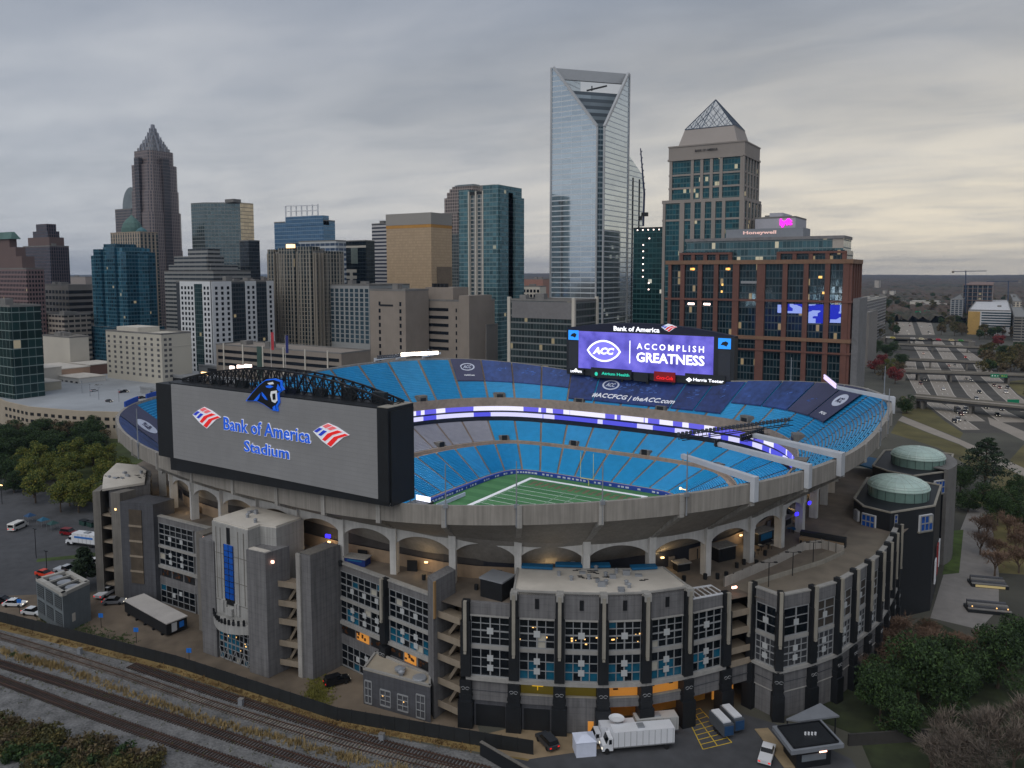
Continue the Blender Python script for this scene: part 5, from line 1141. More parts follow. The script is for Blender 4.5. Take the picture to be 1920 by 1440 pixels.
SHAPES = {
 'car': ([(-2.2, .35), (-2.25, .75), (-2.1, .95), (-1.3, 1.0), (1.0, .95), (2.1, .8), (2.25, .6), (2.2, .35)], [(-1.75, .97), (-1.1, 1.45), (.25, 1.47), (1.1, .95)], 1.8, (-1.35, 1.4), .33),
 'suv': ([(-2.35, .4), (-2.4, 1.0), (-2.3, 1.15), (1.0, 1.15), (2.2, 1.0), (2.4, .8), (2.35, .4)], [(-2.3, 1.14), (-2.1, 1.75), (.4, 1.8), (1.2, 1.12)], 1.95, (-1.45, 1.5), .38),
 'van': ([(-2.7, .4), (-2.75, 2.1), (-2.6, 2.3), (1.2, 2.3), (1.5, 2.15), (2.2, 1.2), (2.75, 1.0), (2.75, .4)], [(1.3, 2.12), (1.42, 2.18), (2.22, 1.25), (2.1, 1.2)], 2.05, (-1.7, 1.8), .38),
 'pickup': ([(-2.8, .5), (-2.85, 1.1), (-.5, 1.1), (1.3, 1.12), (2.6, 1.02), (2.8, .8), (2.75, .5)], [(-.55, 1.1), (-.45, 1.85), (.7, 1.88), (1.45, 1.1)], 2.0, (-1.8, 1.75), .42)}
CARK = 1.0
def vehicle(name, label, cat, loc, rz, col, kind='car', group=None, z=0.):
    body, cabin, w, ax, r = SHAPES[kind]; t = thing(name, label, cat, (0, 0, 0), group); P = paint(col)
    mb = MB(); extr(mb, body, -w/2, w/2); mb.build('body', P, t)
    mb = MB(); extr(mb, cabin, -w/2+.06, w/2-.06, 0, .12); mb.build('glasshouse', CARG, t)
    if kind != 'van':
        zt = max(z_ for x, z_ in cabin); xs = [x for x, z_ in cabin if z_ > zt-.1]; mb = MB(); mb.box(min(xs)-.05, max(xs)+.05, -w/2+.2, w/2-.2, zt-.01, zt+.05); mb.build('roof_panel', P, t)
    else:
        for s in (-1, 1): mb = MB(); mb.box(-2.2, 1.2, s*w/2-.01, s*w/2+.01, 1.35, 2.0); mb.build('side_glass', CARG, t)
        mb = MB(); mb.box(-2.78, -2.72, -.8, .8, 1.3, 2.0); mb.build('rear_glass', CARG, t)
    for x in ax:
        for s in (-1, 1):
            mb = MB(); mb.bar((x, s*(w/2-.2), r), (x, s*(w/2+.02), r), r, n=12); mb.build('wheel', TYRE, t)
    x1 = max(x for x, z_ in body); x0 = min(x for x, z_ in body)
    for s in (-1, 1):
        mb = MB(); mb.box(x1-.08, x1+.02, s*w*.36-.2, s*w*.36+.2, .62, .78); mb.build('headlight', HEADL, t)
        mb = MB(); mb.box(x0-.03, x0+.05, s*w*.38-.16, s*w*.38+.16, .75, .95); mb.build('tail_light', TAILL, t)
    t.location = (loc[0], loc[1], z); t.rotation_euler = (0, 0, rz); t.scale = (CARK,)*3; return t
def boxtruck(name, label, loc, rz, col, stripe=None, L=7.0):
    t = thing(name, label, 'truck', (0, 0, 0)); P = paint(col)
    mb = MB(); mb.box(-L+1.6, 1.6, -1.25, 1.25, .95, 3.5); mb.build('cargo_box', P, t)
    mb = MB(); extr(mb, [(1.7, .5), (1.7, 2.5), (2.6, 2.55), (3.1, 1.6), (3.9, 1.4), (4.0, .5)], -1.1, 1.1); cb = mb.build('cab', P, t)
    mb = MB(); extr(mb, [(2.62, 2.45), (2.7, 2.47), (3.15, 1.62), (3.05, 1.6)], -1, 1); mb.build('windscreen', CARG, cb)
    for s in (-1, 1): mb = MB(); mb.box(2.0, 2.6, s*1.11-.01, s*1.11+.01, 1.6, 2.3); mb.build('side_glass', CARG, cb)
    mb = MB(); mb.box(-L+1.7, 3.6, -.6, .6, .55, .95); mb.build('chassis', BLACKM, t)
    for s in (-1, 1):
        mb = MB()
        for k in range(int(L/1.3)): mb.box(-L+1.9+k*1.3, -L+1.97+k*1.3, s*1.26-.015, s*1.26+.015, 1.0, 3.45)
        mb.box(-L+1.6, 1.6, s*1.26-.02, s*1.26+.02, .95, 1.12); mb.build('side_ribs', mat('grimy trim', S(120, 122, 124), var=.25, scale=2), t)
        mb = MB(); mb.box(2.5, 2.6, s*1.3-.12, s*1.3+.12, 1.7, 2.3); mb.build('mirror', BLACKM, cb); mb = MB(); mb.box(3.96, 4.03, s*.8-.2, s*.8+.2, .8, 1.0); mb.build('headlight', HEADL, cb); mb = MB(); mb.box(-L+1.56, -L+1.61, s*1-.12, s*1+.12, 1, 1.3); mb.build('tail_light', TAILL, t)
    mb = MB(); mb.box(-L+1.55, -L+1.6, -1.1, -.03, 1.05, 3.35); mb.box(-L+1.55, -L+1.6, .03, 1.1, 1.05, 3.35); mb.build('rear_door', mat('grimy door', S(170, 170, 170), var=.15, scale=2), t)
    mb = MB(); mb.box(-L*.4, -L*.4+1.4, -.6, .6, 3.5, 3.75); mb.build('roof_unit', STEEL, t)
    if stripe:
        for s in (-1, 1): mb = MB(); mb.box(-L+2.4, .8, s*1.28-.02, s*1.28+.02, 2.3, 2.8); mb.build('side_stripe', stripe, t)
    for x in (-L+3.2, 3.0):
        for s in (-1, 1): mb = MB(); mb.bar((x, s*.85, .5), (x, s*1.2, .5), .5, n=12); mb.build('wheel', TYRE, t)
    t.location = (*loc, 0); t.rotation_euler = (0, 0, rz); return t
CARK = 1.2
vehicle('minibus', 'white minibus with an orange rear bumper in the car park at the left edge', 'minibus', gp_(34, 992), radians(115), (214, 212, 208), 'van')
boxtruck('box_truck', 'white box truck with a blue stripe in the car park beside the corner tower', gp_(152, 1022), radians(195), (216, 218, 222), mat('blue stripe', S(40, 110, 190), var=0), 7.6).scale = (1.2, 1.2, 1.2)
vehicle('parked_car', 'dark red car partly behind the white box truck', 'car', gp_(130, 1003), radians(15), (120, 18, 26), 'suv')
vehicle('parked_car', 'white car between the box truck and the corner tower', 'car', gp_(188, 1058), radians(70), (214, 214, 216), 'suv')
vehicle('parked_car', 'white sedan near the fence at the left edge of the picture', 'car', gp_(28, 1136), radians(30), (215, 217, 220), 'car')
vehicle('parked_car', 'white sedan against the black fence left of the louvred cooling building', 'car', gp_(62, 1152), radians(20), (205, 208, 212), 'car')
vehicle('parked_car', 'black sedan at the far left edge beside the white sedan', 'car', gp_(4, 1130), radians(35), (24, 26, 30), 'car')
vehicle('parked_car', 'orange red small car behind the cooling building', 'car', gp_(84, 1080), radians(10), (206, 60, 30), 'car')
vehicle('parked_car', 'silver pickup truck behind the louvred cooling building', 'pickup truck', gp_(124, 1074), radians(15), (176, 180, 186), 'pickup')
vehicle('parked_car', 'white pickup truck at the foot of the corner tower', 'pickup truck', gp_(200, 1116), radians(110), (206, 208, 212), 'pickup')
vehicle('parked_car', 'grey utility cart beside the corner tower pile', 'cart', gp_(214, 1132), radians(40), (120, 122, 126), 'car')
CARK = 1.1
vehicle('parked_car', 'black limousine parked on the grass below the blank grey pier', 'car', gp_(632, 1282), radians(62), (16, 18, 22), 'suv')
vehicle('parked_car', 'black and silver SUV at the foot of the suite block', 'car', gp_(1026, 1396), radians(150), (52, 55, 60), 'suv')
vehicle('utility_truck', 'white utility pickup with gear in its bed near the gatehouse', 'pickup truck', gp_(1438, 1420), radians(95), (215, 216, 218), 'pickup')
mb = MB(); P_ = gp_(1436, 1428); CARK = 1.0
# broadcast compound
bt = boxtruck('broadcast_truck', 'long white broadcast trailer in the loading yard', (85.0, -90.6), unit((78.4, -96.3), (91.3, -85.5)) and atan2(10.8, 12.9)+pi, (214, 216, 220), None, 13)
bt['category'] = 'trailer'
bt.location = (82.2, -93.0, 0); bt.scale = (.86, 1.1, 1.15)
boxtruck('satellite_truck', 'white truck with a satellite dish on its roof, behind the tent', (79.6, -92.0), atan2(10.8, 12.9)+pi, (205, 207, 212), None, 6.5)
sdish = thing('satellite_dish', 'round white satellite dish on the broadcast truck roof', 'satellite dish', (80.8, -91.2, 3.5)); mb = MB(); mb.lathe((80.8, -91.2, 4.1), [(.05, 0), (.8, .12), (1.4, .4), (1.45, .45), (.8, .2)], 20); mb.build('dish', WHITE, sdish)
mb = MB(); mb.bar((80.8, -91.2, 3.5), (80.8, -91.2, 4.2), .2); mb.build('mount', STEEL, sdish)
tn = thing('tent', 'white tent with draped sides at the left end of the broadcast trailer', 'tent', (77.2, -97.4, 0)); mb = MB(); mb.obox((77.2, -97.0), unit((0, 0), (12.9, 10.8))[0], 3.6, 3.2, 0, 2.7); mb.build('side_walls', mat('tent fabric', S(206, 212, 228), var=.08), tn)
mb = MB(); d_ = unit((0, 0), (12.9, 10.8))[0]; n_ = (-d_[1], d_[0]); Q = [(77.2+d_[0]*a*1.9+n_[0]*b*1.7, -97.0+d_[1]*a*1.9+n_[1]*b*1.7) for a, b in ((-1, -1), (1, -1), (1, 1), (-1, 1))]; mb.prism(Q, 2.7, 3.5, top_pts=[along(p, (77.2, -97.0), .75) for p in Q]); mb.build('tent_roof', mat('tent fabric', S(206, 212, 228)), tn)
boxtruck('support_truck', 'grey flatbed support truck with lamps behind the broadcast trailer', (84, -86.4), atan2(10.8, 12.9)+pi, (176, 176, 174), None, 8)
for i, (x, y, lb) in enumerate(((1352, 1372, 'grey generator trailer with a white top, left one of the pair by the ramp'), (1372, 1362, 'grey generator trailer with a white top, right one of the pair by the ramp'))):
    P_ = gp_(x, y); t = thing('generator_trailer', lb, 'generator', (0, 0, 0), 'generator trailers'); mb = MB(); mb.box(-2.6, 2.6, -1.05, 1.05, .7, 2.9); mb.build('housing', mat('generator grey', S(78, 84, 92), var=.1), t)
    mb = MB(); mb.box(-2.3, 2.0, -.8, .8, 2.9, 3.15); mb.build('white_top', WHITE, t)
    mb = MB(); mb.box(2.6, 2.75, -.9, .9, .9, 2.6); mb.build('radiator_grille', mat('blue grille', S(30, 70, 110), var=.2), t)
    for xx in (-.5, .6):
        for s in (-1, 1): mb = MB(); mb.bar((xx, s*.8, .42), (xx, s*1.1, .42), .42, n=10); mb.build('wheel', TYRE, t)
    t.location = (*P_, 0); t.rotation_euler = (0, 0, radians(-42))
YM = mat('yellow marking', S(190, 160, 50), var=.25, scale=.8); hm = MB()
H0, H1, H2, H3 = gp_(1285, 1338), gp_(1312, 1328), gp_(1372, 1392), gp_(1318, 1405)
for i in range(9):
    A, B = along(H0, H3, i/8), along(H1, H2, i/8); slab(hm, A, B, -.09, .09, .012, .022)
for A, B in ((H0, H3), (H1, H2), (along(H0, H1, .5), along(H3, H2, .5))): slab(hm, A, B, -.1, .1, .012, .024)
struct('yard_markings', hm, YM)
# gatehouse
gh = thing('gatehouse', 'small dark gatehouse with a wide flat grey-rimmed roof', 'building', (*gp_(1515, 1395), 0)); c = gp_(1512, 1385, 4); R1 = [gp_(x, y, 4.2) for x, y in ((1448, 1362), (1540, 1350), (1583, 1396), (1484, 1410))]
cc = (sum(p[0] for p in R1)/4, sum(p[1] for p in R1)/4); sc_ = lambda P, k: [(cc[0]+(p[0]-cc[0])*k, cc[1]+(p[1]-cc[1])*k) for p in P]
mb = MB(); mb.prism(sc_(R1, .66)[::-1], 0, 3.6); mb.build('wall', BLACK, gh)
mb = MB(); mb.prism(R1[::-1], 3.6, 4.3); mb.build('roof', mat('grey fascia', S(120, 124, 130), var=.1), gh)
mb = MB(); mb.prism(sc_(R1, .8)[::-1], 4.3, 4.42); mb.build('roof_well', BLACK, gh)
mb = MB()
for p, q in zip(sc_(R1, .84), sc_(R1, .84)[1:]+sc_(R1, .84)[:1]): slab(mb, p, q, -.12, .12, 4.3, 4.6)
mb.build('roof_kerb', BLACKM, gh)
for i in range(4): mb = MB(); mb.box(cc[0]-.4+i*.5, cc[0]-.1+i*.5, cc[1]-.5+i*.3, cc[1]-.2+i*.3, 4.42, 4.9); mb.build('roof_vent', WHITE, gh)
mb = MB(); p, q = sc_(R1, .66)[3], sc_(R1, .66)[2]; slab(mb, p, q, -.02, .06, 1.2, 2.4, 0, 1, 1); mb.build('window', mat('gate window', S(120, 128, 134), rough=.2, var=.1), gh)
mb = MB(); mb.obox(along(R1[3], R1[2], .6), unit(R1[3], R1[2])[0], 1.4, .1, 3.35, 3.58); mb.build('soffit_lamp', glow('pink lamp', S(255, 190, 165), 4), gh)
cn = thing('canopy', 'flat grey triangular canopy behind the gatehouse', 'canopy', (*gp_(1530, 1345), 0)); R2 = [gp_(x, y, 4.2) for x, y in ((1474, 1348), (1538, 1318), (1574, 1342), (1500, 1352))]; mb = MB(); mb.prism(R2[::-1], 3.9, 4.2); mb.build('canopy_roof', mat('grey fascia', S(120, 124, 130)), cn)
for p in R2[:3]: mb = MB(); mb.bar((*along(p, R2[3], .1), 0), (*along(p, R2[3], .1), 3.9), .15); mb.build('post', BLACKM, cn)
mb = MB(); A = [gp_(x, y) for x, y in ((1415, 1368), (1440, 1366), (1500, 1440), (1470, 1440))]; mb.prism(A[::-1], 0, .16); struct('kerb_island', mb, mat('sandy kerb', S(150, 132, 104), var=.2))
gwl = thing('garden_wall', 'dark slatted garden wall right of the gatehouse', 'wall', (*gp_(1680, 1400), 0)); mb = MB(); slab(mb, gp_(1590, 1398), gp_(1740, 1388), -.2, .2, 0, 2.2); mb.build('wall_panel', mat('slatted dark wall', S(60, 58, 56), var=.2), gwl)
# cooling building, portable cabin, signs and lamps in the left yard
cb = thing('cooling_building', 'grey louvred cooling building with an open roof beside the black fence', 'building', (-55, -118, 0))
CP = [(-62.6, -119.8), (-47.6, -121.4), (-49.6, -113.8), (-61.5, -112.6)]
LG = mat('louvre grey', S(104, 112, 116), streak=.2, var=.15)
mb = MB(); mb.prism(CP, 0, 9.2); mb.build('wall', LG, cb)
mb = MB(); c_ = (-55.3, -117); I_ = [along(p, c_, .16) for p in CP]; mb.prism(I_, 9.2, 9.26); mb.build('roof_well', mat('dark well', S(44, 46, 46)), cb)
mb = MB()
for p, q in zip(CP, CP[1:]+CP[:1]): slab(mb, p, q, -1.0, .05, 9.2, 10)
mb.build('parapet', mat('pale parapet', S(164, 162, 156), var=.15), cb)
mb = MB()
for s in (.33, .67):
    A, B = along(CP[0], CP[1], s), along(CP[3], CP[2], s); mb.bar((*A, 9.8), (*B, 9.8), .3)
mb.build('roof_beam', mat('pale parapet', S(164, 162, 156)), cb)
for i in range(3):
    c = along(along(CP[0], CP[1], (i+.5)/3), along(CP[3], CP[2], (i+.5)/3), .5); mb = MB(); mb.lathe((*c, 9.26), [(1.5, 0), (1.5, .4), (1.2, .4), (.3, .3)], 16); mb.build('fan', STEEL, cb)
for i in range(3):
    for z in (1.6, 5.6):
        mb = MB(); slab(mb, along(CP[0], CP[1], (i+.12)/3), along(CP[0], CP[1], (i+.88)/3), .01, .06, z, z+3.1); lv = mb.build('louvre_bay', BLACK, cb)
        mb = MB()
        for k in range(6): slab(mb, along(CP[0], CP[1], (i+.12)/3), along(CP[0], CP[1], (i+.88)/3), .06, .14, z+.2+k*.5, z+.3+k*.5)
        mb.build('louvre_blade', LG, lv)
mb = MB(); slab(mb, along(CP[1], CP[2], .3), along(CP[1], CP[2], .42), .01, .06, 2, 4); mb.build('pale_door', ROOFW, cb)
pc = thing('portable_cabin', 'long black portable cabin with a pale flat roof at the foot of the facade', 'cabin', (-35, -107, 0)); PP = [(-46.2, -107.2), (-25.6, -109.6), (-25.2, -104.4), (-45.6, -102.2)]
mb = MB(); mb.prism(PP, .5, 3.2); mb.build('wall', BLACK, pc)
mb = MB(); mb.prism([along(p, (-35.6, -106), -.03) for p in PP], 3.2, 3.45); mb.prism([along(PP[0], PP[1], .3), along(PP[0], PP[1], .75), along(PP[3], PP[2], .5), along(PP[3], PP[2], .45)], 3.45, 3.47); mb.build('roof', mat('pale cabin roof', S(176, 172, 168), var=.1, scale=.4), pc)
mb = MB(); slab(mb, along(PP[1], PP[2], .25), along(PP[1], PP[2], .5), .01, .08, .8, 2.9); mb.build('door', mat('white door', S(190, 192, 194), var=0), pc)
mb = MB(); slab(mb, along(PP[1], PP[2], .62), along(PP[1], PP[2], .84), .01, .08, 1.2, 2.6); mb.build('blue_sign', mat('blue sign', S(24, 110, 200), var=0), pc)
for s in (.1, .3, .5, .7, .9): mb = MB(); mb.obox(along(PP[0], PP[1], s), (1, 0), .5, .5, 0, .5); mb.build('skirting_block', BLACKM, pc)
for i, (x, y, lb) in enumerate(((37, 1150, 'left of the cooling building'), (190, 1178, 'between the cooling building and the cabin'), (256, 1206, 'in front of the black portable cabin'), (355, 1246, 'closest to the pale entrance tower'))):
    P_ = gp_(x, y); s_ = thing('direction_sign', 'small blue direction sign on a pole '+lb, 'sign', (*P_, 0), 'blue direction signs'); mb = MB(); mb.bar((*P_, 0), (*P_, 3.6), .06); mb.build('pole', BLACKM, s_)
    mb = MB(); mb.obox(P_, unit((0, 0), (.85, .53))[0], 1.1, .08, 2.7, 3.7); mb.build('sign_face', mat('blue sign', S(24, 110, 200)), s_)
for i, (x, y, h, lb) in enumerate(((68, 1047, 9, 'black lamp post in the car park in front of the box truck'), (88, 1072, 6, 'short black lamp post near the orange car'), (4, 945, 7, 'lamp post with a lit globe at the left edge'))):
    P_ = gp_(x, y); s_ = thing('lamp_post', lb, 'lamp post', (*P_, 0)); mb = MB(); mb.bar((*P_, 0), (*P_, h), .1, n=6); mb.build('pole', BLACKM, s_); mb = MB(); mb.obox(P_, (1, 0), 1.4, .4, h, h+.2); mb.build('lamp_head', BLACKM if i < 2 else AMBER2, s_)
DG = mat('dark green dumpster', S(30, 64, 58), var=.15)
for i, x in enumerate((158, 172, 186)):
    P_ = gp_(x, 984+i*3); s_ = thing('dumpster', 'dark green dumpster, %s of three behind the box truck' % ('left', 'middle', 'right')[i], 'dumpster', (*P_, 0), 'dark green dumpsters'); mb = MB(); mb.obox(P_, (1, 0), 3, 1.9, .1, 1.6); mb.build('bin', DG, s_); mb = MB(); mb.obox(P_, (1, 0), 3.1, 2, 1.6, 1.75); mb.build('lid', BLACKM, s_)
for i, (x, y, c) in enumerate(((57, 978, (20, 62, 100)), (82, 986, (16, 84, 110)), (100, 993, (24, 66, 62)))):
    P_ = gp_(x, y); s_ = thing('stall_tent', ('dark blue', 'teal', 'dark green')[i]+' pop-up stall tent at the edge of the grove', 'tent', (*P_, 0)); mb = MB(); mb.prism([(P_[0]-1.5, P_[1]-1.5), (P_[0]+1.5, P_[1]-1.5), (P_[0]+1.5, P_[1]+1.5), (P_[0]-1.5, P_[1]+1.5)], 2.1, 3.1, top_pts=[(P_[0]+a*.1, P_[1]+b*.1) for a, b in ((-1, -1), (1, -1), (1, 1), (-1, 1))]); mb.build('tent_roof', paint(c), s_)
    mb = MB(); [mb.bar((P_[0]+a, P_[1]+b, 0), (P_[0]+a, P_[1]+b, 2.1), .05) for a in (-1.4, 1.4) for b in (-1.4, 1.4)]; mb.build('tent_legs', STEEL, s_)
sheet('verge_strip', [gp_(x, y) for x, y in ((70, 1048), (150, 1040), (196, 1034), (198, 1040), (150, 1047), (68, 1054))], .03, GRASS)
# plaza sign walls
for i, (x, y, w_, lb) in enumerate(((1852, 1098, 9, 'black stepped sign wall with a lit beige band on the plaza'), (1852, 1146, 10, 'black planter wall with small lamps at the near side of the plaza'))):
    P_ = gp_(x, y); d_ = unit((0, 0), (.95, .3))[0]; s_ = thing('sign_wall', lb, 'sign wall', (*P_, 0)); n_ = (d_[1], -d_[0]); mb = MB(); mb.obox(P_, d_, w_, 4, 0, .8); mb.build('wall', BLACK, s_)
    for k in range(4): mb = MB(); mb.obox((P_[0]+n_[0]*(1.4-k*.95), P_[1]+n_[1]*(1.4-k*.95)), d_, w_*(.98-.03*k), .8, .8, 1.0+.35*k); mb.build('stepped_bench', WALLD if k % 2 else ROOFG, s_)
    if i == 0: mb = MB(); mb.obox((P_[0]+n_[0]*2.05, P_[1]+n_[1]*2.05), d_, w_*.8, .1, .15, .75); mb.build('beige_band', glow('lit beige band', S(176, 158, 110), .35), s_)
    else:
        for s in (-4, 1.5, 4): mb = MB(); mb.lathe((P_[0]+d_[0]*s+n_[0]*1.5, P_[1]+d_[1]*s+n_[1]*1.5, 1.4), [(.12, 0), (.15, .2), (.05, .3)], 8); mb.build('lamp', AMBERS, s_)


# dark bar and benches at the domed end of the deck
P_ = gp_(1540, 1016, 23.4); d_ = unit(gp_(1502, 1012, 23.4), gp_(1580, 1026, 23.4))[0]; tb = thing('terrace_bar', 'long dark terrace bar with a pale dotted front on the deck before the nearest dome', 'bar', (*P_, DZ)); n_ = (d_[1], -d_[0])
mb = MB(); mb.obox(P_, d_, 9.5, 1.4, DZ, DZ+1.3); mb.build('counter', mat('tan counter', S(140, 118, 92), var=.2), tb)
mb = MB(); mb.obox((P_[0]-n_[0]*1.8, P_[1]-n_[1]*1.8), d_, 10, 1.6, DZ, DZ+2.2); mb.build('back_bar', BLACK, tb)
for i in range(11): mb = MB(); mb.obox((P_[0]+d_[0]*(i-5)*.85+n_[0]*1.2, P_[1]+d_[1]*(i-5)*.85+n_[1]*1.2), d_, .4, .4, DZ, DZ+.8); mb.build('stool', BLACKM, tb)
R_ = random.Random(15)
for i in range(16):
    P_ = gp_(R_.uniform(1405, 1500), 0, 23) if False else along(gp_(1400, 1040, 23.2), gp_(1500, 985, 23.2), R_.random()); P_ = (P_[0]+R_.uniform(-1, 1.6), P_[1]+R_.uniform(-1.5, 1)); t = thing('bar_table', 'dark high table in the crowded row behind the pale guard wall', 'table', (*P_, DZ), 'high tables behind the guard wall')
    mb = MB(); mb.lathe((*P_, DZ+1), [(.5, 0), (.5, .08)], 8); mb.build('table_top', R_.choice((BLACKM, CONC, AW)), t); mb = MB(); mb.bar((*P_, DZ), (*P_, DZ+1), .08); mb.build('leg', BLACKM, t)
for i, (x, y, r_) in enumerate(((1475, 960, 2.2), (1500, 930, 2.0))):
    P_ = gp_(x, y, 25); t = thing('deck_tent', 'black tent roof on the deck %s the last arches' % ('in front of', 'beside')[i], 'tent', (*P_, DZ)); mb = MB(); mb.lathe((*P_, DZ), [(r_, 2.2), (r_*.9, 2.5), (.1, 3.6)], 4, a0=.6); mb.build('tent_roof', BLACK, t); mb = MB(); [mb.bar((P_[0]+r_*.9*cos(.6+k*pi/2), P_[1]+r_*.9*sin(.6+k*pi/2), DZ), (P_[0]+r_*.9*cos(.6+k*pi/2), P_[1]+r_*.9*sin(.6+k*pi/2), DZ+2.4), .07) for k in range(4)]; mb.build('tent_legs', STEEL, t)
# ------------------------------------------------------------------ the city behind: every tower stands on the street grid
def at_depth(x, y, D):          # point on the sight line at forward distance D
    r = raydir(x, y); f = -r[0]*sin(HEAD)+r[1]*cos(HEAD); t = D/f; return (CAM[0]+r[0]*t, CAM[1]+r[1]*t, CAM[2]+r[2]*t)
def site(xl, xc, xr, yt, D, dmin=14):
    """footprint of a grid-aligned tower from its bearing, its distance and its three visible vertical edges"""
    K = at_depth(xc, yt, D)
    def solve(d, xt):
        lo, hi = 0, 500
        for _ in range(40):
            m_ = (lo+hi)/2; X = px_of(K[0]+d[0]*m_, K[1]+d[1]*m_, K[2])[0]
            if (X > xt) == (d[0] < 0): lo = m_
            else: hi = m_
        return lo
    return K[0]-solve((-1, 0), xl), K[0], K[1], K[1]+max(dmin, solve((0, 1), xr)), K[2]
def hz(y, D): return at_depth(960, y, D)[2]
def zat(a, b, y):              # height whose image line is y, above the plan point (a, b)
    return hz(y, -(a-CAM[0])*sin(HEAD)+(b-CAM[1])*cos(HEAD))
def tower(name, label, s, m, roofm=ROOFG, par=1.2, cat='building', units=2, z0=0., zt=None, seed=0, unit_m=None):
    x0, x1, y0, y1, h = s; h = zt or h; t = thing(name, label, cat, ((x0+x1)/2, (y0+y1)/2, 0))
    mb = MB(); mb.box(x0, x1, y0, y1, z0, h); mb.build('shaft', m, t)
    mb = MB(); w_ = .6
    mb.box(x0-.1, x1+.1, y0-.1, y0+w_, h, h+par); mb.box(x0-.1, x1+.1, y1-w_, y1+.1, h, h+par); mb.box(x0-.1, x0+w_, y0+w_, y1-w_, h, h+par); mb.box(x1-w_, x1+.1, y0+w_, y1-w_, h, h+par); mb.build('parapet', roofm, t)
    r = random.Random(seed+int(h*10))
    for i in range(units):
        a, b = r.uniform(x0+3, x1-10), r.uniform(y0+2, max(y0+2.5, y1-8)); mb = MB(); mb.box(a, a+r.uniform(4, 8), b, b+r.uniform(3, 6), h, h+r.uniform(2, 4.5)); mb.build('roof_plant', unit_m or ROOFG, t)
    return t
def wins(t, face, s, z0, z1, cols, rows, w, h, m, u0=None, u1=None, off=.12, name='window', limit=100):
    """punched windows on one face; the nearest hundred are objects, the rest one mesh"""
    x0, x1, y0, y1 = s[:4]; u0 = (x0 if face == 'f' else y0) if u0 is None else u0; u1 = (x1 if face == 'f' else y1) if u1 is None else u1
    base = MB(); base.box(-w/2, w/2, -off, .05, -h/2, h/2) if face == 'f' else base.box(-.05, off, -w/2, w/2, -h/2, h/2)
    me = None; n = sum(1 for c in t.children if c.name.startswith('window')); rest = MB()
    for j in range(rows-1, -1, -1):
        for i in range(cols):
            u = u0+(u1-u0)*(i+.5)/cols; z = z0+(z1-z0)*(j+.5)/rows
            P = (u, y0, z) if face == 'f' else (x1, u, z)
            if n < limit:
                if me is None: o = base.build(name, m, t); me = o.data
                else: o = link(name, me, t)
                o.location = [P[k]-t.location[k] for k in range(3)]; n += 1
            else:
                if face == 'f': rest.box(P[0]-w/2, P[0]+w/2, P[1]-off, P[1]+.05, z-h/2, z+h/2)
                else: rest.box(P[0]-.05, P[0]+off, P[1]-w/2, P[1]+w/2, z-h/2, z+h/2)
    if rest.f: tag(rest.build('window_rest' if False else 'windows_beyond', m, t), kind='stuff')
def bands(t, s, zs, hgt, m, off=.25, name='window_band', faces='fe'):
    x0, x1, y0, y1 = s[:4]
    for z in zs:
        mb = MB()
        if 'f' in faces: mb.box(x0+.3, x1-.3, y0-off, y0+.05, z, z+hgt)
        if 'e' in faces: mb.box(x1-.05, x1+off, y0+.3, y1-.3, z, z+hgt)
        mb.build(name, m, t)
def fins(t, s, n, m, w=.8, off=.6, z0=0, z1=None, name='pier', face='f'):
    x0, x1, y0, y1, h = s
    for i in range(n+1):
        mb = MB()
        if face == 'f': u = x0+(x1-x0)*i/n; mb.box(u-w/2, u+w/2, y0-off, y0+.05, z0, z1 or h)
        else: u = y0+(y1-y0)*i/n; mb.box(x1-.05, x1+off, u-w/2, u+w/2, z0, z1 or h)
        mb.build(name, m, t)
WD = mat('far dark window', S(28, 34, 42), rough=.15, metal=.3, var=.3, scale=.12)
BROWN = mat('brown granite', S(106, 88, 84), var=.1, scale=.05); TAN = mat('tan precast', S(158, 142, 124), var=.1, scale=.08); OFFW = mat('off white stucco', S(196, 190, 178), var=.08, scale=.08)
GREYP = mat('grey precast', S(126, 122, 118), var=.1, scale=.08)
# 1. pink granite tower at the left edge
s = site(-70, 46, 74, 446, 640); t = tower('office_tower', 'pinkish banded tower with a stepped top at the left edge of the skyline', s, curtain('pink banded', S(40, 44, 50), S(122, 98, 96), 2.4, 3.6, .35, .42, .02, .3), zt=hz(505, 640))
for i, (f, y) in enumerate(((.12, 480), (.26, 462), (.4, 446))):
    mb = MB(); mb.box(s[0]+(s[1]-s[0])*f, s[1]-(s[1]-s[0])*f*.8, s[2]+2+i*1.2, s[3]-2-i*.9, hz(505, 640), hz(y, 640)); mb.build('stepped_crown', BROWN, t)
mb = MB(); mb.prism([(s[0]+30, s[2]+3), (s[1]-28, s[2]+3), (s[1]-28, s[3]-3), (s[0]+30, s[3]-3)], hz(446, 640), hz(432, 640), top_pts=[(s[0]+34, s[2]+6), (s[1]-32, s[2]+6), (s[1]-32, s[3]-6), (s[0]+34, s[3]-6)]); mb.build('green_roof', mat('green copper', S(80, 110, 104)), t)
# 2. dark stepped tower
s = site(42, 92, 128, 440, 900); t = tower('office_tower', 'dark stepped granite tower with a flat glass crown, second from the left edge', s, curtain('dark granite', S(50, 60, 74), S(88, 76, 80), 2.6, 3.8, .42, .2, 0, .4), zt=hz(462, 900))
for x0f, y in ((.1, 444), (.22, 432), (.3, 418)):
    mb = MB(); mb.box(s[0]+(s[1]-s[0])*x0f, s[1]-(s[1]-s[0])*x0f, s[2]+1+x0f*20, s[3]-1-x0f*10, hz(462, 900), hz(y, 900)); mb.build('stepped_crown', MATS['dark granite'] if y < 440 else BROWN, t)
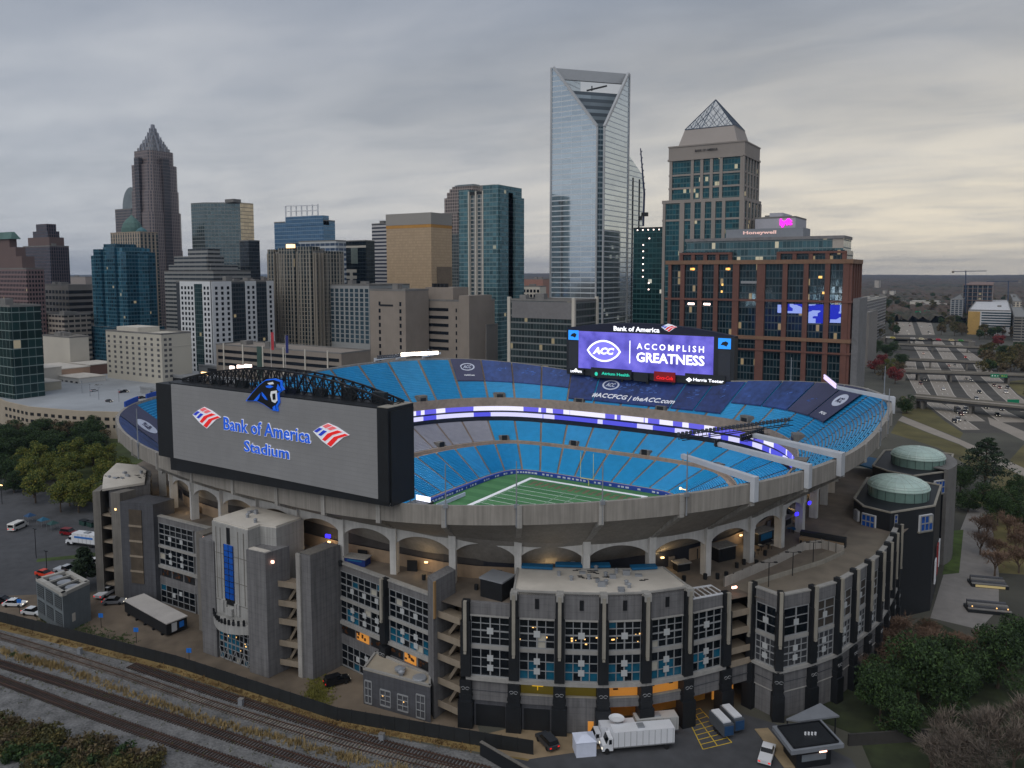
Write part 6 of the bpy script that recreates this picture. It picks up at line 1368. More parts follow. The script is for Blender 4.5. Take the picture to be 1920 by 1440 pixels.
# 3. left edge glass block
s = site(-120, 18, 76, 576, 440); t = tower('glass_office', 'low green glass office with pale floor lines at the left edge', s, curtain('green glass', S(36, 66, 66), S(118, 132, 130), 4.0, 5.2, .05, .1, .03, .5, litcol=(1, .85, .6, 1)))
# 4. white stepped office between the left towers
s = site(78, 128, 172, 536, 720); t = tower('office_building', 'pale grey office with square windows left of the teal tower', s, GREYP, units=3); wins(t, 'f', s, 20, s[4]-3, 8, 9, 4, 3, WD); wins(t, 'e', s, 20, s[4]-3, 6, 9, 4, 3, WD)
s = site(80, 120, 170, 592, 640); tower('office_building', 'low brown and white building at the foot of the pale grey office', s, curtain('low brown', S(60, 58, 58), S(150, 140, 130), 5, 4.2, .2, .5, 0, .2), units=4)
s = site(80, 130, 165, 634, 560); tower('office_building', 'lowest white rooftop building left of the teal tower', s, OFFW, units=3)
# 5. teal residential tower: rounded front of alternating bays
s = site(170, 240, 299, 470, 640); t = thing('residential_tower', 'teal and blue glass residential tower with stacked balconies', 'building', ((s[0]+s[1])/2, s[2]+10, 0))
TE = curtain('teal balcony glass', S(56, 110, 132), S(76, 110, 124), 2.2, 3.1, .1, .26, .005, .45, var=.5); TE2 = curtain('dark teal glass', S(30, 78, 98), S(44, 84, 100), 2.6, 3.1, .14, .34, .01, .4, var=.5)
W_ = s[1]-s[0]
for i, (a, b, d, mm, y) in enumerate(((0, .14, 0, TE, 478), (.14, .34, -2.2, TE2, 466), (.34, .5, 0, TE, 462), (.5, .72, -2.6, TE2, 462), (.72, .86, -.5, TE, 464), (.86, 1, -2, TE2, 472))):
    mb = MB(); mb.box(s[0]+W_*a, s[0]+W_*b, s[2]+d, s[3]-4, 0, hz(y, 640)); mb.build('bay', mm, t)
for i in range(3):
    L = (s[3]-4-s[2])/3; mb = MB(); mb.box(s[1]-8, s[1]+(2 if i == 1 else .3), s[2]+L*i, s[2]+L*(i+1), 0, hz(472+i*3, 640)); mb.build('bay', TE if i % 2 else TE2, t)
mb = MB(); mb.box(s[0]+W_*.3, s[0]+W_*.62, s[2]+2, s[3]-8, hz(462, 640), hz(456, 640)); mb.build('roof_plant', TE2, t)
mb = MB(); mb.box(s[0]-2, s[1]+3, s[2]-4, s[3], 0, hz(615, 640)); mb.build('podium', TE2, t)
# 6. white hotel in front
s = site(198, 302, 358, 628, 500); t = tower('hotel', 'cream mid-rise hotel with small paired windows, behind the parking deck', s, mat('cream stucco', S(188, 182, 168), var=.05, scale=.05), units=1, par=1.0)
mb = MB(); mb.box(s[0]+10, s[0]+34, s[2]+2, s[3]-4, s[4], s[4]+3.6); mb.build('roof_plant', OFFW, t)
wins(t, 'f', s, s[4]-29, s[4]-1.5, 9, 8, 2.4, 1.7, mat('grey pane', S(92, 92, 94), rough=.2, var=.2)); wins(t, 'e', s, s[4]-29, s[4]-1.5, 2, 8, 2, 1.7, MATS['grey pane'], s[2]+1, s[2]+8)
mb = MB(); mb.box(s[0]-.2, s[1]+.2, s[2]-.2, s[3], s[4]-8.2, s[4]-7.7); mb.build('string_course', OFFW, t)
# 7. tallest pointed tower at the left with a crown of spires
D = 976; c = at_depth(291, 400, D); c = (c[0]+2, c[1]-20, c[2]); t = thing('crowned_skyscraper', 'tallest brown stone skyscraper at the left, tapering to a crown of silver spires', 'skyscraper', (c[0], c[1], 0))
STN = curtain('crowned stone', S(84, 84, 92), S(130, 118, 116), 2.4, 3.9, .5, .25, 0, .3, var=.2); k_ = D/1460
def octo(cx, cy, r, ch=.3): a = r*ch; return [(cx-r+a, cy-r), (cx+r-a, cy-r), (cx+r, cy-r+a), (cx+r, cy+r-a), (cx+r-a, cy+r), (cx-r+a, cy+r), (cx-r, cy+r-a), (cx-r, cy-r+a)]
prev = 0
for px_w, y in ((82, 470), (80, 400), (75, 360), (72, 312), (62, 286)):
    r = px_w*k_/2/1.2; z = hz(y, D); mb = MB(); mb.prism(octo(c[0], c[1]+20, r, .22), prev, z); mb.build('shaft_stage', STN, t); prev = z
for sx, sy in ((0, -1), (1, 0)):
    mb = MB(); r = 34*k_*1.0
    if sy: mb.box(c[0]-4.5, c[0]+4.5, c[1]+20-r-1.0, c[1]+20-r+4, 60, hz(300, D))
    else: mb.box(c[0]+r-4, c[0]+r+1.0, c[1]+15.5, c[1]+24.5, 60, hz(300, D))
    mb.build('window_strip', curtain('strip glass', S(46, 54, 66), S(96, 88, 88), 1.5, 3.9, .3, .2, 0, .4), t)
SPI = mat('silver spire', S(150, 152, 160), metal=.4, rough=.4, var=.1)
CT = curtain('crown stone', S(120, 126, 134), S(134, 130, 132), 2.0, 5, .4, .2, 0, .3)
prev = hz(288, D)
for i, (pw_, y) in enumerate(((53, 280), (41, 271), (30, 263), (21, 255), (13, 247), (6, 240))):
    r = pw_*k_/2/1.2; mb = MB(); mb.prism(octo(c[0], c[1]+20, r, .25), prev, hz(y, D)); mb.build('crown_tier', CT, t)
    n = 12 if i < 3 else 8
    for j in range(n):
        a_ = 2*pi*(j+.5)/n; R_o = r*1.12; P = (c[0]+R_o*cos(a_), c[1]+20+R_o*sin(a_)); mb = MB(); mb.bar((*P, prev-3), (c[0]+R_o*.93*cos(a_), c[1]+20+R_o*.93*sin(a_), hz(y-6, D)), 1.5, n=4, r2=.5); mb.build('spire', SPI, t)
    prev = hz(y, D)
mb = MB(); mb.bar((c[0], c[1]+20, prev), (c[0], c[1]+20, zat(c[0], c[1]+20, 233)), 1.6, n=4, r2=.4); mb.build('spire', SPI, t)
# 8. curved-shoulder tower behind it
s = site(215, 246, 256, 378, 1130, 24); t = tower('office_tower', 'grey tower with a curved glass top just left of the tallest crowned one', s, curtain('shoulder stone', S(66, 78, 88), S(116, 106, 104), 3, 3.9, .4, .25, 0, .4), zt=hz(392, 1130), units=0)
mb = MB(); X0, X1 = s[0]+14, s[1]+16; zz = hz(392, 1130); R = (X1-X0)/2
P = [(X0+R-R*cos(pi*i/12), zz+(hz(350, 1130)-zz)*sin(pi*i/12)) for i in range(13)]
for (a, za), (b, zb) in zip(P, P[1:]): mb.face([(a, s[2]+3, za), (b, s[2]+3, zb), (b, s[3]+8, zb), (a, s[3]+8, za)])
mb.face([(x, s[2]+3, z) for x, z in P]); mb.build('curved_top', mat('pale green glass', S(118, 128, 132), metal=.2, rough=.3), t)
# 9. building with a green dome
s = site(207, 262, 296, 436, 820); t = tower('domed_building', 'tan building with a green copper dome peeking over the teal tower', s, curtain('tan piers', S(58, 74, 78), S(164, 148, 130), 4.4, 3.8, .5, .15, 0, .3), units=0, roofm=TAN)
xc = (s[0]*.55+s[1]*.45); z = s[4]; r = 22*820/1460
mb = MB(); mb.lathe((xc, s[2]+10, z), [(r, 0), (r, 6), (r*.96, 6), (r*.8, 11), (r*.5, 15), (r*.2, 18), (.3, 20), (.2, 27)], 16, sy=.8); mb.build('dome', mat('green copper', S(96, 124, 108)), t)
for i, f in enumerate((.9, )): mb = MB(); mb.lathe((s[1]-6, s[2]+6, z), [(6, 0), (5.4, 2.4), (3, 4.6), (.3, 6)], 12); mb.build('side_dome', mat('teal dome', S(70, 110, 116)), t)
# 10. dark mirrored office with chamfered sides
D = 860; A, B, C_ = at_depth(382, 380, D), at_depth(450, 382, D), at_depth(475, 386, D+14); z = A[2]; L_ = at_depth(358, 386, D+10)
t = thing('mirror_office', 'boxy mirrored office with a dark green face and pale golden side painted as reflected light', 'building', (A[0], A[1], 0))
P = [L_[:2], A[:2], B[:2], C_[:2], (C_[0]-75, C_[1]+24), (L_[0]-10, L_[1]+44)]
G1 = curtain('dark mirror', S(96, 112, 116), S(120, 124, 124), 3.2, 4.0, .12, .2, 0, .75, var=.12); G2 = curtain('mirror painted bright', S(190, 176, 150), S(110, 106, 100), 2.2, 4.0, .1, .14, 0, .8, var=.15)  # the paler gold glass puts reflected light into one face's colour
for i, (p, q) in enumerate(zip(P, P[1:]+P[:1])):
    mb = MB(); mb.face([(*p, 0), (*q, 0), (*q, z), (*p, z)]); mb.build('facade', G2 if i == 2 else G1, t)
mb = MB(); mb.prism(P, z-.2, z+.3); mb.build('roof', ROOFG, t); mb = MB(); mb.box(A[0]+20, A[0]+34, A[1]+12, A[1]+22, z, z+3.5); mb.build('roof_plant', ROOFG, t)
s = site(449, 466, 478, 452, 800); tower('office_building', 'slim dark block standing in for a reflection at the right foot of the mirrored office', s, curtain('slim dark', S(40, 50, 58), S(70, 72, 74), 2, 3.8, .1, .2, 0, .5), units=0)  # block stands in for a dark reflection beside the mirrored office
# 11. ziggurat office
zs_ = curtain('grey bands', S(52, 60, 66), S(142, 142, 140), 9, 4.0, .02, .55, 0, .3, var=.2)
s = site(308, 400, 470, 510, 740); t = tower('terraced_office', 'grey terraced office with strong horizontal bands below the mirrored office', s, zs_, units=0)
for xl, xr, y in ((316, 446, 496), (326, 420, 480), (352, 398, 466)):
    s2 = site(xl, (xl+xr)/2+14, xr, y, 745); mb = MB(); mb.box(s2[0], s2[1], s2[2], s2[3], 40, s2[4]); mb.build('terrace', zs_, t)
# 12. black and white apartment slab
s = site(330, 396, 512, 530, 560); s = (s[0], s[1], s[2], s[3], s[4]); t = tower('apartment_slab', 'black and white apartment slab with white panels of square windows', s, mat('charcoal panel', S(52, 56, 62), var=.12, scale=.1), units=4)
WP = mat('white panel', S(206, 208, 210), var=.04); x0, x1, y0, y1, h = s
def panel(face, a, b, off=.5):
    mb = MB()
    if face == 'f': mb.box(x0+(x1-x0)*a, x0+(x1-x0)*b, y0-off, y0+.1, 0, h+.8)
    else: mb.box(x1-.1, x1+off, y0+(y1-y0)*a, y0+(y1-y0)*b, 0, h+.8)
    mb.build('white_panel', WP, t)
panel('f', .12, .98); panel('e', .0, .3); panel('e', .52, .7); panel('e', .88, 1.0)
for face, a, b, cols in (('f', .14, .52, 4), ('f', .78, .97, 2), ('e', .02, .29, 3), ('e', .53, .69, 2), ('e', .89, .99, 1)):
    if face == 'f': wins(t, 'f', (x0, x1, y0-.5, y1), 4, h-2, cols, 19, 2.0, 2.2, WD, x0+(x1-x0)*a, x0+(x1-x0)*b)
    else: wins(t, 'e', (x0, x1+.5, y0, y1), 4, h-2, cols, 19, 2.0, 2.2, WD, y0+(y1-y0)*a, y0+(y1-y0)*b)
mb = MB(); mb.box(x0+(x1-x0)*.54, x0+(x1-x0)*.76, y0-.7, y0, 4, h-1); mb.build('glass_bay', curtain('green bay', S(44, 70, 72), S(60, 76, 78), 2.4, 3.2, .1, .2, .02, .4), t)
for a, b in ((.3, .52), (.7, .88)): mb = MB(); mb.box(x1, x1+.3, y0+(y1-y0)*a, y0+(y1-y0)*b, 2, h); mb.build('dark_bay', curtain('dark bay', S(40, 52, 60), S(56, 60, 66), 2.4, 3.2, .15, .3, .01, .3), t)
# 13. beige-grey condominium with vertical piers
s = site(504, 590, 641, 474, 610); bt_ = curtain('condo glass', S(34, 50, 54), S(136, 130, 120), 3.1, 3.2, .34, .16, .005, .35, var=.4); t = tower('condominium_tower', 'tall taupe condominium with many vertical piers, in front of the blue glass office', s, bt_, units=2)
for a, b, y in ((.0, .14, 466), (.24, .6, 464), (.66, .95, 462)):
    mb = MB(); mb.box(s[0]+(s[1]-s[0])*a, s[0]+(s[1]-s[0])*b, s[2]-1.4, s[2]+8, 0, hz(y, 610)); mb.build('bay', bt_, t)
mb = MB(); mb.box(s[1]-6, s[1]+1.4, s[2]+10, s[2]+30, 0, hz(470, 610)); mb.build('bay', bt_, t)
fins(t, s, 14, mat('taupe pier', S(142, 134, 122), var=.08), .9, 1.7); fins(t, s, 8, MATS['taupe pier'], .9, 1.6, face='e')
mb = MB(); mb.box(s[0]+16, s[0]+22, s[2]+4, s[2]+8, hz(464, 610), hz(456, 610)); mb.build('roof_beacon', AMBER2, t)
# 14. blue glass office with an open white crown frame
bg_ = curtain('blue office', S(78, 112, 142), S(120, 140, 156), 3.0, 4.0, .07, .16, 0, .7, var=.15)
s = site(514, 606, 628, 414, 800); t = tower('glass_office', 'blue glass office topped by an open white grid crown', s, bg_, units=0)
z1, z2 = s[4], hz(382, 800); x0, x1, y0, y1 = s[:4]; xa, xb = x0+(x1-x0)*.25, x0+(x1-x0)*.9
mb = MB(); mb.box(xa, x1, y0-.6, y0+8, z1-4, z1+5.5); mb.build('glass_screen', bg_, t)
for i in range(7): mb = MB(); u = xa+(xb-xa)*i/6; mb.bar((u, y0, z1), (u, y0, z2), .7); mb.build('crown_post', WHITE, t)
for i in range(3): mb = MB(); z = z1+(z2-z1)*(i+1)/3; mb.bar((xa, y0, z), (xb, y0, z-i*.6), .6); mb.build('crown_rail', WHITE, t)
s = site(560, 630, 646, 452, 790); tower('office_building', 'white banded shoulder building right of the blue glass office', s, curtain('white bands', S(64, 84, 110), S(180, 184, 186), 7, 5, .08, .45, 0, .4), units=0)
# 15. dark glass box
s = site(643, 686, 697, 452, 860); t = tower('glass_office', 'black glass office with a pale reflection, left of the striped white tower', s, curtain('black glass', S(26, 38, 42), S(40, 50, 54), 4, 4, .05, .15, 0, .6), units=0)
mb = MB(); mb.box(s[0], s[1], s[2]-.3, s[2], hz(464, 860), hz(460, 860)); mb.build('pale_band', OFFW, t); mb = MB(); mb.box(s[0]+12, s[0]+22, s[2]-.3, s[2], hz(494, 860), hz(464, 860)); mb.build('painted_reflection', mat('painted pale reflection', S(150, 160, 150), metal=.5, rough=.2), t)  # the bright panel paints a pale reflection onto the glass
for y in (508, 520): mb = MB(); mb.box(s[0], s[0]+20, s[2]-.4, s[2]+.1, hz(y+3, 860), hz(y-3, 860)); mb.build('pale_slab', OFFW, t)
mb = MB(); mb.box(s[0]+10, s[0]+14, s[2]-.5, s[2], 0, hz(505, 860)); mb.build('pale_column', OFFW, t)
# 16. striped white tower
s = site(697, 724, 740, 420, 920, 20); tower('office_tower', 'slim white tower with thin dark stripes left of the golden block', s, curtain('thin stripes', S(74, 78, 92), S(186, 184, 184), 30, 4.2, .0, .52, 0, .3, var=.05), units=1)
# 17. golden block
s = site(724, 808, 847, 400, 720); t = tower('golden_tower', 'big windowless-looking golden block with a grey cap', s, curtain('gold grid', S(184, 160, 130), S(168, 144, 116), 1.9, 2.6, .14, .18, 0, .25, rough=.35, var=.08), par=.3, units=0, zt=hz(420, 720))
mb = MB(); mb.box(s[0]-.3, s[1]+.3, s[2]-.3, s[3]+.3, hz(420, 720), s[4]+1); mb.build('grey_cap', mat('grey cap', S(150, 146, 140), var=.05, scale=.05), t)
mb = MB(); mb.box(s[0]-.15, s[1]+.15, s[2]-.15, s[3]+.15, hz(426, 720), hz(419, 720)); mb.build('gold_band', mat('gold band', S(186, 136, 66), var=.1), t)
mb = MB(); mb.box(s[1]+.1, s[1]+.3, s[2]+8, s[3]-1, 0, hz(500, 720)); mb.build('dark_side', mat('grey brown side', S(128, 112, 94)), t)
# 18. brown curved-top tower behind
s = site(828, 858, 866, 400, 980, 20); t = tower('office_tower', 'brown and white striped tower with a curved stepped top, behind the teal residential tower', s, curtain('brown stripes', S(72, 66, 66), S(150, 138, 132), 3.6, 4, .35, .3, 0, .2), units=0)
for i in range(6):
    f = i/6; mb = MB(); mb.box(s[0]+(s[1]-s[0])*f*.9+3, s[1]+22-i*.15, s[2]+2+i*.5, s[3]-i*.4, s[4]-.5+i*.03, s[4]+(hz(346, 980)-s[4])*sqrt(1-(1-(i+1)/6)**2)); mb.build('curved_top', MATS['brown stripes'] if i < 4 else mat('pale green glass', S(96, 120, 128)), t)
s = site(844, 858, 866, 440, 860); tower('office_building', 'thin grey glass building squeezed between the golden block and the teal tower', s, curtain('thin grey', S(84, 96, 100), S(110, 114, 112), 3, 3.6, .2, .3, 0, .4), units=0)
# 19. teal residential tower in the middle
s = site(862, 936, 982, 356, 590); x0, x1, y0, y1, h = s; t = thing('residential_tower', 'tall dark teal residential tower with balconies, right of the golden block', 'building', ((x0+x1)/2, (y0+y1)/2, 0))
TA = curtain('deep teal', S(76, 112, 120), S(108, 128, 130), 3, 3.2, .08, .22, .008, .45, var=.35); TB = curtain('balcony grey', S(70, 86, 92), S(160, 158, 154), 3.4, 3.2, .22, .26, .01, .3, var=.4)
W_ = x1-x0
for a, b, d, mm, y in ((0, .26, -1.2, TA, 352), (.26, .44, 0, TB, 362), (.44, .62, -.6, TB, 358), (.62, 1., -1.6, TA, 346)):
    mb = MB(); mb.box(x0+W_*a, x0+W_*b, y0+d, y1-3, 0, hz(y, 590)); mb.build('bay', mm, t)
L = y1-y0-3
for a, b, d, mm, y in ((0, .36, .8, TA, 350), (.36, .6, 0, TB, 358), (.6, 1, 2.2, TA, 366)):
    mb = MB(); mb.box(x1-6, x1+d, y0+L*a, y0+L*b, 0, hz(y, 590)); mb.build('bay', mm, t)
for f in (.26, .44, .62): mb = MB(); mb.box(x0+W_*f-.5, x0+W_*f+.5, y0-1.9, y0, 0, h); mb.build('white_fin', OFFW, t)
mb = MB(); mb.box(x0+W_*.4, x0+W_*.78, y0+6, y1-10, h, hz(343, 590)); mb.build('roof_plant', GREYP, t); mb = MB(); mb.box(x0+W_*.28, x0+W_*.6, y0-.8, y0+2, hz(362, 590), hz(357, 590)); mb.build('dark_recess', BLACK, t)
# 20. brutalist concrete pair
BC = mat('tan grey concrete', S(140, 130, 120), streak=.2, var=.12, scale=.15)
s = site(693, 760, 771, 546, 500, 24); t = tower('concrete_block', 'tan concrete block with two columns of slot windows below the golden block', s, BC, units=1)
for f in (.28, .86): wins(t, 'f', s, s[4]-48, s[4]-6, 1, 9, 1.6, 2.6, WD, s[0]+(s[1]-s[0])*f-1, s[0]+(s[1]-s[0])*f+1)
mb = MB(); mb.box(s[0]+9, s[0]+20, s[2]-.2, s[2], s[4]-10, s[4]-8.8); mb.build('sign_strip', BLACKM, t)
s = site(768, 880, 918, 566, 505, 30); t = tower('concrete_block', 'wide tan concrete building with five long dark window slots', s, BC, units=3); w_ = s[1]-s[0]
for i in range(6): mb = MB(); z = s[4]-6.5-i*5.2; mb.box(s[0]+2, s[0]+w_*.66, s[2]-.2, s[2]+.05, z, z+2.0); mb.build('window_slot', WD, t)
mb = MB(); mb.box(s[0]+w_*.84, s[1]+.2, s[2]-.6, s[3]-4, 0, s[4]+4); mb.build('corner_tower_mass', BC, t)
for i in range(9): mb = MB(); z = s[4]-7-i*5; mb.box(s[0]+w_*.78, s[0]+w_*.8, s[2]-.2, s[2]+.05, z, z+2.4); mb.build('slot_window', WD, t)
mb = MB(); mb.box(s[0]+w_*.15, s[0]+w_*.62, s[2]+8, s[3]-4, s[4], s[4]+9); mb.build('roof_block', BC, t)
for i in range(4): mb = MB(); mb.box(s[0]+w_*(.25+.06*i), s[0]+w_*(.29+.06*i), s[2]+9, s[2]+13, s[4]+9, s[4]+11.5); mb.build('cooling_unit', BLACKM, t)
s = site(896, 912, 920, 612, 520); tower('concrete_block', 'low grey plaster wing at the right end of the wide concrete building', s, GREYP, units=0)
# 21. grid office
s = site(618, 692, 768, 536, 600, 20); t = tower('office_building', 'pale grid office with square windows, left of the concrete blocks', s, mat('pale grid wall', S(150, 152, 152), var=.06), units=2); wins(t, 'f', s, 30, s[4]-2, 8, 12, 3.4, 2.8, mat('blue grey pane', S(70, 92, 104), metal=.4, rough=.15, var=.4, scale=.1)); wins(t, 'e', s, 30, s[4]-2, 7, 12, 3.2, 2.6, WD)
# 22. grey glass low block below the big glass tower
s = site(955, 1076, 1119, 566, 480); t = tower('glass_office', 'low grey glass office with white corner columns left of the far video board', s, curtain('grey office', S(58, 72, 74), S(112, 116, 116), 2.2, 4.4, .06, .22, .03, .45), units=3)
for x, y in ((s[0], s[2]), (s[1], s[2]), (s[1], s[3])): mb = MB(); mb.box(x-1, x+1, y-1, y+1, 0, s[4]+2.4); mb.build('white_column', OFFW, t)
mb = MB(); mb.box(s[0]+2, s[1]-1.2, s[2]-.2, s[2], s[4]-11, s[4]-.5); mb.build('louvre_screen', mat('louvre screen', S(120, 118, 118), var=.1), t)
s = site(980, 1012, 1024, 538, 900); t = tower('office_building', 'small white building with dark windows far behind, left of the tall glass tower', s, OFFW, units=1); wins(t, 'f', s, 50, s[4]-2, 5, 3, 3, 3.4, WD)
# 23. the tall faceted glass tower with an open triangular top
D = 607; s = site(1034, 1130, 1180, 127, D); x0, x1, y0, y1, h = s
DG_ = curtain('pale mirror glass', S(196, 208, 216), S(204, 210, 214), 9.0, 4.05, .012, .2, 0, .85, .08, .05, tilt=.006)
t = thing('glass_skyscraper', 'tallest pale glass skyscraper with an open triangular cut at its top', 'skyscraper', ((x0+x1)/2, (y0+y1)/2, 0))
zc = hz(236, D); zt = zat(x0, y0, 127); sil = mat('silver frame', S(176, 178, 180), metal=.3, rough=.4, var=.05); hp = zat(x0, y0, 147)
ch = 4.0           # chamfered corner strip between the two mirrored faces
# front (left) face: cut along a diagonal from the corner at zc up to the far top edge
mb = MB(); mb.face([(x0, y0, 0), (x1-ch, y0, 0), (x1-ch, y0, zc), (x0+2.6, y0, zt), (x0, y0, zt)]); mb.face([(x1, y0+ch, 0), (x1, y1, 0), (x1, y1, zt), (x1, y1-3, zt), (x1, y0+ch, zc)]); mb.build('mirror_face', DG_, t)
mb = MB(); mb.face([(x0, y1, 0), (x1, y1, 0), (x1, y1, hz(190, D)), (x0, y1, hz(190, D))]); mb.face([(x0, y0, 0), (x0, y1, 0), (x0, y1, zt), (x0, y0, zt)]); mb.build('rear_face', DG_, t)
mb = MB(); mb.face([(x1-ch, y0, 0), (x1, y0+ch, 0), (x1, y0+ch, zc), (x1-ch, y0, zc)]); mb.build('corner_strip', curtain('corner strip', S(48, 70, 80), S(120, 132, 138), 3, 4.05, .05, .3, 0, .5), t)
def beam(p, q, r=1.35): mb = MB(); mb.bar(p, q, r); mb.build('frame_beam', sil, t)
beam((x1-ch, y0, zc), (x0+2.0, y0, zt)); beam((x1, y0+ch, zc), (x1, y1-2.0, zt)); beam((x0, y0, 0), (x0, y0, zt), 1.0); beam((x1, y1, 0), (x1, y1, zt), 1.0); beam((x1-ch, y0, 0), (x1-ch, y0, zc), .9); beam((x1, y0+ch, 0), (x1, y0+ch, zc), .9)
mb = MB()         # header wall across the top between the two far corners
A, B = (x0, y0), (x1, y1); mb.face([(*A, hp), (*B, hp), (*B, zt), (*A, zt)]); mb.face([(A[0], A[1]+4, hp), (B[0]-2, B[1]+2, hp), (B[0]-2, B[1]+2, zt), (A[0], A[1]+4, zt)]); mb.face([(*A, zt), (*B, zt), (B[0]-2, B[1]+2, zt), (A[0], A[1]+4, zt)]); mb.face([(*A, hp), (*B, hp), (B[0]-2, B[1]+2, hp), (A[0], A[1]+4, hp)]); mb.build('crown_header', sil, t)
mb = MB()         # set-back inner block seen inside the cut
i0, i1, zi = (x0+4, y0+3), (x1-3, y1-4), zat(x0+20, y0+24, 173); mb.face([(*i0, zc-40), (*i1, zc-40), (*i1, zi), (*i0, zi)]); mb.face([(*i0, zi), (*i1, zi), (i1[0]-20, i1[1], zi), (i0[0], i0[1]+20, zi)]); mb.build('inner_block', curtain('inner dark bands', S(140, 152, 160), S(88, 98, 106), 40, 5.4, 0, .5, 0, .15, .35), t)
cr = thing('roof_crane', 'small maintenance crane seen through the open top of the glass skyscraper', 'crane', (x0+20, y0+26, zi)); a_ = at_depth(1100, 170, 618); b_ = at_depth(1138, 161, 618); mb = MB(); mb.bar(a_, b_, .8); mb.build('jib', BLACKM, cr); mb = MB(); mb.bar((a_[0]+3, a_[1]+3, zi), (a_[0]+3, a_[1]+3, a_[2]), .5); mb.build('mast', BLACKM, cr)
mb = MB(); s2 = site(1030, 1038, 1042, 158, 640); mb.box(x0-4.5, x0-1.2, y0+12, y1-4, 0, hz(158, D)); mb.build('side_fin_slab', sil, t)
# 24. its lower glass sibling behind
s = site(1150, 1179, 1206, 300, 660); x0, x1, y0, y1, h = s; t = thing('glass_tower', 'lower pale glass tower with a slanted top, right behind the tall open-topped one', 'building', (x1, y0, 0))
mb = MB(); mb.prism([(x0, y0), (x1, y0), (x1, y1), (x0, y1)], 0, hz(322, 660)); mb.build('shaft', DG_, t)
mb = MB(); z = hz(322, 660); mb.face([(x1, y0, z), (x1, y1, z), (x1, y0, h+4)]); mb.face([(x0, y0, z), (x1, y0, z), (x1, y0, h+4), (x0, y0, h+4)]); mb.face([(x0, y0, h+4), (x1, y0, h+4), (x1, y1, z), (x0, y1, z)]); mb.build('slanted_top', DG_, t)
for f in (.3, .75): mb = MB(); mb.box(x1, x1+.5, y0+(y1-y0)*f-.6, y0+(y1-y0)*f+.6, 0, z-4); mb.build('dark_seam', BLACKM, t)
# 25. dark teal glass block under construction, with a tower crane
s = site(1188, 1246, 1262, 428, 610, 40); t = tower('glass_office', 'dark green glass office below the tower crane', s, curtain('dark green glass', S(22, 62, 64), S(30, 74, 76), 3.2, 4.0, .1, .24, .02, .5, litcol=(1, .95, .8, 1), litst=.5), units=0, roofm=BLACK)
R_ = random.Random(6)
for i in range(5): mb = MB(); x = s[0]+3+i*4.5; mb.box(x, x+.8, s[2]-.3, s[2], s[4]-1.2, s[4]-.4); mb.build('site_lamp', LAMPW, t)
for i in range(9): mb = MB(); x = s[0]+8+R_.choice((0, 0, 5)); z = s[4]-8-i*5; mb.box(x, x+.9, s[2]-.25, s[2], z, z+.9); mb.build('lit_pane', LAMPW, t)
ck = thing('tower_crane', 'dark luffing tower crane with its jib nearly upright on the green office', 'crane', (s[0]+8, s[2]+14, s[4])); b0 = at_depth(1206, 424, 624); b1 = at_depth(1208, 362, 624); b2 = at_depth(1201, 278, 624)
mb = MB(); mb.bar(b0, b1, .9, n=4); mb.build('mast', mat('crane blue', S(44, 54, 84), var=.2), ck); mb = MB(); mb.bar(b1, b2, .85, n=4, r2=.45); mb.build('jib', MATS['crane blue'], ck)
for i in range(7): mb = MB(); c = tuple(b1[k]+(b2[k]-b1[k])*i/7 for k in range(3)); mb.bar((c[0]-.9, c[1], c[2]), (c[0]+.9, c[1], c[2]+3), .3); mb.build('lattice_bar', MATS['crane blue'], ck)
c = at_depth(1209, 402, 624); mb = MB(); mb.box(c[0]-2.4, c[0]+2.4, c[1]-1.5, c[1]+1.5, c[2]-1.5, c[2]+1.5); mb.build('machinery_deck', BLACKM, ck); c = at_depth(1201, 408, 624); mb = MB(); mb.box(c[0]-1, c[0]+1, c[1]-1, c[1]+1, c[2]-2, c[2]+1); mb.build('counterweight', BLACKM, ck)
# 26. stone tower with a glass pyramid
D = 570; ST = mat('warm stone', S(146, 138, 131), var=.08, scale=.08); PG = curtain('pyramid tower glass', S(26, 78, 88), S(70, 98, 100), 2.4, 3.9, .1, .2, .04, .45, var=.4, litcol=(1, .82, .5, 1), litst=.4)
s = site(1245, 1396, 1420, 290, D, 46); x0, x1, y0, y1, h = s; t = thing('pyramid_tower', 'stone and teal glass tower topped by an open steel pyramid', 'skyscraper', ((x0+x1)/2, (y0+y1)/2, 0))
zA, zB, zC_, zD_, zE = hz(372, D), hz(290, D), hz(262, D), hz(240, D), hz(188, D)
mb = MB(); mb.box(x0, x1, y0, y1, 0, zA); mb.build('lower_shaft', PG, t)
ux0, ux1, uy0, uy1 = x0+4, x1-1, y0+2, y1-4
mb = MB(); mb.box(ux0, ux1, uy0, uy1, zA, zB); mb.build('upper_shaft', PG, t)
mb = MB(); mb.box(x0-.8, x1+.8, y0-.8, y1+.8, zA-1.2, zA+1.2); mb.box(ux0-.8, ux1+.8, uy0-.8, uy1+.8, zB, zC_-.6); mb.box(ux0-1.4, ux1+1.4, uy0-1.4, uy1+1.4, zB-.6, zB+.8); mb.box(ux0-1.2, ux1+1.2, uy0-1.2, uy1+1.2, zC_-1, zC_); mb.build('cornice', ST, t)
w_ = ux1-ux0
for a, b in ((0, .04), (.3, .34), (.43, .47), (.56, .6), (.69, .73), (.96, 1)):
    mb = MB(); mb.box(ux0+w_*a, ux0+w_*b, uy0-1, uy0+.1, zA, zB); mb.build('stone_pier', ST, t)
w2 = x1-x0
for a, b in ((0, .035), (.22, .28), (.36, .41), (.49, .54), (.62, .67), (.75, .79), (.96, 1)):
    mb = MB(); mb.box(x0+w2*a, x0+w2*b, y0-1, y0+.1, 0, zA-1); mb.build('stone_pier', ST, t)
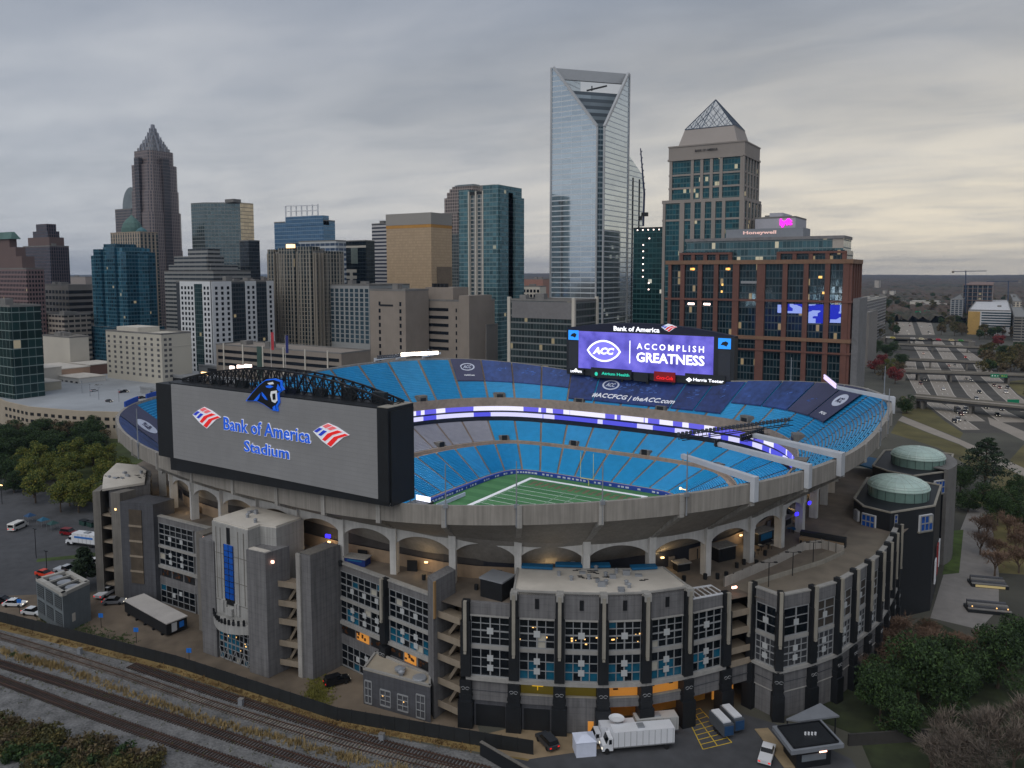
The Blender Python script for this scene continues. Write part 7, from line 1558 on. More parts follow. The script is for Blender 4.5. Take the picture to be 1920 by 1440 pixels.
for f in (.0, .2, .4, .6, .8, 1): mb = MB(); mb.box(x1-.1, x1+1, y0+(y1-y0)*f-1.4, y0+(y1-y0)*f+1.4, 0, zA-1); mb.build('stone_pier', ST, t); mb = MB(); mb.box(ux1-.1, ux1+.9, uy0+(uy1-uy0)*f-1.4, uy0+(uy1-uy0)*f+1.4, zA, zB); mb.build('stone_pier', ST, t)
for z in (hz(320, D), hz(346, D), zA-14): mb = MB(); mb.box(ux0-.6 if z > zA else x0-.6, ux1+.6 if z > zA else x1+.6, (uy0 if z > zA else y0)-.6, (uy1 if z > zA else y1), z-.7, z+.7); mb.build('stone_band', ST, t)
cx, cy = (ux0+ux1)/2, (uy0+uy1)/2; zE = zat(cx, cy, 187); zD_ = zat(cx, cy-12, 240); ha, hb_ = w_*.40, w_*.33
mb = MB(); mb.prism([(cx-ha, cy-ha*.8), (cx+ha, cy-ha*.8), (cx+ha, cy+ha*.8), (cx-ha, cy+ha*.8)], zC_, zD_, top_pts=[(cx-hb_, cy-hb_*.8), (cx+hb_, cy-hb_*.8), (cx+hb_, cy+hb_*.8), (cx-hb_, cy+hb_*.8)]); mb.build('crown_block', mat('grey stone crown', S(158, 150, 144), var=.06, scale=.05), t)
ap = (cx, cy, zE); cs = [(cx-hb_, cy-hb_*.8, zD_), (cx+hb_, cy-hb_*.8, zD_), (cx+hb_, cy+hb_*.8, zD_), (cx-hb_, cy+hb_*.8, zD_)]
mb = MB()
for i in range(4):
    a, b = cs[i], cs[(i+1) % 4]; mb.bar(a, ap, .45); mb.bar(a, b, .4)
    for k in range(1, 6):
        f = k/6; p = tuple(a[j]+(b[j]-a[j])*f for j in range(3)); q1 = tuple(a[j]+(ap[j]-a[j])*f for j in range(3)); q2 = tuple(b[j]+(ap[j]-b[j])*(1-f) for j in range(3)); mb.bar(p, q1, .2) if False else None
        mb.bar(p, tuple(b[j]+(ap[j]-b[j])*(1-f) for j in range(3)), .22); mb.bar(p, tuple(a[j]+(ap[j]-a[j])*f for j in range(3)), .22)
mb.build('steel_pyramid', mat('pyramid steel', S(76, 86, 100), metal=.4, rough=.4, var=0), t)
gm, gt, gb_ = base_mat('pyramid glazing', .08, .3); gb_.inputs['Base Color'].default_value = S(150, 162, 176); gb_.inputs['Alpha'].default_value = .3
mb = MB(); [mb.face([cs[i], cs[(i+1) % 4], ap]) for i in range(4)]; mb.build('glazing', gm, t)
a = at_depth(1290, 274, D-2); text('roof_lettering', 'BANK OF AMERICA', (cx-8, uy0-1.35, zB+5.0), UX, UZ, 17, 1.7, .15, BLACKM, t, bold=.02)
# 27. red brick and glass office in front
D = 430; s = site(1255, 1594, 1612, 488, D, 34); x0, x1, y0, y1, h = s; t = thing('brick_office', 'big red brick and dark glass office block right behind the far end of the bowl', 'building', ((x0+x1)/2, (y0+y1)/2, 0))
BR = mat('red brick', S(108, 72, 62), var=.14, scale=.3); CORN = mat('brown cornice', S(128, 98, 76), var=.15); BGm = curtain('brick office glass', S(30, 54, 62), S(62, 74, 78), 1.9, 4.3, .16, .16, .03, .4, var=.5, litcol=(1, .7, .35, 1), litst=.25)
mb = MB(); mb.box(x0, x1, y0, y1, 0, h); mb.build('glass_body', BGm, t)
w_ = x1-x0; zf = lambda y: hz(y, D)
PIER = [(0, .018), (.075, .10), (.18, .205), (.275, .30), (.385, .42), (.52, .565), (.66, .685), (.77, .795), (.88, .905), (.97, 1.0)]
for a, b in PIER:
    mb = MB(); mb.box(x0+w_*a, x0+w_*b, y0-1.6, y0+.2, 0, h); mb.build('brick_pier', BR, t)
for f in (0, .25, .5, .75, 1): mb = MB(); mb.box(x1-.2, x1+1.4, y0+(y1-y0)*f-1, y0+(y1-y0)*f+1, 0, h); mb.build('brick_pier', BR, t)
for y, hh, mm in ((490, 2.4, CORN), (566, 1.2, BR), (640, 2.0, CORN), (664, .9, BR)):
    mb = MB(); z = zf(y); mb.box(x0-1.9, x1+1.9, y0-1.9, y0+.1, z-hh/2, z+hh/2); mb.box(x1, x1+1.9, y0+.1, y1, z-hh/2, z+hh/2); mb.build('brick_cornice', mm, t)
for a, b in ((.02, .36), (.58, .97)):       # setback brick storey
    mb = MB(); mb.box(x0+w_*(a+.05), x0+w_*b, y0+2, y1-4, h, zf(468)); mb.build('setback_glass', BGm, t)
    n = 4
    for i in range(n+1): u = x0+w_*(a+.05)+(w_*(b-a-.05))*i/n; mb = MB(); mb.box(u-1.1, u+1.1, y0+.6, y0+2.2, h, zf(472)); mb.build('brick_pier', BR, t)
    mb = MB(); mb.box(x0+w_*(a+.04), x0+w_*(b+.01), y0+.4, y0+2.6, zf(474), zf(470)); mb.build('brick_cornice', BR, t)
ug = curtain('upper glass', S(70, 100, 106), S(104, 118, 120), 2.2, 4.3, .08, .16, .05, .5, litcol=(1, .8, .5, 1), litst=.4)
mb = MB(); mb.box(x0+w_*.08, x1-w_*.045, y0+6, y1-2, h, zf(444)); mb.build('upper_storeys', ug, t)
mb = MB(); mb.box(x0+w_*.075, x1-w_*.04, y0+5.4, y1-1.5, zf(446), zf(440)); mb.build('roof_edge', mat('grey edge', S(124, 122, 122)), t)
mb = MB(); mb.box(x1-w_*.10, x1-w_*.045, y0+5.9, y0+6, zf(464), zf(442)); mb.build('pale_panel', mat('pale sign panel', S(168, 160, 150), var=.05), t)
mb = MB(); mb.box(x0+w_*.31, x0+w_*.74, y0+9, y1-6, zf(440), zf(422)); mb.build('penthouse_screen', mat('grey penthouse', S(132, 136, 142), var=.05), t)
text('sign_lettering', 'Honeywell', (x0+w_*.41, y0+8.9, zf(435)), UX, UZ, w_*.185, 2.5, .12, glow('pale red sign', S(232, 190, 180), .5), t, bold=.03)
mb = MB(); mb.box(x0+w_*.43, x0+w_*.52, y0-1.0, y0, zf(533), zf(528)); mb.build('pale_balcony', MULL, t); mb = MB(); mb.box(x0+w_*.43, x0+w_*.52, y0-1.0, y0, zf(645), zf(639)); mb.build('pale_balcony', MULL, t)
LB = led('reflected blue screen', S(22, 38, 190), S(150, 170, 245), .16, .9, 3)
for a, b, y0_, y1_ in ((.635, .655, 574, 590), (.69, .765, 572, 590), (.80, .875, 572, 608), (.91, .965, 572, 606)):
    mb = MB(); mb.box(x0+w_*a, x0+w_*b, y0-.25, y0-.05, zf(y1_), zf(y0_)); mb.build('lit_blue_window', LB, t)  # glowing panels paint a blue screen's reflection onto the glass
R_ = random.Random(9)
for i in range(9):
    a = R_.choice((.83, .84, .23, .31, .33, .12)); y = R_.choice((506, 522, 538, 552)); mb = MB(); u = x0+w_*(a+R_.uniform(0, .03)); mb.box(u, u+R_.uniform(.8, 2), y0-.2, y0-.05, zf(y), zf(y)+1.3); mb.build('lit_window', glow('warm office light', S(255, 200, 110), 1.0), t)
for a in (.215, .12): mb = MB(); u = x0+w_*a; mb.box(u, u+4, y0-.25, y0-.05, zf(578), zf(574)); mb.build('lit_window', LAMPW, t)
mb = MB(); mb.prism([(x1+2, y0+2), (x1+5, y0+4), (x1+5, y1), (x1+2, y1)], 0, zf(560)); tag(mb.build('pipe_wall', mat('grey blank wall', S(120, 120, 122))), 'blank grey service wall at the right end of the brick office', 'wall')
# 28. white building behind with a pink sign
s = site(1416, 1492, 1512, 408, 560, 22); t = tower('office_building', 'pale rooftop block with a glowing pink sign behind the brick office', s, mat('pale blue grey', S(176, 176, 184), var=.05), units=1); mb = MB(); mb.box(s[0]+(s[1]-s[0])*.34, s[0]+(s[1]-s[0])*.66, s[2]+2, s[3]-4, s[4], s[4]+4); mb.build('roof_block', MATS['pale blue grey'], t)
text('pink_sign', 'lyft', (s[0]+(s[1]-s[0])*.62, s[2]-.3, s[4]-6.6), UX, UZ, 8.6, 6.2, .2, glow('pink neon', S(255, 40, 220), 1.6), t, bold=.06)
# 29. long concrete garage behind the near scoreboard
s = site(405, 640, 690, 664, 470, 26); t = tower('parking_garage', 'long low tan parking garage behind the black truss', s, BC, units=2, par=.8); w_ = s[1]-s[0]
for i in range(3): mb = MB(); z = s[4]-5-i*4.4; mb.box(s[0]+2, s[1]-2, s[2]-.15, s[2]+.1, z, z+2); mb.build('open_level', WD, t)
for i in range(6): mb = MB(); u = s[0]+w_*(i+.4)/6; mb.box(u, u+1, s[2]-.6, s[2], 0, s[4]+1.5); mb.build('garage_post', OFFW, t)
mb = MB(); mb.box(s[0]+w_*.36, s[0]+w_*.4, s[2]-.8, s[2], 0, s[4]+1); mb.build('glass_stair', mat('green stair glass', S(60, 84, 76)), t)
# two flags on poles in front of it
for i, (x, yt, c, lb) in enumerate(((509, 622, (190, 60, 70), 'red and white flag hanging on a tall pole behind the truss'), (536, 628, (40, 50, 120), 'dark blue flag hanging on a pole right of the red and white one'))):
    b_ = at_depth(x, 694, 380); a_ = at_depth(x, yt, 380); t = thing('flagpole', lb, 'flagpole', (b_[0], b_[1], 0)); mb = MB(); mb.bar((b_[0], b_[1], 0), (b_[0], b_[1], a_[2]), .25, n=6, r2=.1); mb.build('pole', mat('white pole', S(200, 195, 190), var=0), t)
    mb = MB(); P = []
    for k in range(5): P.append((b_[0]+.25+k*.45, b_[1]+.15*sin(k*2)))
    for A, B in zip(P, P[1:]): mb.face([(*A, a_[2]-9), (*B, a_[2]-9.6+.2*k), (*B, a_[2]-.4), (*A, a_[2])])
    mb.build('flag', mat('flag cloth %d' % i, S(*c), var=.3, scale=1.5), t)
# 30. ring-shaped parking deck at the left and clutter round it
s5 = [gp_(x, y, 13) for x, y in ((-60, 766), (80, 752), (230, 764), (300, 800))]
pd = thing('parking_deck', 'wide pale parking deck with rows of square openings at the left edge', 'parking deck', (-240, 40, 0)); PDW = mat('cream deck wall', S(172, 160, 142), var=.1, scale=.1); Z = 13
PB = [(-420, 20), (-330, -2), (-300, -4), (-265, 3), (-235, 16), (-212, 32), (-200, 46)]
mb = MB()
for p, q in zip(PB, PB[1:]): slab(mb, p, q, -1, 0, 0, Z+1)
mb.build('wall', PDW, pd)
mb = MB(); mb.face([(*p, Z) for p in PB]+[(-200, 110, Z), (-420, 200, Z)]); mb.build('top_deck', mat('pale deck floor', S(150, 154, 158), scale=.06, var=.18), pd)
for row, z in enumerate((10.2, 6.4)):
    for p, q in zip(PB[1:], PB[2:]):
        d, L = unit(p, q); n = int(L/4.6)
        for i in range(n): mb = MB(); c = along(p, q, (i+.5)/n); mb.obox((c[0]+d[1]*.02, c[1]-d[0]*.02), d, 2.5, .3, z-.8, z+.8); mb.build('opening', BLACKM, pd)
for i, (x0, y0, x1, y1, z) in enumerate(((-300, 60, -205, 74, 16), (-330, 96, -215, 112, 18), (-340, 130, -225, 150, 20))):
    mb = MB(); mb.box(x0, x1, y0, y1, 0, z); mb.box(x0, x1, y0-.3, y0, z, z+1.1); mb.build('ramp_level', mat('grey ramp concrete', S(140, 142, 144), var=.15, scale=.1), pd)
    mb = MB(); mb.box(x0+10, x1-20, y0-.2, y0, z-3.4, z-1.2); mb.build('ramp_opening', BLACKM, pd)
R_ = random.Random(12)
for i in range(14):
    x, y = R_.uniform(-330, -210), R_.uniform(30, 60); t = vehicle('deck_car', 'small car parked on the pale parking deck', 'car', (x, y), R_.choice((.1, 1.6)), R_.choice(((60, 60, 66), (180, 182, 186), (40, 42, 48))), 'car', 'cars on the parking deck', Z)
for i in range(8):
    P_ = (-330+i*17, 22+i*1.5+R_.uniform(0, 20)); t = thing('deck_lamp_post', 'thin lamp post standing on the pale parking deck', 'lamp post', (*P_, Z), 'lamp posts on the parking deck'); mb = MB(); mb.bar((*P_, Z), (*P_, Z+7), .16); mb.build('pole', STEEL, t); mb = MB(); mb.obox(P_, (1, 0), 2, .5, Z+7, Z+7.3); mb.build('lamp_head', STEEL, t)
R_ = random.Random(21)
for i, (x, y, D, w_, d_, h_, c) in enumerate(((20, 725, 470, 30, 20, 21, (140, 60, 50)), (70, 735, 480, 26, 16, 18, (176, 168, 150)), (112, 690, 540, 40, 20, 20, (180, 150, 130)), (150, 706, 520, 30, 18, 16, (208, 206, 202)), (60, 700, 520, 36, 20, 22, (196, 190, 180)), (175, 680, 560, 26, 20, 20, (120, 90, 80)))):
    P_ = at_depth(x, y, D); t = thing('low_building', ('brick red', 'cream', 'salmon', 'white', 'ivory', 'brown')[i]+' low flat-roofed building between the parking deck and the hotel', 'building', (P_[0], P_[1], 0)); mb = MB(); mb.box(P_[0]-w_/2, P_[0]+w_/2, P_[1]-d_/2, P_[1]+d_/2, 0, h_); mb.build('wall', paint(c), t)
    mb = MB(); mb.box(P_[0]-w_/2-.3, P_[0]+w_/2+.3, P_[1]-d_/2-.3, P_[1]+d_/2+.3, h_, h_+.6); mb.build('roof', ROOFW, t)
    for k in range(5): mb = MB(); u = P_[0]-w_/2+w_*(k+.5)/5; mb.box(u-1.4, u+1.4, P_[1]-d_/2-.12, P_[1]-d_/2+.1, h_-4, h_-2); mb.build('window', WD, t)
# ------------------------------------------------------------------ motorway at the right, its bridges, signs and traffic
HWY = mat('pale worn concrete road', S(146, 138, 128), scale=.12, var=.1, rough=.9); MED = mat('median strip', S(74, 71, 66), scale=.1, var=.3, rough=.95)  # median tone holds the wall shadows as well as dark grass
def strip(name, L, m, z=.02):
    mb = MB()
    for (a0, b0, y0), (a1, b1, y1) in zip(L, L[1:]):
        n = 6
        for i in range(n):
            f, g2 = i/n, (i+1)/n; q = lambda s: (a0+(a1-a0)*s, b0+(b1-b0)*s, y0+(y1-y0)*s)
            A, B = q(f), q(g2); mb.face([(*gp_(A[0], A[2]), z), (*gp_(A[1], A[2]), z), (*gp_(B[1], B[2]), z), (*gp_(B[0], B[2]), z)][::-1])
    return struct(name, mb, m)
S1 = [(1690, 1716, 676), (1700, 1722, 703.6), (1709, 1729, 720), (1720, 1745, 740), (1736, 1765, 755), (1754, 1786, 770), (1774, 1808, 785), (1804, 1838, 806)]
S2 = [(1706, 1730, 640), (1717, 1741, 656), (1729, 1757, 679), (1739, 1771, 703.6), (1746, 1779, 720), (1756, 1789, 740), (1767, 1804, 755), (1787, 1817, 770), (1809, 1848, 790)]
S3 = [(1745, 1766, 640), (1757, 1781, 656), (1771, 1799, 679), (1790, 1816, 703.6), (1799, 1832, 720), (1813, 1850, 740), (1832, 1870, 757), (1848, 1890, 772), (1874, 1930, 792)]
S4 = [(1780, 1798, 640), (1796, 1814, 656), (1822, 1848, 679), (1836, 1867, 703.6), (1853, 1888, 720), (1872, 1907, 740), (1892, 1930, 757), (1914, 1960, 772)]
FW = [(1676, 1717, 628), (1677, 1711, 607), (1686, 1706, 591), (1690, 1702, 583)]; FE_ = [(1729, 1753, 628), (1720, 1747, 607), (1709, 1737, 588), (1700, 1724, 579)]
strip('motorway_median', [(1666, 1830, 636), (1684, 1885, 679), (1700, 1920, 705), (1716, 1960, 742), (1750, 2010, 772), (1802, 2060, 812)], MED, .008)
strip('motorway_median_far', [(1676, 1756, 640), (1674, 1752, 625), (1677, 1746, 600), (1690, 1726, 580)][::-1], MED, .008)
for nm, L in (('motorway_lanes', S1), ('motorway_lanes', S2), ('motorway_lanes', S3), ('motorway_lanes', S4), ('motorway_lanes', FW[::-1]), ('motorway_lanes', FE_[::-1])): strip(nm, L, HWY, .02)
lm = MB()
for L in (S1, S2, S3, S4):
    for fr, dash in ((.04, 0), (.96, 0), (.35, 1), (.66, 1)):
        pts = []
        for (a0, b0, y0), (a1, b1, y1) in zip(L, L[1:]):
            for i in range(8): s = i/8; pts.append(gp_((a0+(a1-a0)*s)*(1-fr)+(b0+(b1-b0)*s)*fr, y0+(y1-y0)*s))
        for i, (p, q) in enumerate(zip(pts, pts[1:])):
            if dash and i % 3: continue
            slab(lm, q, p, -.12, .12, .03, .04)
struct('lane_lines', lm, mat('lane paint', S(205, 200, 190), var=.1))
strip('slip_road', [(1692, 1694, 779.5), (1735, 1738, 798), (1790, 1800, 822)], HWY, .015) if False else None
sheet('slip_road', [gp_(x, y) for x, y in ((1692, 780), (1740, 799), (1800, 824), (1860, 850), (1960, 896), (1960, 912), (1860, 866), (1799, 833), (1738, 810), (1684, 788))], .018, HWY)
sheet('exit_ramp', [gp_(x, y) for x, y in ((1852, 782), (1890, 796), (1960, 826), (1960, 846), (1890, 812), (1856, 796))], .022, HWY)
VG = mat('motorway verge', S(96, 90, 52), scale=.06, var=.4, rough=.95)
sheet('verge', [gp_(x, y) for x, y in ((1690, 742), (1716, 746), (1736, 760), (1772, 790), (1806, 812), (1800, 822), (1738, 798), (1692, 779))], .012, VG)
sheet('verge', [gp_(x, y) for x, y in ((1885, 716), (1920, 712), (1980, 760), (1960, 760), (1910, 740))], .012, VG)
sheet('verge', [gp_(x, y) for x, y in ((1684, 789), (1738, 811), (1799, 834), (1860, 868), (1860, 900), (1760, 840), (1670, 812))], .012, VG)
def bridge(label, p0, p1, z, width, piers, thick=1.3):
    A, B = gp_(*p0, z), gp_(*p1, z); d, L = unit(A, B); n = (d[1], -d[0]); t = thing('road_bridge', label, 'bridge', ((A[0]+B[0])/2, (A[1]+B[1])/2, 0), 'bridges over the motorway')
    mb = MB(); slab(mb, A, B, -width, 0, z-.3, z); mb.build('deck', HWY, t)
    mb = MB(); slab(mb, A, B, -width+.5, -.4, z-.3-thick, z-.3); mb.build('girder', mat('bridge girder', S(62, 62, 64), var=.15), t)
    for o in (-width+.2, 0): mb = MB(); slab(mb, A, B, o-.2, o+.1, z, z+1.0); mb.build('parapet', mat('bridge parapet', S(120, 116, 108), var=.15), t)
    for f in piers:
        c = along(A, B, f); c = (c[0]-n[0]*width/2, c[1]-n[1]*width/2); mb = MB(); mb.obox(c, n, width*.8, 1.4, 0, z-.3-thick); mb.build('pier', CONCD, t)
    for s in (0, 1): c = along(A, B, s); mb = MB(); mb.obox((c[0]-n[0]*width/2, c[1]-n[1]*width/2), d, 6, width+2, 0, z-.3); mb.build('abutment', CONCD, t)
    return A, B, n, t
bridge('road bridge farthest away with trucks and headlights on it', (1655, 633), (1822, 640), 7, 10, (.3, .56, .82))
bridge('narrow grassy-edged road bridge, second farthest', (1682, 646), (1880, 654), 6, 9, (.35, .68))
bridge('dark slim road bridge, third farthest', (1690, 674), (1880, 682), 7, 7, (.3, .66))
A3, B3, n3, t3 = bridge('road bridge with two small green signs, second nearest', (1690, 697), (1960, 706), 7, 11, (.13, .36, .76))
A4, B4, n4, t4 = bridge('nearest road bridge with big green signs on its side', (1708, 745), (1990, 772), 7, 12, (.08, .42, .88), 1.6)
SGN = mat('green road sign', S(6, 130, 92), var=.05); SGW = mat('sign white', S(225, 235, 230), var=0); SGY = mat('sign yellow', S(210, 200, 60), var=0)
def rsign(label, x0, x1, y0, y1, D, post=True, mark=SGW):
    a, b = at_depth(x0, y1, D), at_depth(x1, y0, D); d = (cos(HEAD), sin(HEAD)); w_ = hypot(b[0]-a[0], b[1]-a[1]); c = ((a[0]+b[0])/2, (a[1]+b[1])/2); t = thing('road_sign', label, 'road sign', (c[0], c[1], a[2]), 'green motorway signs')
    mb = MB(); mb.obox(c, d, w_, .25, a[2], b[2]); mb.build('sign_panel', SGN, t); h = b[2]-a[2]
    n = (d[1], -d[0]); R_ = random.Random(int(x0))
    for i in range(3):
        u = -w_*.3+i*w_*.3; mb = MB(); mb.obox((c[0]+d[0]*u+n[0]*.16, c[1]+d[1]*u+n[1]*.16), d, w_*.14, .06, a[2]+h*.35, a[2]+h*R_.uniform(.5, .75)); mb.build('sign_legend', mark, t)
    if post: mb = MB(); mb.bar((c[0], c[1], 0), (c[0], c[1], a[2]), .25); mb.build('post', STEEL, t)
rsign('wide green sign with white legends on the nearest bridge', 1863, 1886, 754, 763, 478, False); rsign('largest green sign at the right end of the nearest bridge', 1888, 1911, 749, 767, 476, False)
rsign('small green sign on the second nearest bridge', 1857, 1874, 701, 708, 590, False); rsign('small green and yellow sign on the second nearest bridge', 1876, 1889, 702, 708, 588, False, SGY)
rsign('round-looking green sign standing right of the lanes', 1838, 1851, 656, 667, 800); rsign('left green sign over the distant lanes', 1716, 1727, 583, 588, 1480); rsign('right green sign over the distant lanes', 1733, 1743, 582, 588, 1480)
gl_ = gp_
cars = [(1769, 731, (214, 214, 216), 0), (1836, 737, (24, 28, 40), 0), (1886, 737, (210, 206, 204), 0), (1874, 728, (110, 30, 40), 0), (1870, 780, (36, 34, 36), 0), (1790, 792, (44, 44, 50), 0), (1779, 687, (150, 50, 40), 0), (1810, 671, (190, 24, 36), 0), (1741, 624, (40, 40, 44), 0), (1744, 626, (210, 210, 210), 0), (1726, 592, (60, 50, 50), 0), (1701, 597, (200, 196, 196), 0), (1690, 600, (60, 60, 70), 0), (1694, 610, (214, 190, 184), 0), (1706, 612, (120, 60, 60), 0), (1700, 621, (230, 226, 220), 1), (1686, 622, (236, 226, 214), 1), (1704, 627, (236, 226, 214), 1), (1731, 664, (196, 150, 136), 0), (1734, 714, (70, 72, 78), 0), (1752, 700, (196, 190, 180), 0), (1812, 712, (46, 50, 58), 0), (1770, 757, (180, 176, 172), 0)]
RC = random.Random(52)
for L, n_ in ((S1, 4), (S2, 5), (S3, 5), (S4, 4), (FW, 9), (FE_, 5)):
    for _ in range(n_):
        i = RC.randrange(len(L)-1); f, u = RC.random(), RC.choice((.2, .5, .8)); (a0, b0, y0), (a1, b1, y1) = L[i], L[i+1]; a, b, y = a0+(a1-a0)*f, b0+(b1-b0)*f, y0+(y1-y0)*f
        c_ = (a+(b-a)*u, y)
        if all(abs(c_[0]-q[0])+abs(c_[1]-q[1]) > 7 for q in cars): cars.append((*c_, RC.choice(((34, 36, 42), (60, 62, 68), (206, 206, 208), (150, 152, 156), (90, 30, 34), (40, 52, 80))), 0))
mdir = lambda x, y: atan2(gp_(x+6, y+6)[1]-gp_(x, y)[1], gp_(x+6, y+6)[0]-gp_(x, y)[0])
names = {(0): 'car'}
for i, (x, y, c, lit) in enumerate(cars):
    P_ = gp_(x, y); shade = 'dark' if sum(c) < 240 else ('red' if c[0] > 130 and c[1] < 90 else 'pale'); far = 'far beyond the bridges' if y < 632 else ('between the farther bridges' if y < 700 else 'on the nearest stretch')
    t = vehicle('motorway_car', '%s car driving on the motorway lanes %s' % (shade, far), 'car', P_, mdir(x, y), c, 'suv' if i % 3 else 'car', '%s cars on the motorway %s' % (shade, far)); t.scale = (1.15, 1.15, 1.15)
    if lit:
        for s in (-.7, .7): mb = MB(); mb.lathe((2.5, s, .75), [(.05, -.3), (.34, 0), (.05, .3)], 8); mb.build('bright_headlight', glow('bright headlight', S(255, 226, 190), 8), t)
P_ = gp_(1796, 775); t = boxtruck('lorry', 'dark lorry with bright headlights passing under the nearest bridge', P_, mdir(1796, 775), (40, 42, 50), None, 8)
for s in (-.8, .8): mb = MB(); mb.lathe((4.1, s, .9), [(.05, -.35), (.42, 0), (.05, .35)], 8); mb.build('bright_headlight', glow('bright headlight', S(255, 226, 190), 8), t)
for i, (x, c) in enumerate(((1666, (230, 226, 220)), (1674, (236, 220, 120)), (1712, (210, 205, 200)), (1728, (236, 225, 190)), (1744, (60, 50, 50)), (1760, (190, 60, 80)), (1784, (220, 200, 150)), (1802, (70, 150, 70)))):
    A = gp_(x, 634+(x-1655)*.042, 7.0); vehicle('bridge_car', ('white', 'yellow', 'grey', 'cream', 'dark', 'pink', 'sand', 'green')[i]+' vehicle crossing the farthest bridge', 'car', A, .0, c, 'van', 'vehicles on the farthest bridge', 7.0)
# distant buildings on the right
s = site(1604, 1622, 1662, 566, 900, 20); t = tower('office_building', 'low grey building with pale roof edges just right of the brick office', s, curtain('right grey', S(88, 86, 90), S(140, 138, 136), 6, 4, .2, .4, .0, .2), units=2, roofm=OFFW)
s = site(1610, 1640, 1656, 560, 1150, 30); tower('office_building', 'white low-rise behind the grey building right of the brick office', s, curtain('white low', S(90, 100, 116), S(186, 184, 184), 6, 4, .3, .45, 0, .3), units=2, roofm=OFFW)
s = site(1612, 1630, 1646, 588, 700, 14); tower('office_building', 'blank grey slab at the foot of the brick office by the motorway', s, GREYP, units=0)
s = site(1816, 1896, 1960, 584, 1050, 16); t = tower('apartment_block', 'white apartment block with a yellow end bay at the right edge', s, mat('white apartment wall', S(196, 196, 198), var=.05, scale=.05), units=1, par=1.5)
mb = MB(); mb.box(s[0]-.3, s[0]+14, s[2]-.4, s[2]+6, 0, s[4]-1); mb.build('yellow_bay', mat('ochre bay', S(180, 146, 84), var=.1), t)
wins(t, 'f', s, s[4]-22, s[4]-1, 12, 6, 3.4, 1.9, mat('blue grey pane', S(70, 92, 104), metal=.4, rough=.15), s[0]+16, s[1]); wins(t, 'e', s, s[4]-22, s[4]-1, 5, 6, 3.2, 1.9, WD)
s = site(1902, 1930, 1960, 596, 950, 20); tower('apartment_block', 'grey balcony block at the right edge in front of the white apartments', s, curtain('grey balcony', S(60, 64, 68), S(126, 122, 116), 9, 3.4, .1, .5, 0, .2), units=0)
s = site(1900, 1916, 1960, 566, 1250, 20); tower('apartment_block', 'cream apartment tower at the right edge behind the white apartments', s, curtain('cream apartment', S(80, 80, 84), S(186, 176, 160), 5, 3.4, .4, .3, 0, .2), units=1)
s = site(1782, 1806, 1830, 562, 1350, 20); tower('apartment_block', 'grey apartment block left of the construction site', s, curtain('grey apartment', S(70, 84, 96), S(150, 150, 150), 6, 3.4, .3, .3, 0, .3), units=1)
s = site(1806, 1862, 1880, 534, 1400, 24); t = thing('construction_frame', 'unfinished building frame with open floors beside two cranes', 'construction site', (s[0], s[2], 0)); x0, x1, y0, y1, h = s
for i in range(9): mb = MB(); z = h*(i+1)/9; mb.box(x0, x1, y0, y1, z-.8, z); mb.build('floor_slab', mat('raw slab', S(120, 96, 88), var=.1), t)
for i in range(7): mb = MB(); u = x0+(x1-x0)*i/6; mb.box(u-.6, u+.6, y0+.5, y0+1.7, 0, h-.8); mb.build('frame_column', GREYP, t)
mb = MB(); mb.box(x0+1, x1-1, y0+4, y1-2, 0, h-1); mb.build('dark_core', curtain('wrapped core', S(48, 70, 90), S(70, 74, 80), 5, 4.4, .2, .2, 0.06, .2), t)
for i, (xm, yt, xj0, xj1, lb) in enumerate(((1811, 507, 1787, 1850, 'tower crane with its mast left of the unfinished frame'), (1891, 526, 1850, 1912, 'tower crane right of the unfinished frame'))):
    D_ = 1420; a, b = at_depth(xm, yt+74-i*40, D_), at_depth(xm, yt, D_); t = thing('tower_crane', lb, 'crane', (a[0], a[1], 0)); CB = mat('crane steel', S(56, 72, 96), var=.1); mb = MB(); mb.bar((a[0], a[1], 0), b, 1.2); mb.build('mast', CB, t)
    p, q = at_depth(xj0, yt+2, D_), at_depth(xj1, yt+1, D_); mb = MB(); mb.bar(p, q, .8); mb.build('jib', CB, t); mb = MB(); c = p if i == 0 else q; mb.box(c[0]-2, c[0]+2, c[1]-2, c[1]+2, c[2]-3, c[2]+1); mb.build('counterweight', GREYP, t)
for i, (x0, x1, y, D_) in enumerate(((1706, 1764, 566, 1900), (1730, 1782, 572, 1800), (1692, 1702, 564, 2100), (1655, 1664, 545, 2700), (1668, 1680, 546, 2600), (1640, 1652, 526, 3600))):
    s = site(x0, x1-4, x1, y, D_, 24); tower('distant_building', 'pale low building among the trees %s the distant motorway bend' % ('just behind', 'right behind', 'left of', 'far left of', 'far behind', 'farthest behind')[i], s, OFFW if i % 2 == 0 else mat('pale warm wall', S(176, 168, 158)), units=0)
for i, (x0, x1, y, D_, c) in enumerate(((980, 1028, 524, 1500, (150, 110, 96)), (60, 170, 520, 1500, (150, 140, 134)), (420, 505, 522, 1300, (120, 110, 104)), (340, 420, 524, 1100, (110, 108, 108)), (470, 500, 526, 1700, (140, 120, 110)))):
    s = site(x0, x1-10, x1, y, D_, 40); tower('distant_building', ('brick red', 'grey white', 'brown', 'dark grey', 'tan')[i]+' low building seen in the gap between the towers', s, paint(c), units=2)
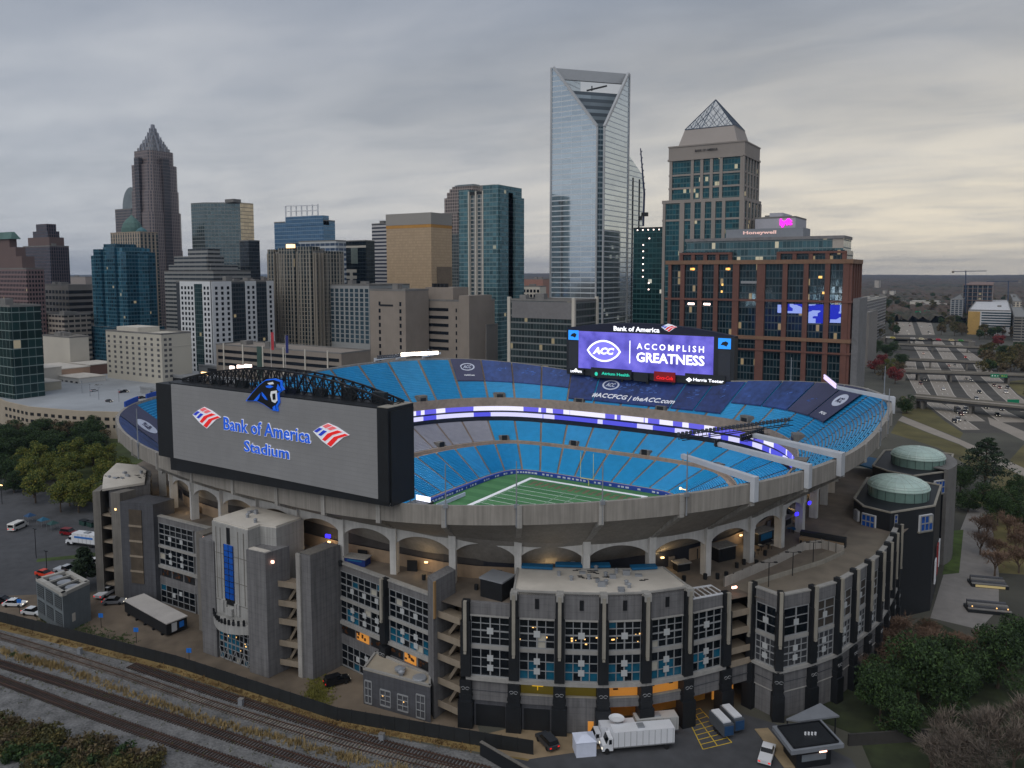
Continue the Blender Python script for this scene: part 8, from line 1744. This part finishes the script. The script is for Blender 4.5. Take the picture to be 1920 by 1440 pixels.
# ------------------------------------------------------------------ wooded hills to the horizon
R_ = random.Random(31); HM = mat('bare and evergreen woods', S(70, 64, 52), scale=.02, var=.5, rough=1)
def hill(name, d0, d1, nd, a0, a1, na, amp, base, m):
    mb = MB(); P = []
    for i in range(nd+1):
        r = d0*(d1/d0)**(i/nd); row = []
        for j in range(na+1):
            a = HEAD+pi/2+radians(a0+(a1-a0)*j/na)+R_.uniform(-.3, .3)*radians((a1-a0)/na); rr = r*(1+R_.uniform(-.4, .4)*((d1/d0)**(1/nd)-1))
            h = base(rr, a)+R_.uniform(0, amp); row.append((CAM[0]+rr*cos(a), CAM[1]+rr*sin(a), h))
        P.append(row)
    for i in range(nd):
        for j in range(na): mb.face([P[i][j], P[i][j+1], P[i+1][j+1], P[i+1][j]])
    return tag(mb.build(name, m), kind='stuff')
def base_h(r, a): return min(1, max(0, (r-2200)/9000))*95*(.55+.45*sin(a*9+1.3)+.25*sin(a*23))*.8+2
def wf(name, col, sc):
    m, t, b = base_mat(name, 1.0); g_ = N(t, 'ShaderNodeNewGeometry'); nz = N(t, 'ShaderNodeTexNoise'); nz.inputs['Scale'].default_value = sc; nz.inputs['Detail'].default_value = 8; t.links.new(g_.outputs['Position'], nz.inputs[0])
    n2 = N(t, 'ShaderNodeTexNoise'); n2.inputs['Scale'].default_value = sc*9; t.links.new(g_.outputs['Position'], n2.inputs[0]); f = mth(t, 'ADD', mth(t, 'MULTIPLY', nz.outputs[0], .6), mth(t, 'MULTIPLY', n2.outputs[0], .4))
    t.links.new(ramp(t, f, col), b.inputs['Base Color']); return m
WOODM = wf('wooded hills', [(.32, S(40, 50, 36)), (.45, S(66, 62, 48)), (.55, S(86, 68, 58)), (.66, S(62, 72, 44))], .004)
o = hill('wooded_hills', 1500, 16000, 110, -42, 42, 380, 12, base_h, WOODM); tag(o, 'low wooded hills fading to blue grey at the horizon', 'woods', kind='stuff')
# ------------------------------------------------------------------ trees, each a trunk with limbs and a crown of leaf-sized faces
def leafmat(name, cols, sc=.35):
    m, t, b = base_mat(name, .8); g_ = N(t, 'ShaderNodeNewGeometry'); nz = N(t, 'ShaderNodeTexNoise'); nz.inputs['Scale'].default_value = sc; nz.inputs['Detail'].default_value = 3; t.links.new(g_.outputs['Position'], nz.inputs[0])
    r = mth(t, 'ADD', mth(t, 'MULTIPLY', nz.outputs[0], .6), mth(t, 'MULTIPLY', g_.outputs['Random Per Island'], .4))
    t.links.new(ramp(t, r, [(.25+.5*i/(len(cols)-1), c) for i, c in enumerate(cols)]), b.inputs['Base Color']); return m
LM = {'yellow': leafmat('yellow green leaves', [S(46, 64, 24), S(72, 88, 32), S(106, 112, 42), S(148, 134, 54)]), 'green': leafmat('dark evergreen leaves', [S(24, 40, 20), S(40, 62, 28), S(62, 86, 36)]), 'pine': leafmat('pine needles', [S(22, 36, 24), S(36, 54, 34), S(54, 72, 44)]),
      'rust': leafmat('rust brown leaves', [S(62, 54, 40), S(90, 78, 54), S(112, 96, 66)]), 'red': leafmat('deep red leaves', [S(86, 30, 34), S(122, 44, 46), S(140, 60, 54)]), 'olive': leafmat('olive scrub leaves', [S(50, 52, 28), S(80, 78, 40), S(110, 96, 50)])}
BARK = mat('bark', S(84, 70, 58), var=.3, scale=1.5); TWIG = leafmat('bare twigs', [S(74, 68, 60), S(98, 88, 78), S(116, 104, 94)], .2); TWIGR = leafmat('reddish bare twigs', [S(82, 64, 52), S(104, 82, 66), S(120, 98, 82)], .2)
def leaves(mb, c, rad, n, size, r, shell=.55):
    for _ in range(n):
        while True:
            v = (r.uniform(-1, 1), r.uniform(-1, 1), r.uniform(-1, 1)); l = sqrt(v[0]**2+v[1]**2+v[2]**2)
            if shell < l <= 1: break
        p = [c[i]+v[i]*rad[i] for i in range(3)]; a = [r.gauss(0, 1) for _ in range(3)]; b = [r.gauss(0, 1) for _ in range(3)]; la = sqrt(sum(x*x for x in a)); lb = sqrt(sum(x*x for x in b)); s = size*r.uniform(.6, 1.3)
        a = [x/la*s for x in a]; b = [x/lb*s for x in b]; mb.face([[p[i]-a[i]-b[i] for i in range(3)], [p[i]+a[i]-b[i]*.6 for i in range(3)], [p[i]+a[i]*.3+b[i] for i in range(3)]])
def leafy(name, mk, h, cr, seed, nclump=16, per=95, size=.34, low=.35):
    r = random.Random(seed); t = thing(name, 'x', 'tree'); tr = MB(); tr.bar((0, 0, 0), (0, 0, h*.55), h*.028, n=6, r2=h*.016); cl_ = MB()
    for i in range(nclump):
        a = r.uniform(0, 2*pi); f = sqrt(r.random()); zz = h*r.uniform(low, .93); env = sqrt(max(.08, 1-((zz/h-.55)/.5)**2)); c = (cr*f*env*cos(a)*.8, cr*f*env*sin(a)*.8, zz); k = cr*r.uniform(.28, .46)
        leaves(cl_, c, (k, k, k*.75), per, size, r)
        if i % 2 == 0: tr.bar((0, 0, h*r.uniform(.25, .5)), c, h*.012, n=4, r2=.04)
    tr.build('trunk', BARK, t); cl_.build('crown', LM[mk], t); return t
def pine(name, h, cr, seed):
    r = random.Random(seed); t = thing(name, 'x', 'tree'); tr = MB(); tr.bar((0, 0, 0), (0, 0, h*.95), h*.02, n=6, r2=.08); cl_ = MB()
    for i in range(34):
        zz = h*(.28+.7*(i/33)); w_ = cr*(1-((zz/h-.28)/.74)**1.6)*r.uniform(.55, 1.05)+.4; a = i*2.4+r.uniform(-.4, .4); c = (w_*.75*cos(a), w_*.75*sin(a), zz+.3); tr.bar((0, 0, zz-.5), c, .09, n=4, r2=.03); k = max(.9, w_*.5); leaves(cl_, c, (k, k, k*.42), 110, .3, r, .2)
    tr.build('trunk', BARK, t); cl_.build('crown', LM['pine'], t); return t
def bare(name, h, seed, m_, depth=5):
    r = random.Random(seed); t = thing(name, 'x', 'tree'); tr = MB(); tw = MB()
    def grow(p, d, L, rad, k):
        q = [p[i]+d[i]*L for i in range(3)]; (tr if k < 2 else tw).bar(p, q, rad, n=5 if k < 2 else 3, r2=rad*.6)
        if k >= depth:
            for _ in range(4):
                v = [d[i]+r.gauss(0, .55) for i in range(3)]; e = [q[i]+v[i]*L*1.1 for i in range(3)]; o = r.uniform(.03, .06); tw.face([(q[0]-o, q[1]+o*.5, q[2]), (q[0]+o, q[1]-o*.5, q[2]), e])
            return
        for _ in range(3 if k else 5):
            v = [d[i]+r.gauss(0, .42) for i in range(3)]; v[2] += .18; l = sqrt(sum(x*x for x in v)); grow([p[i]+d[i]*L*r.uniform(.55, 1) for i in range(3)], [x/l for x in v], L*r.uniform(.62, .86), rad*.58, k+1)
    grow([0, 0, 0], [0, 0, 1], h*.25, h*.022, 0); tr.build('trunk', BARK, t); tw.build('crown', m_, t); return t
def bush(name, mk, rad, seed, n=7):
    r = random.Random(seed); t = thing(name, 'x', 'shrub'); cl_ = MB(); st_ = MB()
    for i in range(n): a = r.uniform(0, 2*pi); f = r.random()*rad*.7; k = rad*r.uniform(.35, .6); c = (f*cos(a), f*sin(a), k*.9); leaves(cl_, c, (k, k, k), 110, .17, r, .5); st_.bar((f*.3*cos(a), f*.3*sin(a), 0), c, .05, n=4, r2=.02)
    st_.build('stems', BARK, t); cl_.build('crown', LM[mk], t); return t
PROTO = {'yellow': [leafy('broadleaf_tree', 'yellow', 10, 4.2, i, 19, 170, .24) for i in range(3)], 'green': [leafy('evergreen_tree', 'green', 9, 4.6, 10+i, 26, 230, .2, .2) for i in range(3)], 'rust': [leafy('autumn_tree', 'rust', 9, 4.4, 20+i, 14, 80, .3) for i in range(2)], 'red': [leafy('red_tree', 'red', 9, 4.6, 30, 16, 110, .32)],
         'pine': [pine('pine_tree', 17, 6.4, 40), pine('conifer_tree', 9, 2.6, 41)], 'bare': [bare('bare_tree', 9, 50+i, TWIG) for i in range(3)], 'barer': [bare('bare_tree', 8, 60+i, TWIGR) for i in range(3)], 'bush': [bush('shrub', 'olive', 1.7, 70), bush('shrub', 'green', 1.5, 71), bush('shrub', 'rust', 1.6, 72)],
         'lod': [leafy('woodland_tree', k, 11, 5.2, 80+i, 11, 60, .6) for i, k in enumerate(('rust', 'green', 'olive', 'rust'))]}
RT = random.Random(77)
def plant(kind, x, y, label, group=None, sc=1., v=None, cat=None, at=None, zs=1.):
    ps = PROTO[kind]; p = ps[RT.randrange(len(ps)) if v is None else v]; P = at or gp_(x, y); s = sc*RT.uniform(.9, 1.12)
    return dup(p, (P[0], P[1], 0), RT.uniform(0, 6.28), (s, s, s*zs*RT.uniform(.92, 1.1)), label, group, cat)
def scatter(kind, region, n, gap, label, group, sc=1., mix=None):
    done = []; tries = 0
    while len(done) < n and tries < 4000:
        tries += 1; x = RT.uniform(region[0], region[1]); y = RT.uniform(region[2], region[3])
        P = gp_(x, y)
        if any(hypot(P[0]-q[0], P[1]-q[1]) < gap for q in done): continue
        if hypot(P[0], P[1]) < 100 or (P[0] > -100 and P[0] < 118 and -112 < P[1] < 60): continue
        done.append(P)
        if kind == 'lod': v = RT.randrange(4); plant('lod', x, y, ('brown leaved', 'dark evergreen', 'olive green', 'thin brown')[v]+' '+label, group, sc, v)
        else: plant(kind, x, y, label, group, sc)
# grove left of the stadium
scatter('yellow', (40, 235, 868, 962), 40, 5.2, 'yellow green broadleaf tree in the grove left of the stadium', 'trees in the left grove')
scatter('green', (-40, 190, 822, 872), 30, 6.5, 'dark green tree at the back of the left grove below the parking deck', 'dark trees behind the left grove', 1.15)
scatter('rust', (20, 200, 806, 834), 12, 9, 'rusty autumn tree against the pale parking deck wall', 'autumn trees below the parking deck', 1.0)
scatter('green', (-30, 34, 850, 930), 7, 7, 'dark tree at the left edge beside the sandy lane', 'trees at the left edge', 1.1)
plant('pine', 160, 1100, 'dark conifer standing alone between the cooling building and the corner tower', None, 1.1, 1)
plant('pine', 148, 1112, 'low dark conifer beside the lone tall one', None, .7, 1)
# right foreground: evergreens, bare reddish trees, grey bare tree
for x, y, s, lb in ((1650, 1352, 1.2, 'dark evergreen nearest the curving wing at the lower right'), (1720, 1330, 1.25, 'dark evergreen in the middle of the lower right clump'), (1770, 1345, 1.2, 'dark evergreen behind the grey bare tree'), (1690, 1385, 1.1, 'dark evergreen with a visible trunk in front of the garden wall'), (1800, 1300, 1.2, 'yellowish topped evergreen at the back of the lower right clump'), (1870, 1290, 1.3, 'broad evergreen by the right edge above the red-tipped bush'), (1915, 1250, 1.3, 'tall evergreen cut by the right edge'), (1640, 1300, .9, 'small evergreen at the foot of the curving wing'), (1750, 1290, 1.1, 'evergreen directly below the brown bare trees')):
    plant('green', x, y, lb, None, s)
for i in range(16):
    x, y = ((1680, 1215), (1705, 1235), (1735, 1222), (1760, 1240), (1790, 1228), (1820, 1238), (1850, 1232), (1665, 1255), (1700, 1262), (1640, 1290), (1730, 1258), (1775, 1262), (1660, 1225), (1810, 1256), (1880, 1226), (1745, 1205))[i]
    plant('barer', x, y, 'low reddish bare tree beside the plaza below the domed tower', 'reddish bare trees below the domed tower', 1.35, zs=.75)
for i, (x, y) in enumerate(((1800, 1460), (1850, 1430), (1900, 1450), (1870, 1400), (1920, 1410), (1780, 1440), (1840, 1480), (1745, 1470))):
    plant('bare', x, y, 'grey leafless tree in the bottom right corner', 'grey bare trees in the bottom right corner', 1.5, zs=.8)
for i, (x, y) in enumerate(((1838, 1040), (1870, 1050), (1905, 1040), (1850, 1010), (1890, 1008), (1920, 1030), (1865, 1080), (1910, 1075), (1835, 1000))):
    plant('barer', x, y, 'brown bare tree right of the plaza path', 'brown bare trees right of the plaza path', 1.5, zs=.75)
plant('pine', 1846, 925, 'big spreading pine between the domes and the motorway', None, 1.5, 0, zs=.8)
for x, y, s, lb in ((1800, 925, 1.2, 'evergreen at the foot of the big pine, left side'), (1850, 955, 1.2, 'evergreen in front of the big pine'), (1890, 965, 1.3, 'evergreen right of the big pine'), (1920, 985, 1.3, 'evergreen at the right edge below the big pine'), (1815, 960, 1.0, 'evergreen between the curved wall and the plaza path'), (1905, 935, 1.1, 'evergreen behind the big pine near the right edge'), (1870, 985, 1.1, 'low evergreen above the brown bare trees')):
    plant('green', x, y, lb, None, s)
plant('red', 1872, 652, 'round dark red tree standing by the white apartments', None, 1.9)
for i, (x, y, k) in enumerate(((1652, 690, 'red'), (1668, 700, 'yellow'), (1640, 700, 'red'), (1684, 706, 'rust'), (1655, 712, 'rust'), (1678, 720, 'red'), (1662, 670, 'green'), (1645, 660, 'green'), (1676, 660, 'green'), (1636, 668, 'green'), (1690, 690, 'green'), (1700, 775, 'green'))):
    plant(k, x, y, {'red': 'dull red tree', 'yellow': 'yellow green tree', 'rust': 'rusty tree', 'green': 'dark tree'}[k]+' between the brick office and the motorway', 'trees between the brick office and the motorway', 1.35)
# woodland right of and beyond the motorway
scatter('lod', (1836, 1990, 664, 706), 56, 8, 'tree in the wood right of the motorway', 'woodland trees right of the motorway', 1.1)
scatter('lod', (1762, 1990, 588, 640), 118, 11, 'tree in the distant wood right of the motorway bend', 'distant woodland trees', 1.25)
scatter('lod', (1640, 1680, 590, 634), 34, 9, 'tree left of the distant motorway bend', 'trees left of the distant motorway bend', 1.1)
scatter('lod', (1640, 1900, 558, 586), 74, 20, 'tree in the far wood behind the motorway bend', 'far woodland trees', 1.6)
scatter('lod', (1925, 2010, 710, 800), 14, 8, 'tree at the right edge beside the motorway', 'trees at the right edge', 1.)
for x, y, lb in ((192, 700, 'autumn tree between the teal tower and the hotel'), (180, 712, 'rusty tree left of the cream hotel')): plant('rust', 0, 0, lb, None, 1.5, at=at_depth(x, y, 500)[:2])
for i, (x, y) in enumerate(((385, 650), (412, 656), (436, 652), (458, 655))): plant('rust', 0, 0, 'autumn street tree in front of the black and white apartments', 'autumn street trees by the apartments', 1.9, at=at_depth(x, y, 500)[:2])
# scrub at the bottom left, beside the tracks
for i in range(95):
    x, y = RT.uniform(-30, 290), RT.uniform(0, 1)
    yy = 1352+x*.3+y*75
    if yy > 1500: continue
    k = RT.choice((0, 0, 1, 2)); plant('bush', x, yy, ('olive', 'dark green', 'rusty brown')[k]+' shrub in the scrub at the bottom left corner', 'scrub in the bottom left corner', RT.uniform(1.0, 1.7), k, 'shrub')
for x, y, k, lb in ((232, 1418, 1, 'dark green bush at the right end of the bottom left scrub'), (290, 1425, 2, 'yellowing bush alone beside the nearest track')): plant('bush', x, y, lb, None, 1.4, k, 'shrub')
for x, y, lb in ((70, 1252, 'left small green shrub between two tracks'), (96, 1256, 'right small green shrub between two tracks')): plant('bush', x-45, y-22, lb, None, .5, 1, 'shrub')
for ps in PROTO.values():
    for p in ps: drop(p)
# ------------------------------------------------------------------ hazy air
hb = MB(); hb.box(-17500, 17500, -9000, 17600, -1, 330)
hm_ = bpy.data.materials.new('hazy air'); hm_.use_nodes = True; ht = hm_.node_tree; ht.nodes.clear()
pv = N(ht, 'ShaderNodeVolumePrincipled'); pv.inputs['Color'].default_value = S(166, 188, 220); pv.inputs['Density'].default_value = 5e-5; pv.inputs['Anisotropy'].default_value = .2
ho = N(ht, 'ShaderNodeOutputMaterial'); ht.links.new(pv.outputs[0], ho.inputs['Volume'])
tag(hb.build('haze', hm_), kind='stuff')
